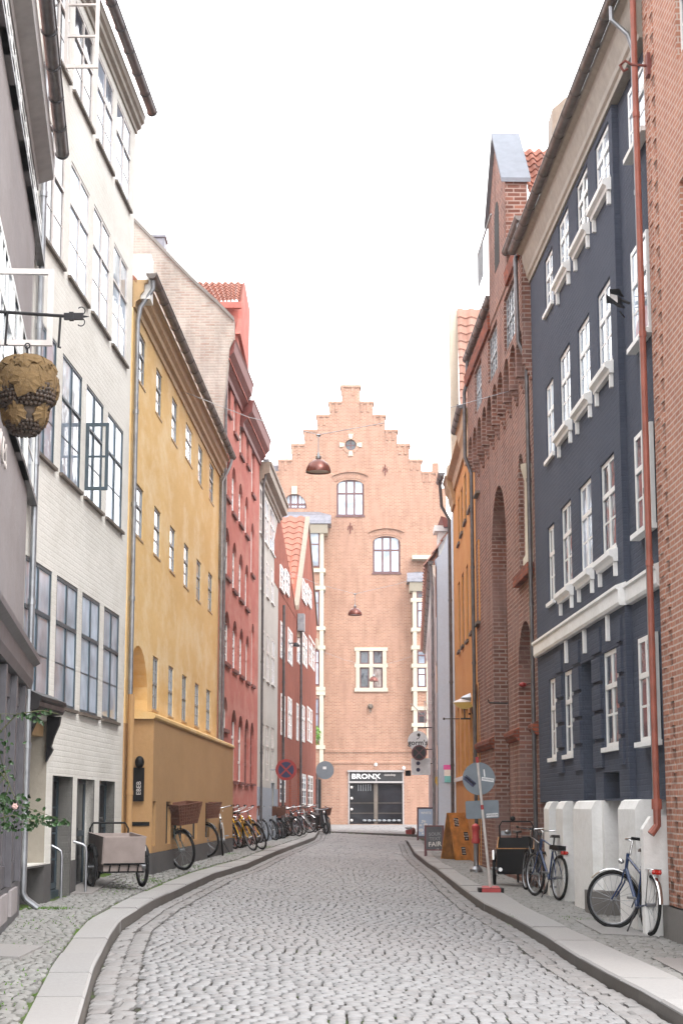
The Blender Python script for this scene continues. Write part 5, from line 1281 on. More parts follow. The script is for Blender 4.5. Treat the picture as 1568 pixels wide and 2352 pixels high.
    for k in range(3):
        for r, (z0, z1) in enumerate(((-.4, 1.2), (2.0, 3.6), (4.6, 6.0))):
            h = b.hole_uz(2.5 + k * 6, 4.2 + k * 6, z0, z1, 0, .1); b.window(h, M['white_paint'], M['glass'], nm=2, trans=(.6,), bars=1)
    b.wall(M['pink_plaster'], .0, b.L, -2, E, sides=False)
    b.strip('cornice', M['white_stucco'], [(0, E - .4), (.06, E - .3), (.10, E), (0, E)], 0, b.L)
    b.gutter(-.1, b.L, .14, E + .1, r=.08, mat='dark_zinc', rings=2)
    P = b.P; pan_tiles(P(1.0, .3, E + .1), P(b.L, .3, E + .1), P(1.0, -2.2, E + 3.6), P(b.L, -2.2, E + 3.6), 40, 9, 'roof_tiles', M['tile'], b.root, amp=.05, sub=4)
    b.pipe([(.2, .14, E), (.2, .1, E - .8), (.2, .1, -1.1)], .045, 'zinc', step=3)
    # white pilaster caps seen beyond the curve
    x0, z0 = V(545, 1260); x1, z1 = V(665, 880)
    m = MB(); m.box(x0, x1, Yq + 1.2, Yq + 2.0, z0 - .6, z1 - .1); m.box(x0 - .12, x1 + .05, Yq + 1.1, Yq + 2.0, z1 - .1, z1 + .08); m.build('white_chimney', M['white_stucco'], b.root, mtx=inv)
    x0, z0 = V(610, 880); x1, z1 = V(690, 745); m = MB(); m.extr([(x0, Yq + .9, z0), (x1, Yq + .9, z0), (x1, Yq + .9, z1 - .1), (x1 - .3, Yq + .9, z1)], [(x0, Yq + 2.9, z0), (x1, Yq + 2.9, z0), (x1, Yq + 2.9, z1 - .1), (x1 - .3, Yq + 2.9, z1)]); m.build('chimney_hood', M['sill_red'], b.root, mtx=inv)
right_buildings()
# ================================================================== bicycles
WR_ = .345
def wheel_mb(r=WR_, n=32, tr=.022):
    t = MB().ring((0, 0, 0), r - tr, tr, 'y', n, 8)
    rim = MB().ring((0, 0, 0), r - tr * 2.3, .011, 'y', n, 6)
    for i in range(18):
        a = 2 * math.pi * i / 18; s = 1 if i % 2 else -1
        rim.tube([(.02 * math.cos(a + .5*s), .03 * s, .02 * math.sin(a + .5*s)), ((r - tr * 2.3) * math.cos(a), 0, (r - tr * 2.3) * math.sin(a))], .0022, 4, cap=False)
    rim.tube([(0, -.05, 0), (0, .05, 0)], .022, 8)
    return t, rim
def fender_mb(r, a0, a1, w=.028, n=14):
    m = MB(); pts = []
    for i in range(n + 1):
        a = R(a0 + (a1 - a0) * i / n); pts.append((math.cos(a), math.sin(a)))
    for (c, s), (c2, s2) in zip(pts, pts[1:]):
        A = [(r*c, -w, r*s), (r*c, w, r*s), ((r+.012)*c, w*.6, (r+.012)*s), ((r+.012)*c, -w*.6, (r+.012)*s)]; B = [(r*c2, -w, r*s2), (r*c2, w, r*s2), ((r+.012)*c2, w*.6, (r+.012)*s2), ((r+.012)*c2, -w*.6, (r+.012)*s2)]
        m.extr(A, B)
    return m
def basket_mb(w0, w1, d0, d1, h):
    m = MB(); n = 10
    def loop(k):
        t = k; w, d = w0 + (w1 - w0) * t, d0 + (d1 - d0) * t; return [(-d/2, -w/2), (d/2, -w/2), (d/2, w/2), (-d/2, w/2)]
    m.extr([(x, y, 0) for x, y in loop(0)], [(x, y, .015) for x, y in loop(0)])
    for k in range(7):
        t = k / 6; L = [(x, y, h * t) for x, y in loop(t)]; m.tube(L, .011, 5, closed=True)
    for i in range(4):
        a, b = loop(0)[i], loop(0)[(i+1) % 4]; a1, b1 = loop(1)[i], loop(1)[(i+1) % 4]
        for k in range(9):
            t = k / 9; p = (a[0]+(b[0]-a[0])*t, a[1]+(b[1]-a[1])*t, 0); q = (a1[0]+(b1[0]-a1[0])*t, a1[1]+(b1[1]-a1[1])*t, h); m.tube([p, q], .012, 4)
        m.extr([(a[0]*.96, a[1]*.96, 0), (b[0]*.96, b[1]*.96, 0), (b1[0]*.96, b1[1]*.96, h), (a1[0]*.96, a1[1]*.96, h)], [(a[0]*.93, a[1]*.93, 0), (b[0]*.93, b[1]*.93, 0), (b1[0]*.93, b1[1]*.93, h), (a1[0]*.93, a1[1]*.93, h)])
    return m
def make_bike(label, paint, style='dutch', basket=False, steer=0, rack=True, bar='chrome', rimm='steel', saddle='leather', fen='bike_black', stand=True, lamp=True, rear_light=True, group=None, rear_basket=False, bar_h=0):
    root = empty('bicycle', (0, 0, 0), 0, label, 'bicycle', group)
    rh, fh, bb = (-.53, 0, WR_), (.54, 0, WR_), (-.07, 0, .29)
    st, sb = (-.21, 0, .80), (-.235, 0, .93)
    ht, hb = (.335, 0, .90), (.385, 0, .72)
    m = MB(); m.tube([bb, st], .017, 8)
    if style == 'dutch':
        m.tube([(-.10, 0, .38), (.10, 0, .44), (.30, 0, .64), hb], .019, 8); m.tube([(-.16, 0, .55), (.08, 0, .58), (.27, 0, .75), (.35, 0, .86)], .013, 8)
    elif style == 'sport':
        m.tube([st, ht], .016, 8); m.tube([bb, hb], .021, 8)
    else:
        m.tube([(-.175, 0, .68), (.35, 0, .86)], .017, 8); m.tube([bb, hb], .023, 8)
    m.tube([ht, hb], .021, 8)
    for y in (-.055, .055): m.tube([(bb[0], y*.4, bb[2]), (rh[0], y, rh[2])], .010, 6); m.tube([(st[0], y*.3, st[2] - .03), (rh[0], y, rh[2])], .009, 6)
    m.build('frame', paint, root, smooth=40)
    for nm_, hub in (('wheel', rh), ('wheel', fh)):
        t, rim = wheel_mb(); mt = Matrix.Translation(hub)
        if hub is fh:
            ax = Matrix.Translation((.38, 0, 0)) @ Matrix.Rotation(R(steer), 4, 'Z') @ Matrix.Translation((-.38, 0, 0)); mt = ax @ mt
        w_ = rim.build('wheel', M[rimm], root, smooth=50, mtx=mt); t.build('tyre', M['rubber'], w_, smooth=60, mtx=mt)
    S = Matrix.Translation((.38, 0, 0)) @ Matrix.Rotation(R(steer), 4, 'Z') @ Matrix.Translation((-.38, 0, 0))
    m = MB()
    for y in (-.05, .05): m.tube([(.39, y*.8, .71), (.42, y, .55), (fh[0], y, fh[2])], .011, 6)
    m.build('fork', paint, root, smooth=40, mtx=S)
    m = MB(); hz = 1.02 + bar_h
    m.tube([(.34, 0, .88), (.31, 0, hz), (.36, 0, hz + .01)], .014, 8)
    m.tube([(.12, -.27, hz + .03), (.22, -.26, hz + .035), (.33, -.18, hz + .02), (.36, 0, hz), (.33, .18, hz + .02), (.22, .26, hz + .035), (.12, .27, hz + .03)], .011, 8)
    h_ = m.build('handlebar', M[bar], root, smooth=50, mtx=S)
    for y in (-1, 1): MB().tube([(.10, y*.272, hz + .028), (.22, y*.262, hz + .035)], .018, 8).build('grip', M['rubber'], h_, smooth=50, mtx=S)
    m = MB()
    m.extr([(-.37, -.085, .94), (-.37, .085, .94), (-.20, .055, .945), (-.08, .018, .935), (-.08, -.018, .935), (-.20, -.055, .945)], [(-.36, -.075, .985), (-.36, .075, .985), (-.20, .045, .972), (-.08, .012, .96), (-.08, -.012, .96), (-.20, -.045, .972)])
    m.tube([(-.21, 0, .78), (-.24, 0, .945)], .013, 8); m.build('saddle', M[saddle], root, smooth=50)
    if fen:
        fender_mb(WR_ + .012, 20, 175).build('mudguard', M[fen], root, smooth=50, mtx=Matrix.Translation(rh)); fender_mb(WR_ + .012, 40, 185).build('mudguard', M[fen], root, smooth=50, mtx=S @ Matrix.Translation(fh))
    m = MB(); m.disc((bb[0], -.05, bb[2]), .085, 'y', .004, 18); m.tube([(bb[0], -.07, bb[2]), (bb[0] + .12, -.07, bb[2] - .11)], .009, 6); m.tube([(bb[0], .07, bb[2]), (bb[0] - .12, .07, bb[2] + .11)], .009, 6)
    m.box(bb[0] + .08, bb[0] + .17, -.16, -.075, bb[2] - .125, bb[2] - .10); m.box(bb[0] - .17, bb[0] - .08, .075, .16, bb[2] + .10, bb[2] + .125); m.build('crank', M['steel'], root)
    if style == 'dutch':
        MB().extr([(bb[0] + .1, -.065, bb[2] + .09), (rh[0], -.065, rh[2] + .05), (rh[0], -.065, rh[2] - .05), (bb[0] + .1, -.065, bb[2] - .09)], [(bb[0] + .1, -.04, bb[2] + .09), (rh[0], -.04, rh[2] + .05), (rh[0], -.04, rh[2] - .05), (bb[0] + .1, -.04, bb[2] - .09)]).build('chain_guard', M['bike_black'], root)
    if rack:
        m = MB(); m.tube([(-.26, .05, .74), (-.68, .065, .755), (-.70, 0, .755), (-.68, -.065, .755), (-.26, -.05, .74)], .007, 6)
        for x in (-.38, -.50, -.62): m.tube([(x, -.06, .752), (x, .06, .752)], .005, 5)
        for y in (-.06, .06): m.tube([(-.60, y, .75), (rh[0], y, rh[2])], .006, 5)
        rk = m.build('rack', M['chrome' if rack == 'chrome' else 'steel'], root, smooth=50)
        if rear_light: q = MB(); q.sphere((-.72, -.035, .725), .026, 8, 6); q.sphere((-.72, .035, .725), .026, 8, 6); q.box(-.725, -.70, -.05, .05, .70, .75); q.build('rear_light', M['red_light'], rk)
    if lamp:
        m = MB(); m.lathe([(.001, 0), (.03, .015), (.036, .045), (.02, .075), (.001, .08)], (0, 0, 0), 12)
        m.build('headlamp', M['chrome'], root, smooth=50, mtx=S @ Matrix.Translation((.49, 0, .80)) @ Matrix.Rotation(R(-90), 4, 'Y') @ Matrix.Translation((0, 0, 0)))
    if stand: MB().tube([(-.12, .03, .27), (-.20, .16, .02)], .010, 6).build('kickstand', M['iron'], root)
    if basket: basket_mb(.30 * basket, .42 * basket, .24 * basket, .34 * basket, .27 * basket).build('basket', M['wicker'], root, mtx=S @ Matrix.Translation((.60, 0, .80)))
    if rear_basket: MB().box(-.66, -.36, -.13, .13, .765, .93).build('rear_crate', M['black'], root)
    return root
def put(b, x, y, head, lean, off=.54, label=None, dx=0, dy=0):
    """front wheel (off > 0) or rear wheel (off < 0) touches the pavement under photo pixel x, y"""
    p = on_ground(x, y); h = R(head)
    X, Y = p.x - math.cos(h) * off + dx, p.y - math.sin(h) * off + dy
    z0 = zg(X + math.cos(h) * .53, Y + math.sin(h) * .53); z1 = zg(X - math.cos(h) * .53, Y - math.sin(h) * .53)
    b.location = (X, Y, (z0 + z1) / 2 - .004); b.rotation_euler = (R(lean), -math.atan2(z0 - z1, 1.06), h)
    if label: b['label'] = label
    return b
# near bicycle on the right
nb = make_bike('navy blue bicycle with silver mudguards, nearest on the right, before the white cellar wall', M['bike_blue'], 'mixte', steer=50, rack='chrome', fen='chrome', bar_h=.03)
put(nb, 1491, 2149, 99, 3, off=-.53)
# second bicycle on the right, with a black rear crate
b2 = make_bike('black bicycle with blue tube and a flat rear crate beside the black cargo tricycle', M['bike_blue'], 'sport', steer=6, fen=None, rear_basket=False, lamp=False)
MB().box(-.70, -.30, -.10, .10, .76, .83).build('rack_bag', M['black'], b2)
put(b2, 1282, 2068, 103, 3, off=-.53)
b3 = make_bike('black bicycle squeezed between the tricycle and the bicycle with the rack bag', M['bike_black'], 'sport', steer=-4, fen=None, rack=None, lamp=False)
put(b3, 1247, 2053, 100, 3, off=-.53)
# left side
ba = make_bike('dark green bicycle with a big brown wicker basket leaning at the ochre wall', M['bike_green'], 'dutch', basket=1.25, steer=24, rear_light=True)
put(ba, 413, 2000, -70, 5, off=.54)
bb_ = make_bike('black bicycle with a dark wicker basket and its front wheel turned, before the ochre wall', M['bike_black'], 'dutch', basket=1.1, steer=34)
put(bb_, 466, 1970, -70, 3, off=.54)
bc = make_bike('pale silver bicycle with a white saddle at the far corner of the yellow house', M['bike_white'], 'sport', saddle='sign_white', steer=0)
put(bc, 512, 1965, -86, 5, off=.54)
GRP = 'bicycles parked in the long row by the red and grey houses'
by = make_bike('yellow bicycle, nearest and left one of the two in the long row', M['bike_yellow'], 'mixte', fen='bike_black', rack='chrome', group=GRP)
bk = make_bike('black bicycle', M['bike_black'], 'dutch', group=GRP, fen='bike_black')
bs = make_bike('silver', M['bike_white'], 'sport', group=GRP, fen='chrome')
bkb = make_bike('basket', M['bike_black'], 'dutch', basket=True, group=GRP)
br = make_bike('red', M['bike_red'], 'mixte', group=GRP, fen='chrome')
bp = make_bike('pink', M['bike_pink'], 'dutch', group=GRP)
bn = make_bike('navy', M['bike_blue'], 'sport', group=GRP, fen='chrome')
used = set()
rowspec = [(by, 583, 1954, -62, 18, 'yellow bicycle with a chrome rack, the left one of the two yellow bicycles'),
           (by, 603, 1951, -58, 20, 'yellow bicycle beside the green grass patch, right one of the two yellow bicycles'),
           (bk, 541, 1950, -66, 14, 'black bicycle left of the two yellow bicycles, by the grey downpipe'),
           (bn, 562, 1946, -62, 16, 'navy bicycle just behind the two yellow bicycles'),
           (bkb, 592, 1936, -64, 14, 'black bicycle with a wicker basket behind the yellow bicycles'),
           (bn, 606, 1931, -60, 15, 'navy bicycle with silver mudguards left of the red bicycle'),
           (br, 614, 1930, -60, 15, 'red bicycle in the middle of the long row'),
           (bp, 624, 1928, -58, 14, 'magenta bicycle right of the red bicycle'),
           (bk, 634, 1930, -60, 16, 'black bicycle right of the magenta bicycle'),
           (bk, 642, 1927, -62, 12, 'black bicycle left of the dark one with a basket, before the dark door'),
           (bkb, 651, 1926, -55, 14, 'black bicycle with a basket in front of the blue grey plinth edge'),
           (bk, 660, 1921, -50, 12, 'black bicycle left of the drainpipe between the brick gables'),
           (bs, 672, 1920, -35, 13, 'silver bicycle with its front wheel turned to the viewer'),
           (bk, 688, 1921, -58, 14, 'black bicycle standing alone right of the silver ones, before the red brick door'),
           (bs, 712, 1913, -30, 8, 'silver bicycle with its turned wheel before the last brick house windows'),
           (bk, 724, 1912, -70, 10, 'black bicycle left of the scooter at the street corner'),
           (bkb, 748, 1916, -60, 8, 'black bicycle with a basket at the very corner of the left pavement')]
rowspec += [(bk, 551, 1948, -64, 10, 'black bicycle half hidden behind the left yellow bicycle'), (bk, 572, 1944, -62, 12, 'black bicycle tucked between the navy one and the yellow bicycles'),
            (bk, 598, 1936, -60, 12, 'black bicycle seen between the right yellow bicycle and the red one'), (bn, 619, 1929, -60, 10, 'navy bicycle between the red and the magenta bicycles'),
            (bkb, 629, 1929, -62, 12, 'black bicycle with a basket just right of the magenta bicycle'), (bk, 646, 1926, -58, 11, 'black bicycle below the corner of the blue grey plinth'),
            (bk, 656, 1923, -60, 12, 'black bicycle at the foot of the first dark drainpipe'), (bk, 681, 1919, -62, 10, 'black bicycle between the silver bicycle and the red brick door'), (bk, 757, 1915, -80, 6, 'black bicycle outermost at the corner kerb'),
            (bkb, 531, 1946, -66, 12, 'black bicycle with a basket directly beside the steel post'), (bk, 587, 1940, -64, 10, 'black bicycle standing behind the basket of the left yellow bicycle'), (bk, 609, 1934, -62, 8, 'black bicycle touching the left side of the red one'), (bk, 638, 1925, -60, 8, 'black bicycle in the back line below the last red arched windows'), (bk, 664, 1919, -60, 8, 'black bicycle in the back line below the no stopping sign'), (bn, 697, 1917, -62, 10, 'navy bicycle right of the second dark drainpipe'), (bk, 732, 1913, -60, 8, 'black bicycle half hidden by the scooter')]
for proto, x, y, h, l, lab in rowspec:
    o = proto if id(proto) not in used else copy_tree(proto); used.add(id(proto)); put(o, x, y, h, l, .54, lab)
def scooter():
    r = empty('scooter', (0, 0, 0), 0, 'black motor scooter parked at the corner of the left pavement', 'scooter')
    for x in (-.5, .55):
        t, rim = wheel_mb(.24, 20, .05); mt = Matrix.Translation((x, 0, .24)); w_ = rim.build('wheel', M['steel'], r, mtx=mt, smooth=50); t.build('tyre', M['rubber'], w_, mtx=mt, smooth=60)
    m = MB(); m.extr([(-.75, -.14, .45), (-.1, -.14, .35), (-.05, -.14, .70), (-.75, -.14, .78)], [(-.75, .14, .45), (-.1, .14, .35), (-.05, .14, .70), (-.75, .14, .78)]); m.box(-.1, .35, -.13, .13, .24, .32); m.extr([(.30, -.18, .28), (.42, -.18, .30), (.36, -.14, .95), (.28, -.14, .95)], [(.30, .18, .28), (.42, .18, .30), (.36, .14, .95), (.28, .14, .95)]); m.build('body', M['bike_black'], r)
    m = MB(); m.extr([(-.72, -.12, .79), (-.08, -.12, .72), (-.08, -.12, .78), (-.72, -.12, .87)], [(-.72, .12, .79), (-.08, .12, .72), (-.08, .12, .78), (-.72, .12, .87)]); m.build('saddle', M['leather'], r)
    m = MB(); m.tube([(.22, -.3, 1.03), (.32, -.12, 1.0), (.32, .12, 1.0), (.22, .3, 1.03)], .016, 8); m.tube([(.3, 0, .95), (.55, 0, .24)], .022, 8); m.build('handlebar', M['steel'], r)
    m = MB(); m.sphere((.40, 0, .88), .07, 10, 8); m.build('headlamp', M['chrome'], r, smooth=60)
    p = on_ground(737, 1916); r.location = p; r.rotation_euler = (R(4), 0, R(-65))
scooter()
# ------------------------------------------------------------------ cargo tricycles
def trike(label, boxm, x0, y0, x1, y1, rot, plate):
    a, c = on_ground(x0, y0), on_ground(x1, y1); mid = (a + c) / 2; mid.z = zg(mid.x, mid.y)
    r = empty('cargo_tricycle', mid, R(rot), label, 'cargo bicycle'); wr = .285 if plate else .30; hw = .30 if plate else .33
    for y in (-hw - .06, hw + .06):
        t, rim = wheel_mb(wr, 26, .026); mt = Matrix.Translation((0, y, wr)); w_ = rim.build('wheel', M['steel'], r, mtx=mt, smooth=50); t.build('tyre', M['rubber'], w_, mtx=mt, smooth=60)
        fender_mb(wr + .012, 30, 150, .032).build('mudguard', M['black' if plate else 'chrome'], r, mtx=mt, smooth=50)
    t, rim = wheel_mb(.33, 28, .02); mt = Matrix.Translation((-1.22, 0, .33)); w_ = rim.build('wheel', M['steel'], r, mtx=mt, smooth=50); t.build('tyre', M['rubber'], w_, mtx=mt, smooth=60)
    zb, zt = (.22, .65) if not plate else (.33, .68)
    m = MB(); bw = hw - .01; th = .012
    def wallp(A): 
        n = (Vector(A[1]) - Vector(A[0])).cross(Vector(A[2]) - Vector(A[0])).normalized() * th; m.extr(A, [tuple(Vector(p) + n) for p in A])
    xf, xb = .40, -.42
    wallp([(xf - .06, -bw, zb), (xf - .06, bw, zb), (xf, bw, zt), (xf, -bw, zt)]); zt2 = zt + (.18 if not plate else .05); hh = .29 if not plate else .14
    wallp([(xb + .05, -bw, zb), (xb + .05, bw, zb), (xb, bw, zt2), (xb, -bw, zt2)])
    for y in (-bw, bw): wallp([(xb + .05, y, zb), (xf - .06, y, zb), (xf, y, zt), (xb, y, zt2)])
    m.box(xb + .05, xf - .06, -bw, bw, zb - .012, zb + .003)
    bx_ = m.build('cargo_box', boxm, r)
    m = MB()
    for y in (-bw, bw): m.tube([(xb, y * 1.01, zt2 + .005), (xf, y * 1.01, zt + .005)], .012, 6)
    m.tube([(xf + .004, -bw, zt + .004), (xf + .004, bw, zt + .004)], .010, 6); m.build('box_edging', M['orange_ply' if not plate else 'ply'], bx_)
    m = MB(); m.tube([(xb - .02, -bw * .9, .5), (xb - .04, -bw * .95, zt2 + hh - .08), (xb - .05, -bw * .8, zt2 + hh), (xb - .05, bw * .8, zt2 + hh), (xb - .04, bw * .95, zt2 + hh - .08), (xb - .02, bw * .9, .5)], .014, 8); m.build('push_bar', M['black'], r, smooth=50)
    m = MB(); m.tube([(xb, 0, .3), (-.75, 0, .34), (-1.22, 0, .33)], .026, 8); m.tube([(-.85, 0, .33), (-1.0, 0, .85)], .018, 8); m.tube([(-1.0, 0, .8), (-1.22, 0, .33)], .012, 6); m.tube([(0, -hw - .05, wr), (0, hw + .05, wr)], .018, 8)
    for y in (-.2, .2): m.tube([(.30, y, zb - .01), (0, y, wr), (-.30, y, zb - .01)], .012, 6)
    m.build('frame', M['black'], r, smooth=50)
    m = MB(); m.extr([(-1.16, -.09, .90), (-1.16, .09, .90), (-.90, .02, .90), (-.90, -.02, .90)], [(-1.15, -.08, .95), (-1.15, .08, .95), (-.90, .015, .93), (-.90, -.015, .93)]); m.tube([(-1.0, 0, .8), (-1.05, 0, .91)], .014, 8); m.build('saddle', M['leather'], r)
    if not plate:
        for y in (-.27, .27): MB().disc((xf - .045, y, zb + .07), .035, 'x', .012, 14).build('reflector', M['chrome'], bx_)
        m = MB(); m.tube([(xb - .05, -.1, zt2 + .29), (xb - .05, -.06, zt2 + .33)], .008, 6); m.sphere((xb - .03, -.06, zt2 + .34), (.05, .045), 10, 8); m.build('bell', M['black'], r, smooth=60)
        m = MB(); m.sphere((xb - .12, -.16, zt2 + .10), (.06, .04), 10, 8); m.box(xb - .3, xb - .15, -.28, -.10, zt2 + .04, zt2 + .12); m.build('lamp', M['steel'], r)
        m = MB(); m.box(xb - .5, xb - .1, .10, .35, zt2 - .02, zt2 + .02); m.build('rear_board', M['black'], r)
    else:
        m = MB()
        for k in range(5): m.tube([(xf - .02, -bw + .1 + k * bw * .45, zb), (xf - .08, -bw + .1 + k * bw * .45, zb - .11)], .010, 6)
        m.tube([(xf - .01, -bw, zb), (xf - .01, bw, zb)], .011, 6); m.tube([(xf - .08, -bw, zb - .11), (xf - .08, bw, zb - .11)], .011, 6); m.build('box_carrier', M['black'], bx_)
        m = MB(); m.box(-.30, .30, -bw + .02, bw - .02, zb - .10, zb - .02); m.build('under_board', M['ply'], bx_)
        m = MB(); m.box(.30, .315, hw - .02, hw + .02, .5, .56); m.build('label_plate', M['lampwhite'], bx_)
    return r
trike('black cargo tricycle with a black box, parked right of the temporary road sign', M['black'], 1141, 2034, 1229, 2034, -97, False)
trike('cargo tricycle with a pale weathered plywood box, before the white house doors', M['ply'], 218, 2042, 316, 2038, -68, True)

# ================================================================== signs and boards
def frame_at(p, face=0): return p
def road_sign():
    p = on_ground(1126, 2050); r = empty('road_sign', p, 0, 'grey back of a round temporary road sign on a leaning pale pole with red foot', 'road sign')
    s = FP / p.y; k = 1 / s
    top = Vector(((1099 - 1126) * k, 0, (2050 - 1753) * k * 1.03)); foot = Vector((0, 0, .05)); d = (top - foot)
    m = MB(); m.tube([foot, foot + d], .022, 10); pole = m.build('pole', M['lampwhite'], r, smooth=50)
    for t0, t1 in ((.955, 1.0), (.60, .635)):
        MB().tube([foot + d * t0, foot + d * t1], .0235, 10).build('red_band', M['rope_red'], pole, smooth=50)
    R_ = .265
    c = foot + d * .835; c.y += .028; c.x += -.005
    g = MB().disc(c, R_, 'y', .003, 40).build('round_plate', M['sign_grey'], r)
    c2 = foot + d * .60; c2.y += .028
    m = MB(); w, h, q = .27, .145, .03
    pts = []
    for cx_, cz_, a0 in ((w - q, h - q, 0), (-w + q, h - q, 90), (-w + q, -h + q, 180), (w - q, -h + q, 270)):
        for i in range(5): a = R(a0 + 22.5 * i); pts.append((cx_ + q * math.cos(a), cz_ + q * math.sin(a)))
    tl = Matrix.Translation(c2) @ Matrix.Rotation(R(-2), 4, 'Y')
    m.extr([(x, -.003, z) for x, z in pts], [(x, .003, z) for x, z in pts]); g2 = m.build('lower_plate', M['sign_grey'], r, mtx=tl)
    def stick(cx_, cz_, w, h, rot, mat, par, nm='sticker'):
        mt = Matrix.Translation((cx_, -.012 + .0, cz_)) @ Matrix.Rotation(R(rot), 4, 'Y')
        MB().box(-w/2, w/2, -.0015, .0015, -h/2, h/2).build(nm, mat, par, mtx=Matrix.Translation((0, c.y - .0 + .006, 0)) @ mt); 
    stick(c.x - .15, c.z - .04, .21, .085, 40, M['sign_blue'], g); stick(c.x - .145, c.z - .035, .19, .018, 40, M['sign_white'], g)
    stick(c.x + .145, c.z - .015, .20, .06, 8, M['sign_white'], g); stick(c.x + .09, c.z + .09, .022, .12, -6, M['sign_white'], g)
    stick(c2.x + .16, c2.z - .09, .19, .06, -4, M['sign_white'], g2)
    rot = Matrix.Rotation(R(90), 4, 'X')
    text_into('sticker_letters', 'PARKERING', .034, M['sign_blue'], g, Matrix.Translation((c.x + .145, c.y - .012, c.z - .015)) @ Matrix.Rotation(R(8), 4, 'Y') @ rot, .001)
    text_into('sticker_letters', 'ANCHOR', .044, M['board'], g2, Matrix.Translation((c2.x + .16, c2.y - .012, c2.z - .09)) @ Matrix.Rotation(R(-4), 4, 'Y') @ rot, .001)
    m = MB(); m.box(-.20, .20, -.16, .16, 0, .075); ft = m.build('rubber_foot', M['black'], r)
    m = MB(); m.extr([(-.15, -.165, .01), (.15, -.165, .01), (.15, -.165, .07), (-.15, -.165, .07)], [(-.13, .12, .01), (.13, .12, .01), (.13, .12, .10), (-.13, .12, .10)]); m.build('red_block', M['rope_red'], ft)
road_sign()
def aboard(label, name, p, w, h, spread, mat, framem, ang, extra=None, legs=0.0, th=.02):
    """two leaves meeting at the top"""
    r = empty(name, p, R(ang), label, 'sandwich board')
    for sgn in (-1, 1):
        y0 = sgn * spread; A = [(-w/2, y0, legs), (w/2, y0, legs), (w/2, 0 + sgn * .015, h), (-w/2, 0 + sgn * .015, h)]
        t = (legs) / h; 
        yb = lambda z: sgn * (.015 + (spread - .015) * (1 - z / h))
        q = lambda x, z, o: (x, yb(z) + sgn * o, z)
        m = MB(); m.extr([q(-w/2, legs, 0), q(w/2, legs, 0), q(w/2, h, 0), q(-w/2, h, 0)], [q(-w/2, legs, th), q(w/2, legs, th), q(w/2, h, th), q(-w/2, h, th)]); lf = m.build('leaf', mat, r)
        if framem:
            m = MB(); f = .035
            for (x0, x1, z0, z1) in ((-w/2 - .01, -w/2 + f, 0, h), (w/2 - f, w/2 + .01, 0, h), (-w/2 + f, w/2 - f, h - f, h), (-w/2 + f, w/2 - f, legs, legs + f)):
                m.extr([q(x0, z0, th + .003), q(x1, z0, th + .003), q(x1, z1, th + .003), q(x0, z1, th + .003)], [q(x0, z0, th + .015), q(x1, z0, th + .015), q(x1, z1, th + .015), q(x0, z1, th + .015)])
            m.build('board_frame', framem, lf)
        if sgn == -1 and extra: extra(r, lf, q, w, h, th)
    return r
def lettering(lf, q, txt, size, x, z, w_tilt=0, th=.02, mat='chalk', bold=0):
    a = Vector(q(x, z, th + .004)); b = Vector(q(x, z + .1, th + .004)); d = (b - a).normalized(); ang = math.atan2(d.y, d.z)
    text_into('chalk_writing', txt, size, M[mat], lf, Matrix.Translation(a) @ Matrix.Rotation(-ang, 4, 'X') @ Matrix.Rotation(R(90), 4, 'X') @ Matrix.Rotation(R(w_tilt), 4, 'Z'), .001, bold=bold)
# orange plywood board with three small blackboards: one leaf is seen edge-on, the other from the side
def ply_extra(r, lf, q, w, h, th):
    for k, (x, z, sw, sh) in enumerate(((-.10, h * .80, .145, .215), (.16, h * .50, .145, .215), (.0, h * .19, .14, .205))):
        m = MB(); m.extr([q(x - sw/2 - .02, z - sh/2 - .02, th), q(x + sw/2 + .02, z - sh/2 - .02, th), q(x + sw/2 + .02, z + sh/2 + .02, th), q(x - sw/2 - .02, z + sh/2 + .02, th)],
                         [q(x - sw/2 - .02, z - sh/2 - .02, th + .008), q(x + sw/2 + .02, z - sh/2 - .02, th + .008), q(x + sw/2 + .02, z + sh/2 + .02, th + .008), q(x - sw/2 - .02, z + sh/2 + .02, th + .008)]); fr = m.build('slate_frame', M['orange_plaster'], lf)
        m = MB(); m.extr([q(x - sw/2, z - sh/2, th + .009), q(x + sw/2, z - sh/2, th + .009), q(x + sw/2, z + sh/2, th + .009), q(x - sw/2, z + sh/2, th + .009)],
                         [q(x - sw/2, z - sh/2, th + .012), q(x + sw/2, z - sh/2, th + .012), q(x + sw/2, z + sh/2, th + .012), q(x - sw/2, z + sh/2, th + .012)]); m.build('slate', M['board_black'], lf)
        lines = (('BYENS', 'SALT', 'MUNK'), ('GLASS', 'BLOWN', 'ART'), ('OPEN', '11-18', 'WEEK'))[k]
        for j, t in enumerate(lines): lettering(lf, q, t, .055 if k == 0 else .042, x, z + .06 - .06 * j, -14 if k == 0 else 0, th + .010)
p = on_ground(1052, 1975)
aboard('tall orange plywood sandwich board carrying three small blackboards', 'sandwich_board', p + Vector((-.02, .1, 0)), .62, 1.16, .26, M['orange_ply'], None, 38, ply_extra)
def fair_extra(r, lf, q, w, h, th):
    for t, z, sz in (('SOUK', .72, .12), ('TEXT', .57, .12), ('FAIR', .40, .17)): lettering(lf, q, t, sz, .02, h * z, 3, th, 'chalk' if t == 'FAIR' else 'chalk_dim', bold=.002)
    lettering(lf, q, '-->', .07, .08, h * .25, 0, th)
p = on_ground(992, 1968)
aboard('grey chalkboard sandwich board reading FAIR in a maroon frame', 'sandwich_board', p + Vector((.06, 0, 0)), .48, .80, .18, M['board'], M['maroon'], -7, fair_extra, legs=.16)
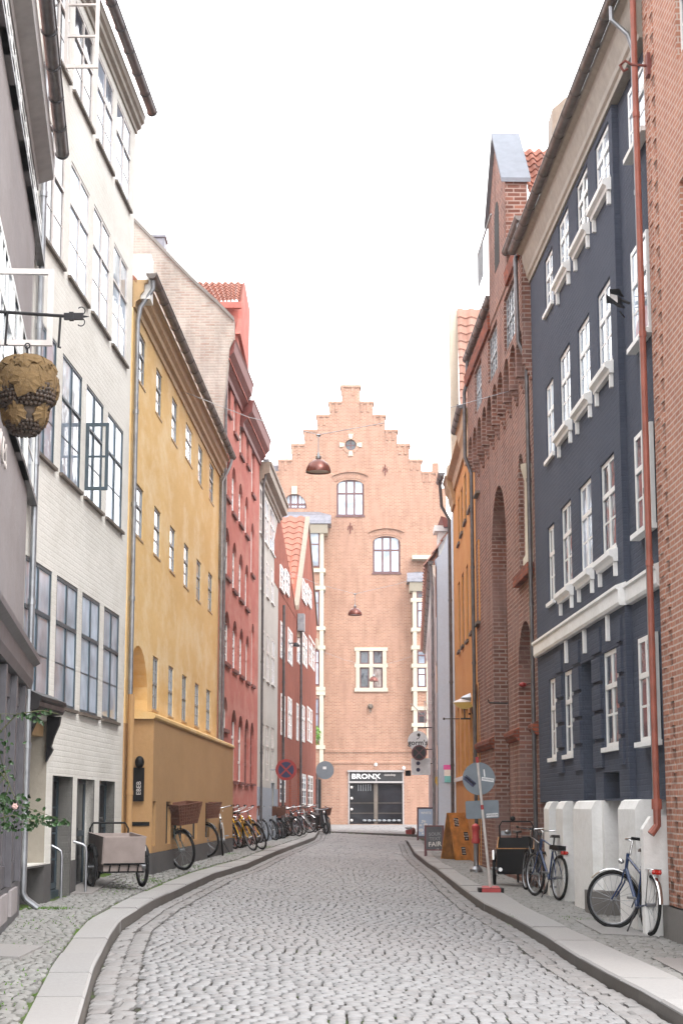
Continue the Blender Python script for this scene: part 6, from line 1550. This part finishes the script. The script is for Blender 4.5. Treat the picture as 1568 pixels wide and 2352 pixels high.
def poster_extra(r, lf, q, w, h, th):
    rnd = random.Random(8)
    m = MB()
    m.extr([q(-w*.42, h*.16, th + .002), q(w*.42, h*.16, th + .002), q(w*.42, h*.95, th + .002), q(-w*.42, h*.95, th + .002)], [q(-w*.42, h*.16, th + .005), q(w*.42, h*.16, th + .005), q(w*.42, h*.95, th + .005), q(-w*.42, h*.95, th + .005)]); m.build('poster', M['light_blue'], lf)
    m = MB()
    for _ in range(14):
        x, z, a = rnd.uniform(-w*.34, w*.30), rnd.uniform(h*.22, h*.62), rnd.uniform(.03, .09)
        m.extr([q(x + a*math.cos(t), z + a*.8*math.sin(t), th + .006) for t in [k*math.pi/4 for k in range(8)]], [q(x + a*math.cos(t), z + a*.8*math.sin(t), th + .0075 + _ * .0004) for t in [k*math.pi/4 for k in range(8)]])
    m.build('poster_print', M['sign_white'], lf)
    lettering(lf, q, 'WHITE', .12, 0, h * .83, 0, th + .006, 'sign_white', .004)
p = on_ground(975, 1932)
aboard('poster stand with a blue and white poster behind the FAIR board', 'poster_stand', p + Vector((.05, 0, 0)), .62, 1.2, .2, M['board'], M['maroon'], -5, poster_extra, legs=.1)
# hydrant-like red and silver post
p = on_ground(1093, 2003); r = empty('hydrant', p, 0, 'red capped silver street hydrant behind the temporary road sign', 'hydrant')
MB().lathe([(.001, .0), (.13, .0), (.13, .06), (.10, .09), (.06, .12), (.05, .20), (.048, .58), (.06, .60)], (0, 0, 0), 16).build('post', M['steel'], r, smooth=40)
MB().lathe([(.05, .58), (.085, .60), (.09, .66), (.07, .70), (.075, .86), (.085, .88), (.08, .95), (.03, .99), (.001, 1.0)], (0, 0, 0), 16).build('cap', M['rope_red'], r, smooth=40)
# two bicycles behind the boards
o = copy_tree(bk); o['group'] = 'bicycles behind the sandwich boards'; put(o, 1004, 1925, 100, 4, -.5, 'black bicycle with its white bar end behind the chalkboard on the right pavement')
o = copy_tree(bkb); o['group'] = 'bicycles behind the sandwich boards'; put(o, 1020, 1925, 96, 4, -.5, 'black bicycle with a basket half hidden by the orange plywood board')
# red and white bag on the kerb
p = on_ground(940, 1918); r = empty('shopping_bag', p, 0, 'small red and white bag with dark bundle at the end of the right kerb', 'bag')
m = MB(); m.extr([(-.16, -.1, 0), (.10, -.1, 0), (.10, .1, 0), (-.16, .1, 0)], [(-.18, -.08, .22), (.08, -.08, .26), (.08, .08, .26), (-.18, .08, .22)]); m.build('bag_body', M['sign_red'], r)
m = MB(); m.sphere((-.05, 0, .33), (.16, .09), 10, 6); m.build('bag_top', M['sign_white'], r, smooth=60)
m = MB(); m.sphere((.16, 0, .17), (.11, .17), 10, 8); m.build('bundle', M['copper'], r, smooth=60)
# ------------------------------------------------------------------ round street signs on the left
def round_sign(label, x, y, R_, Y, style, polex=None, yb=1915):
    c = atY(x, y, Y); g = zg(c.x, Y); r = empty('street_sign', (c.x, Y, g), 0, label, 'street sign'); z = c.z - g
    if polex is not None: MB().tube([(polex, .05, 0), (polex, .05, z + .1)], .035, 8).build('pole', M['zinc'], r)
    else: MB().tube([(0, .04, z), (-.5, .04, z)], .02, 6).build('bracket', M['steel'], r)
    if style == 'nostop':
        d = MB().disc((0, 0, z), R_, 'y', .01, 36).build('plate', M['sign_red'], r); MB().disc((0, -.012, z), R_ * .74, 'y', .004, 36).build('blue_field', M['sign_blue'], d)
        for a in (45, -45): MB().box(-R_ * .74, R_ * .74, -.004, .004, -R_ * .075, R_ * .075).build('red_bar', M['sign_red'], d, mtx=Matrix.Translation((0, -.022 - (.003 if a > 0 else 0), z)) @ Matrix.Rotation(R(a), 4, 'Y'))
    else:
        d = MB().disc((0, 0, z), R_, 'y', .01, 36).build('plate', M['sign_grey'], r); MB().box(-.09, .06, -.016, -.012, z + .04, z + .16).build('sticker', M['sign_white'], d)
    return r
round_sign('round red and blue no stopping sign on the red brick house', 657, 1768, .33, 55, 'nostop')
round_sign('grey back of a round sign on a pole at the left street corner', 746, 1769, .40, 78, 'grey', polex=-.33)
# ------------------------------------------------------------------ hanging shop signs on the right
def shop_signs():
    Y = 58.0; s = FP / Y; c = atY(959, 1702, Y)
    r = empty('hanging_sign', c, 0, "round white hanging sign with the word gorm's", 'shop sign'); Rr = 23 / s
    d = MB().disc((0, 0, 0), Rr, 'y', .02, 40).build('plate', M['sign_white'], r); rot = Matrix.Rotation(R(90), 4, 'X')
    text_into('sign_letters', "gorm's", .24, M['board_black'], d, Matrix.Translation((0, -.025, -.06)) @ rot, .003, bold=.003)
    m = MB(); m.disc((.03, -.024, .20), .055, 'y', .004, 14); m.tube([(.07, -.024, .22), (.04, -.024, .10), (-.04, -.024, .06)], .012, 5); m.build('emblem', M['board_black'], d)
    m = MB(); m.tube([(0, 0, Rr), (0, 0, Rr + .10), (.62, 0, Rr + .12)], .016, 6); m.build('bracket', M['iron'], r)
    c = atY(962, 1729, Y - .6); r = empty('hanging_sign', c, 0, "round dark sign with a red brown rim below the white gorm's sign", 'shop sign'); Rr = 17.5 / s
    d = MB().disc((0, 0, 0), Rr, 'y', .02, 36).build('rim', M['maroon'], r); MB().disc((0, -.022, 0), Rr * .8, 'y', .003, 36).build('face', M['board_black'], d)
    for a in (45, -45): MB().box(-Rr*.78, Rr*.78, -.002, .002, -.015, .015).build('cross_bar', M['maroon'], d, mtx=Matrix.Translation((0, -.028 - (.002 if a > 0 else 0), 0)) @ Matrix.Rotation(R(a), 4, 'Y'))
    MB().tube([(0, .02, .1), (.55, .02, .12)], .015, 6).build('bracket', M['iron'], r)
    c = atY(966, 1761, Y - .3); r = empty('hanging_sign', c, R(0), 'white square hanging panel with two dark dots, lowest of the hanging signs', 'shop sign')
    w = 22 / s; d = MB().box(-w, w, -.015, .015, -.27, .27).build('panel', M['sign_white'], r)
    for z in (.11, -.10): MB().disc((-.09, -.018, z), .065, 'y', .003, 16).build('dark_dot', M['sign_blue'], d)
    MB().box(-w - .2, -w - .02, -.05, .05, -.30, -.12).build('lamp_box', M['black'], r); MB().tube([(w, 0, .1), (w + .3, 0, .12)], .015, 6).build('bracket', M['iron'], r)
    # scrolled iron bracket
    c = atY(985, 1640, Y + 1); r = empty('iron_bracket', c, 0, "scrolled pale iron bracket above the gorm's sign", 'bracket')
    m = MB()
    for k, (x, z, q) in enumerate(((.05, .22, .14), (.05, -.10, .16), (.14, .05, .09))): m.ring((x, 0, z), q, .012, 'y', 20, 5)
    m.tube([(-.15, 0, .45), (-.15, 0, -.45), (.28, 0, -.45)], .016, 5); m.tube([(-.15, 0, .4), (.28, 0, .42)], .012, 5); m.tube([(.28, 0, .48), (.28, 0, -.5)], .016, 5); m.tube([(-.15, 0, -.1), (-.62, 0, .35)], .014, 5); m.build('scrollwork', M['lampwhite'], r)
shop_signs()
# banners and plants far on the right
p = atY(1028, 1780, 53); r = empty('banner', p, 0, 'hanging paper banner striped pink, pale blue and teal beside the orange house', 'banner')
for k, mt in enumerate(('banner_pink', 'sign_white', 'banner_teal')):
    MB().box(-.13 + k*.015, .17, -.01 - k*.002, .01 + k*.002, .16 - k*.22, .30 - k*.16 + (.0 if k else .0)).build('stripe', M[mt], r) if k == 0 else MB().box(-.13 + k*.015, .17, -.01, .01, .16 - k*.19, .158 - (k-1)*.19).build('stripe', M[mt], r)
MB().tube([(.17, 0, .35), (.17, 0, -.4)], .012, 6).build('rod', M['iron'], r)
p = atY(1005, 1793, 54); r = empty('paper_star', p, 0, 'yellow and orange paper ornament hanging above the climbing plant', 'ornament')
m = MB()
m.extr([(-.18, 0, .10), (.08, 0, .14), (.14, 0, -.1), (0, 0, -.18)], [(-.15, .1, .08), (.06, .1, .1), (.1, .1, -.08), (0, .1, -.14)]); m.build('paper_body', M['banner_yellow'], r)
def leafcloud(name, mat, parent, c, rad, n, size, seed, kind=None):
    rnd = random.Random(seed); m = MB()
    for _ in range(n):
        while True:
            q = Vector((rnd.uniform(-1, 1), rnd.uniform(-1, 1), rnd.uniform(-1, 1)))
            if q.length < 1: break
        p = Vector(c) + Vector((q.x * rad[0], q.y * rad[1], q.z * rad[2])); a = Vector((rnd.uniform(-1, 1), rnd.uniform(-1, 1), rnd.uniform(-.6, .6))).normalized(); b = a.cross(Vector((rnd.uniform(-1, 1), rnd.uniform(-1, 1), rnd.uniform(-1, 1)))).normalized(); k = size * rnd.uniform(.6, 1.3)
        m.add([p - a*k, p + b*k*.45 , p + a*k, p - b*k*.45], [(0, 1, 2, 3)])
    o = m.build(name, mat, parent, recalc=False)
    if kind: o['kind'] = kind
    return o
g = on_ground(1022, 1905); r = empty('climbing_plant', g, 0, 'tall green climbing plant beside the far end of the orange house', 'plant')
leafcloud('leaves', M['leaf_bright'], r, (0, 0, 1.75), (.28, .2, .35), 500, .06, 3, 'stuff'); leafcloud('lower_leaves', M['leaf'], r, (.05, 0, .9), (.2, .2, .9), 700, .06, 4, 'stuff')
MB().tube([(0, 0, 0), (.03, 0, .9), (0, 0, 1.7)], .02, 6).build('stem', M['stem'], r)
g = on_ground(1034, 1905); r = empty('wooden_post', g, 0, 'dark weathered post with spikes beside the climbing plant', 'post')
m = MB(); m.tube([(0, 0, 0), (0, 0, 1.5)], .07, 8); m.build('shaft', M['black'], r)
for k in range(4): MB().tube([(-.15 + k*.08, 0, 1.2), (-.17 + k*.08, 0, 1.9 + .12 * (k % 2))], [.035, .004], 6).build('spike', M['black'], r)
# plant in the left oriel window far away
c = atY(728, 1690, 99.0); r = empty('window_plant', c, 0, 'bright green trailing plant in the oriel window above the left corner', 'plant')
leafcloud('leaves', M['leaf_bright'], r, (0, 0, 0), (.22, .2, .55), 300, .07, 9, 'stuff'); MB().tube([(0, .1, -.4), (0, 0, .5)], .015, 5).build('stem', M['stem'], r)
# ================================================================== lamps over the street
def pendant(label, x, yb, w, D, mat='copper'):
    s = w / D; Y = FP / s * 1.0; c = atY(x, yb, Y); r = empty('street_lamp', c, 0, label, 'street lamp', 'lamps hung over the middle of the street'); q = D / 2
    MB().lathe([(q, 0), (q * .99, .04), (q * .94, q * .35), (q * .78, q * .68), (q * .48, q * .93), (q * .2, q * 1.05), (.04, q * 1.08), (.03, q * 1.05), (q * .45, q * .88), (q * .74, q * .64), (q * .9, q * .33), (q * .96, .02), (q, 0)], (0, 0, 0), 32).build('shade', M[mat], r, smooth=50)
    MB().lathe([(.001, .02), (q * .93, .025), (q * .93, .035), (.001, .04)], (0, 0, 0), 28).build('diffuser', M['lampwhite'], r, smooth=40)
    m = MB(); m.lathe([(.04, q * 1.05), (.055, q * 1.1), (.055, q * 1.3), (.03, q * 1.35), (.02, q * 1.6)], (0, 0, 0), 12); m.tube([(0, 0, q * 1.5), (0, 0, q * 3.0)], .008, 6); m.lathe([(.04, q * 2.9), (.05, q * 3.0), (.02, q * 3.1)], (0, 0, 0), 10); m.build('fitting', M['steel'], r, smooth=40)
    wz = q * 3.05; X0, X1 = wl(Y) - c.x, wr(Y) - c.x
    m = MB(); m.tube([(X0, 0, wz + .9), (X0 * .5, 0, wz + .35), (0, 0, wz), (X1 * .5, 0, wz + .35), (X1, 0, wz + .9)], .006, 4); m.build('span_wire', M['steel'], r)
    return r
pendant('large brown bell shaped lamp hung over the street, the nearest and highest', 731, 1085, 60, .50)
pendant('middle sized brown bell lamp hung over the street', 815, 1413, 33, .50)
pendant('small brown bell lamp hung in front of the cross window', 858, 1565, 22, .50)
pendant('small pale lamp hung below the right of the cross window', 881, 1604, 18, .50, 'lampwhite')
# wall lamps of the orange house, one lit
def wall_lamp(label, x, y, w, lit):
    Y = 44.0; s = FP / Y; c = atY(x, y, Y); r = empty('wall_lamp', c, 0, label, 'wall lamp', 'saucer lamps on the orange house'); q = w / s / 2
    MB().lathe([(q, 0), (q * .75, .05), (q * .35, .10), (.03, .13), (.001, .13)], (0, 0, 0), 24).build('shade', M['steel'] if not lit else M['lampwhite'], r, smooth=40)
    MB().lathe([(q * .97, -.002), (q * .65, -.10), (q * .3, -.15), (.001, -.16)], (0, 0, 0), 24).build('bowl', M['steel'] if not lit else LIT, r, smooth=40)
    MB().tube([(0, 0, -.15), (0, 0, -.40)], .018, 6).build('stem', M['iron'], r)
    MB().tube([(-.1, 0, -.40), (wr(Y) - c.x - .0, 0, -.40)], .02, 6).build('bracket', M['iron'], r)
LIT, nt_, bs_ = newmat('lit_lamp_glass'); bs_.inputs['Base Color'].default_value = (.20, .125, .04, 1); bs_.inputs['Emission Color'].default_value = (1, .62, .15, 1); bs_.inputs['Emission Strength'].default_value = .08
wall_lamp('lit saucer lamp glowing warm yellow on the orange house', 1066, 1614, 54, True)
wall_lamp('unlit grey saucer lamp just above the glowing one', 1084, 1603, 56, False)
# iron bars and a red lantern on the arched brick house
c = atY(1120, 1612, 37.5); r = tag(MB().tube([(0, 0, .05), (.03, 0, -.02), (.40, 0, -.03), (.46, 0, -.02), (.47, 0, -.12)], .016, 6).build('iron_bar', M['iron']), 'short black iron hanging bar on the arched brick house', 'bracket'); r.location = c
c = atY(1200, 1573, 33.4); r = empty('lantern', c, 0, 'small round red lantern beside the low brick arch', 'lantern'); MB().sphere((0, 0, 0), (.075, .05), 14, 8).build('lantern_globe', M['sign_red'], r, smooth=60); MB().tube([(0, 0, 0), (.25, .05, .05)], .01, 6).build('arm', M['iron'], r)
c = atY(1019, 1651, 49); r = tag(MB().tube([(0, 0, 0), (.9, 0, 0)], .012, 6).sphere((0, 0, 0), .035, 8, 6).build('iron_rod', M['iron']), 'thin dark rod with a ball end sticking out from the orange house', 'rod'); r.location = c
# floodlight on the dark blue house
def floodlight():
    c = atY(1410, 688, 21.6); r = empty('floodlight', c, 0, 'black floodlight with open barn doors on the dark blue house', 'floodlight'); k = 1 / 188.
    P_ = lambda x, y, d=0: ((x - 760) / 9.8 / 1.594 * k, d, -(y - 800) / 9.8 / 1.594 * k)
    m = MB(); m.extr([P_(590, 545), P_(880, 630), P_(900, 950), P_(570, 830)], [P_(900, 470, .22), P_(1150, 560, .22), P_(1130, 960, .22), P_(960, 900, .22)]); m.build('housing', M['black'], r)
    m = MB(); m.extr([P_(600, 575, -.006), P_(865, 645, -.006), P_(880, 925, -.006), P_(590, 815, -.006)], [P_(600, 575, -.003), P_(865, 645, -.003), P_(880, 925, -.003), P_(590, 815, -.003)]); m.build('lamp_glass', M['lampwhite'], r)
    m = MB(); m.extr([P_(570, 830), P_(900, 950), P_(900, 990, -.02), P_(365, 1125, -.22), P_(350, 775, -.22)], [P_(570, 835, .008), P_(900, 955, .008), P_(900, 995, -.012), P_(365, 1130, -.212), P_(350, 780, -.212)]); m.build('barn_door', M['black'], r)
    m = MB(); m.extr([P_(590, 540), P_(535, 485, -.1), P_(900, 460, -.1), P_(1150, 560, .1)], [P_(590, 548), P_(535, 493, -.1), P_(900, 468, -.1), P_(1150, 568, .1)]); m.build('barn_door', M['black'], r)
    m = MB()
    for z0, z1 in ((470, 390), (900, 820), (1090, 1200), (700, 790)): m.tube([P_(1050, z0, .2), P_(1290, z1, .35)], .009, 6)
    m.tube([P_(1100, 700, .15), (wr(21.6) - c.x, .1, -.02)], .018, 6); m.build('mounting', M['iron'], r)
floodlight()
# ================================================================== ornament, handrails and rose on the left
def ornament():
    Y = 13.6; s = FP / Y; P_ = lambda x, y: atY(x, y, Y)
    c = P_(63, 815); r = empty('hanging_ornament', c, 0, 'large carved bunch of grapes and vine leaves hung from the iron bracket', 'shop sign'); k = 13.6 / 16.2 / 246
    prof = [(4, 2), (22, -4), (44, -14), (58, -32), (65, -56), (66, -82), (64, -108), (58, -124), (50, -130), (48, -142), (45, -160), (38, -178), (26, -190), (10, -196), (.5, -197)]
    body = MB().lathe([(a * k, b * k) for a, b in prof], (0, 0, 0), 28).build('core', M['orn_dark'], r, smooth=60)
    def radius(z):
        for (a, b), (a2, b2) in zip(prof, prof[1:]):
            if b >= z / k >= b2: return (a + (a2 - a) * (b - z / k) / (b - b2 + 1e-6)) * k
        return .02
    rnd = random.Random(4)
    for z0, z1, st in ((-80, -130, 10.5), (-166, -195, 9)):
        z = z0; m = MB()
        while z > z1:
            rr = radius(z * k); n = max(6, int(2 * math.pi * rr / (st * k)))
            for i in range(n):
                a = 2 * math.pi * (i + .5 * (int(z / st) % 2)) / n; m.sphere((rr * math.cos(a), rr * math.sin(a), z * k + rnd.uniform(-.004, .004)), st * k * .60, 7, 5)
            z -= st * .9
        m.build('grapes', M['orn_dark'], r, smooth=60)
    # lobed leaves wrapped round the body
    out = [(0, 0), (.22, .12), (.50, .20), (.52, .42), (.72, .60), (.62, .78), (.66, 1.0), (.40, 1.02), (.26, 1.24), (0, 1.45)]
    out = [(x, y) for x, y in out] + [(-x, y) for x, y in reversed(out[1:-1])]
    def leaf(a0, ztop, size, rot, lift):
        V_ = []; C_ = Vector((0, 0, 0)); n = len(out)
        def pt(x, y, e):
            cr, sr = math.cos(R(rot)), math.sin(R(rot)); X = (x * cr - y * sr) * size; Z = -(x * sr + y * cr) * size
            z = ztop + Z; rr = radius(max(-196 * k, min(0, z))) + e; aa = a0 + X / max(.10, rr); return (rr * math.cos(aa), rr * math.sin(aa), z)
        mid = [pt(0, y, lift + .016) for y in (.2, .6, 1.0)]
        q = MB(); ring = [pt(x, y, lift + (.0 if i % 2 else .012)) for i, (x, y) in enumerate(out)]; inn = [pt(x * .45, .62 + (y - .62) * .55, lift + .020) for x, y in out]; cc = pt(0, .62, lift + .014)
        q.v = ring + inn + [cc]
        for i in range(n): q.f.append((i, (i + 1) % n, n + (i + 1) % n, n + i)); q.f.append((n + i, n + (i + 1) % n, 2 * n))
        low = len(q.v); q.v += [pt(x * .97, y, lift - .012) for x, y in out]
        for i in range(n): q.f.append((i, (i + 1) % n, low + (i + 1) % n, low + i))
        q.tube([pt(0, y, lift + .019) for y in (.05, .4, .8, 1.2)], .0035, 5)
        q.build('vine_leaf', M['orn_leaf'], r, smooth=35, recalc=False)
    for i in range(7): leaf(-1.57 + i * .9, -1 * k, 36 * k, (-12, 8, 20, -5, 10, -15, 0)[i], .022)
    for i in range(7): leaf(-1.95 + i * .9, -24 * k, 56 * k, (14, -12, 8, -6, 15, 0, -10)[i], .004)
    for i in range(4): leaf(-1.25 + i * 1.6, -48 * k, 52 * k, (22, -18, 5, 0)[i], .026)
    for i in range(5): leaf(-1.85 + i * 1.25, -124 * k, 40 * k, (4, -14, 9, 12, 0)[i], .012)
    m = MB(); m.tube([(0, 0, -.01), (0, 0, .06)], .01, 6); m.ring((0, 0, .075), .02, .006, 'y', 12, 5); m.build('hook', M['iron'], r)
    # bracket
    e = P_(205, 727) ; wx = L0.A.x + (L0.B.x - L0.A.x) * (Y - L0.A.y) / (L0.B.y - L0.A.y)
    wx = min(wx, P_(-10, 720).x)
    br = empty('iron_bracket', (0, Y, 0), 0, 'long black wrought iron bracket with curled tip carrying the carved grapes', 'bracket')
    z = lambda x, y: P_(x, y).z; X = lambda x: P_(x, 720).x
    m = MB(); m.tube([(wx - .5, 0, z(-60, 712)), (X(0), 0, z(0, 716)), (X(148), 0, z(148, 726))], .014, 8); m.build('arm', M['iron'], br)
    m = MB(); m.box(X(148), X(192), -.02, .02, z(150, 734), z(150, 720)); m.box(X(160), X(170), -.025, .025, z(150, 736), z(150, 718)); m.tube([(X(192), 0, z(190, 727)), (X(205), 0, z(205, 727))], [.012, .003], 8)
    for sgn in (1, -1):
        cz = z(187, 727 - sgn * 13); pts = [(X(187) + .030 * math.cos(t), 0, cz + sgn * .032 * math.sin(t)) for t in [R(-75 + 18 * k_) for k_ in range(13)]]; m.tube(pts, .0045, 6)
    m.build('curled_tip', M['iron'], br, smooth=50)
    for x0, x1, y0, y1 in ((18, 15, 718, 792), (140, 137, 724, 798)): MB().tube([(X(x0), 0, z(x0, y0)), (X(x1), 0, z(x1, y1)), (X(x1) + .02, 0, z(x1, y1))], .010, 6).build('drop_rod', M['iron'], br)
ornament()
def handrail(label, x0, y0, x1, y1, yb, Y):
    a, b = atY(x0, y0, Y), atY(x1, y1, Y); g = zg(b.x, Y) - .1; r = tag(MB().tube([a - Vector((0, 0, 0)), b + Vector((-.05, 0, .03)), b + Vector((-.01, 0, .0)), b + Vector((0, 0, -.06)), (b.x, Y, g)], .018, 10).build('handrail', M['steel'], None, smooth=60), label, 'handrail', 'steel handrails by the cellar doors of the white house')
handrail('bent steel handrail at the left cellar door of the white house', 108, 1937, 143, 1956, 2050, 22.6)
handrail('bent steel handrail between the two cellar doors of the white house', 166, 1932, 199, 1945, 2035, 23.4)
def rose():
    Y = 15.0; P_ = lambda x, y, d=0: atY(x, y, Y) + Vector((0, d, 0)); g = Vector((atY(-40, 2100, Y).x, Y, zg(atY(-40, 2100, Y).x, Y)))
    r = empty('rose_bush', g, 0, 'climbing rose branch with green leaves and a pale pink bloom at the left edge', 'plant'); off = -g
    def T(pts): return [p + off for p in pts]
    paths = [[(-60, 2090), (-40, 1990), (-20, 1880), (-10, 1780), (0, 1720), (8, 1760), (30, 1820), (42, 1848), (80, 1862), (110, 1872), (150, 1888)],
             [(-40, 1880), (0, 1880), (30, 1872), (70, 1885), (110, 1895)], [(-30, 1780), (-6, 1700), (5, 1640), (30, 1640), (55, 1652)], [(-10, 1760), (20, 1800), (10, 1850), (15, 1900)], [(-20, 1700), (40, 1640), (100, 1632), (135, 1640)], [(-30, 1830), (10, 1790), (30, 1740)]]
    rnd = random.Random(12)
    for p in paths: MB().tube(T([P_(x, y, rnd.uniform(-.05, .05)) for x, y in p]), [.007 - .005 * i / (len(p) - 1) for i in range(len(p))], 6).build('stem', M['stem'], r, smooth=50)
    m = MB(); n = 0
    def leaf(c, s, seed):
        q = random.Random(seed); a = Vector((q.uniform(-1, 1), q.uniform(-.5, .5), q.uniform(-1, .3))).normalized(); b = a.cross(Vector((q.uniform(-.4, .4), -1, q.uniform(-.4, .4)))).normalized(); up = a.cross(b)
        m.add([c - a*s, c - a*s*.35 + b*s*.52, c + a*s*.4 + b*s*.48, c + a*s, c + a*s*.4 - b*s*.48, c - a*s*.35 - b*s*.52, c + up*s*.16], [(0, 1, 6), (1, 2, 6), (2, 3, 6), (3, 4, 6), (4, 5, 6), (5, 0, 6)])
    cl = [(5, 1715, 34, 34, 26), (12, 1770, 24, 26, 22), (30, 1850, 36, 30, 60), (20, 1895, 34, 24, 34), (70, 1872, 26, 18, 30), (110, 1885, 24, 14, 28), (140, 1892, 14, 8, 14), (10, 1840, 20, 26, 20), (60, 1645, 40, 10, 12), (110, 1634, 26, 6, 10), (85, 1655, 14, 12, 8), (0, 1660, 20, 20, 8), (70, 1895, 22, 12, 16)]
    for x, y, sx, sy, k in cl:
        for i in range(k):
            c = P_(x + rnd.gauss(0, sx * .55), y + rnd.gauss(0, sy * .5), rnd.uniform(-.12, .12)) + off; leaf(c, rnd.uniform(.016, .030), rnd.random())
    o = m.build('leaves', M['leaf'], r, recalc=False); o['kind'] = 'stuff'
    f = MB(); c = P_(41, 1852, -.14) + off
    for ring_, (rr, n_) in enumerate(((.008, 4), (.016, 6), (.024, 7))):
        for i in range(n_):
            a = 2 * math.pi * i / n_ + ring_ * .5; d = Vector((math.cos(a), 0, math.sin(a))); t = Vector((-math.sin(a), 0, math.cos(a))); q = c + Vector((0, .012 * ring_, 0)); f.add([q, q + d*rr*.8 + t*rr*.6 + Vector((0, -.012, 0)), q + d*rr*1.15, q + d*rr*.8 - t*rr*.6 + Vector((0, -.012, 0))], [(0, 1, 2, 3)])
    f.build('bloom', M['petal'], r, recalc=False)
rose()
# street drain pole in front of the red house
g = on_ground(505, 1958); r = empty('steel_post', (g.x, g.y, g.z), 0, 'tall dark steel post standing between the yellow house and the red house', 'post'); zt = atY(505, 1795, g.y).z - g.z
MB().tube([(0, 0, 0), (0, 0, zt)], .06, 12).build('shaft', M['dark_zinc'], r, smooth=50); MB().sphere((0, 0, zt), .06, 12, 8).build('cap', M['dark_zinc'], r, smooth=60); MB().box(-.035, .035, -.066, -.058, zt - .9, zt - .62).build('sticker', M['sign_white'], r)
# ================================================================== air
hm = bpy.data.materials.new('pale_air'); hm.use_nodes = True; hn = hm.node_tree; hn.nodes.clear()
ho = hn.nodes.new('ShaderNodeOutputMaterial'); hv = hn.nodes.new('ShaderNodeVolumePrincipled'); hv.inputs['Color'].default_value = (.97, .98, 1, 1); hv.inputs['Density'].default_value = .0005; hv.inputs['Anisotropy'].default_value = .3
hn.links.new(hv.outputs[0], ho.inputs['Volume'])
hz = MB().box(-152, 152, -32, 262, -3.3, 29).build('haze', hm); tag(hz, kind='stuff')
SC.cycles.volume_bounces = 1
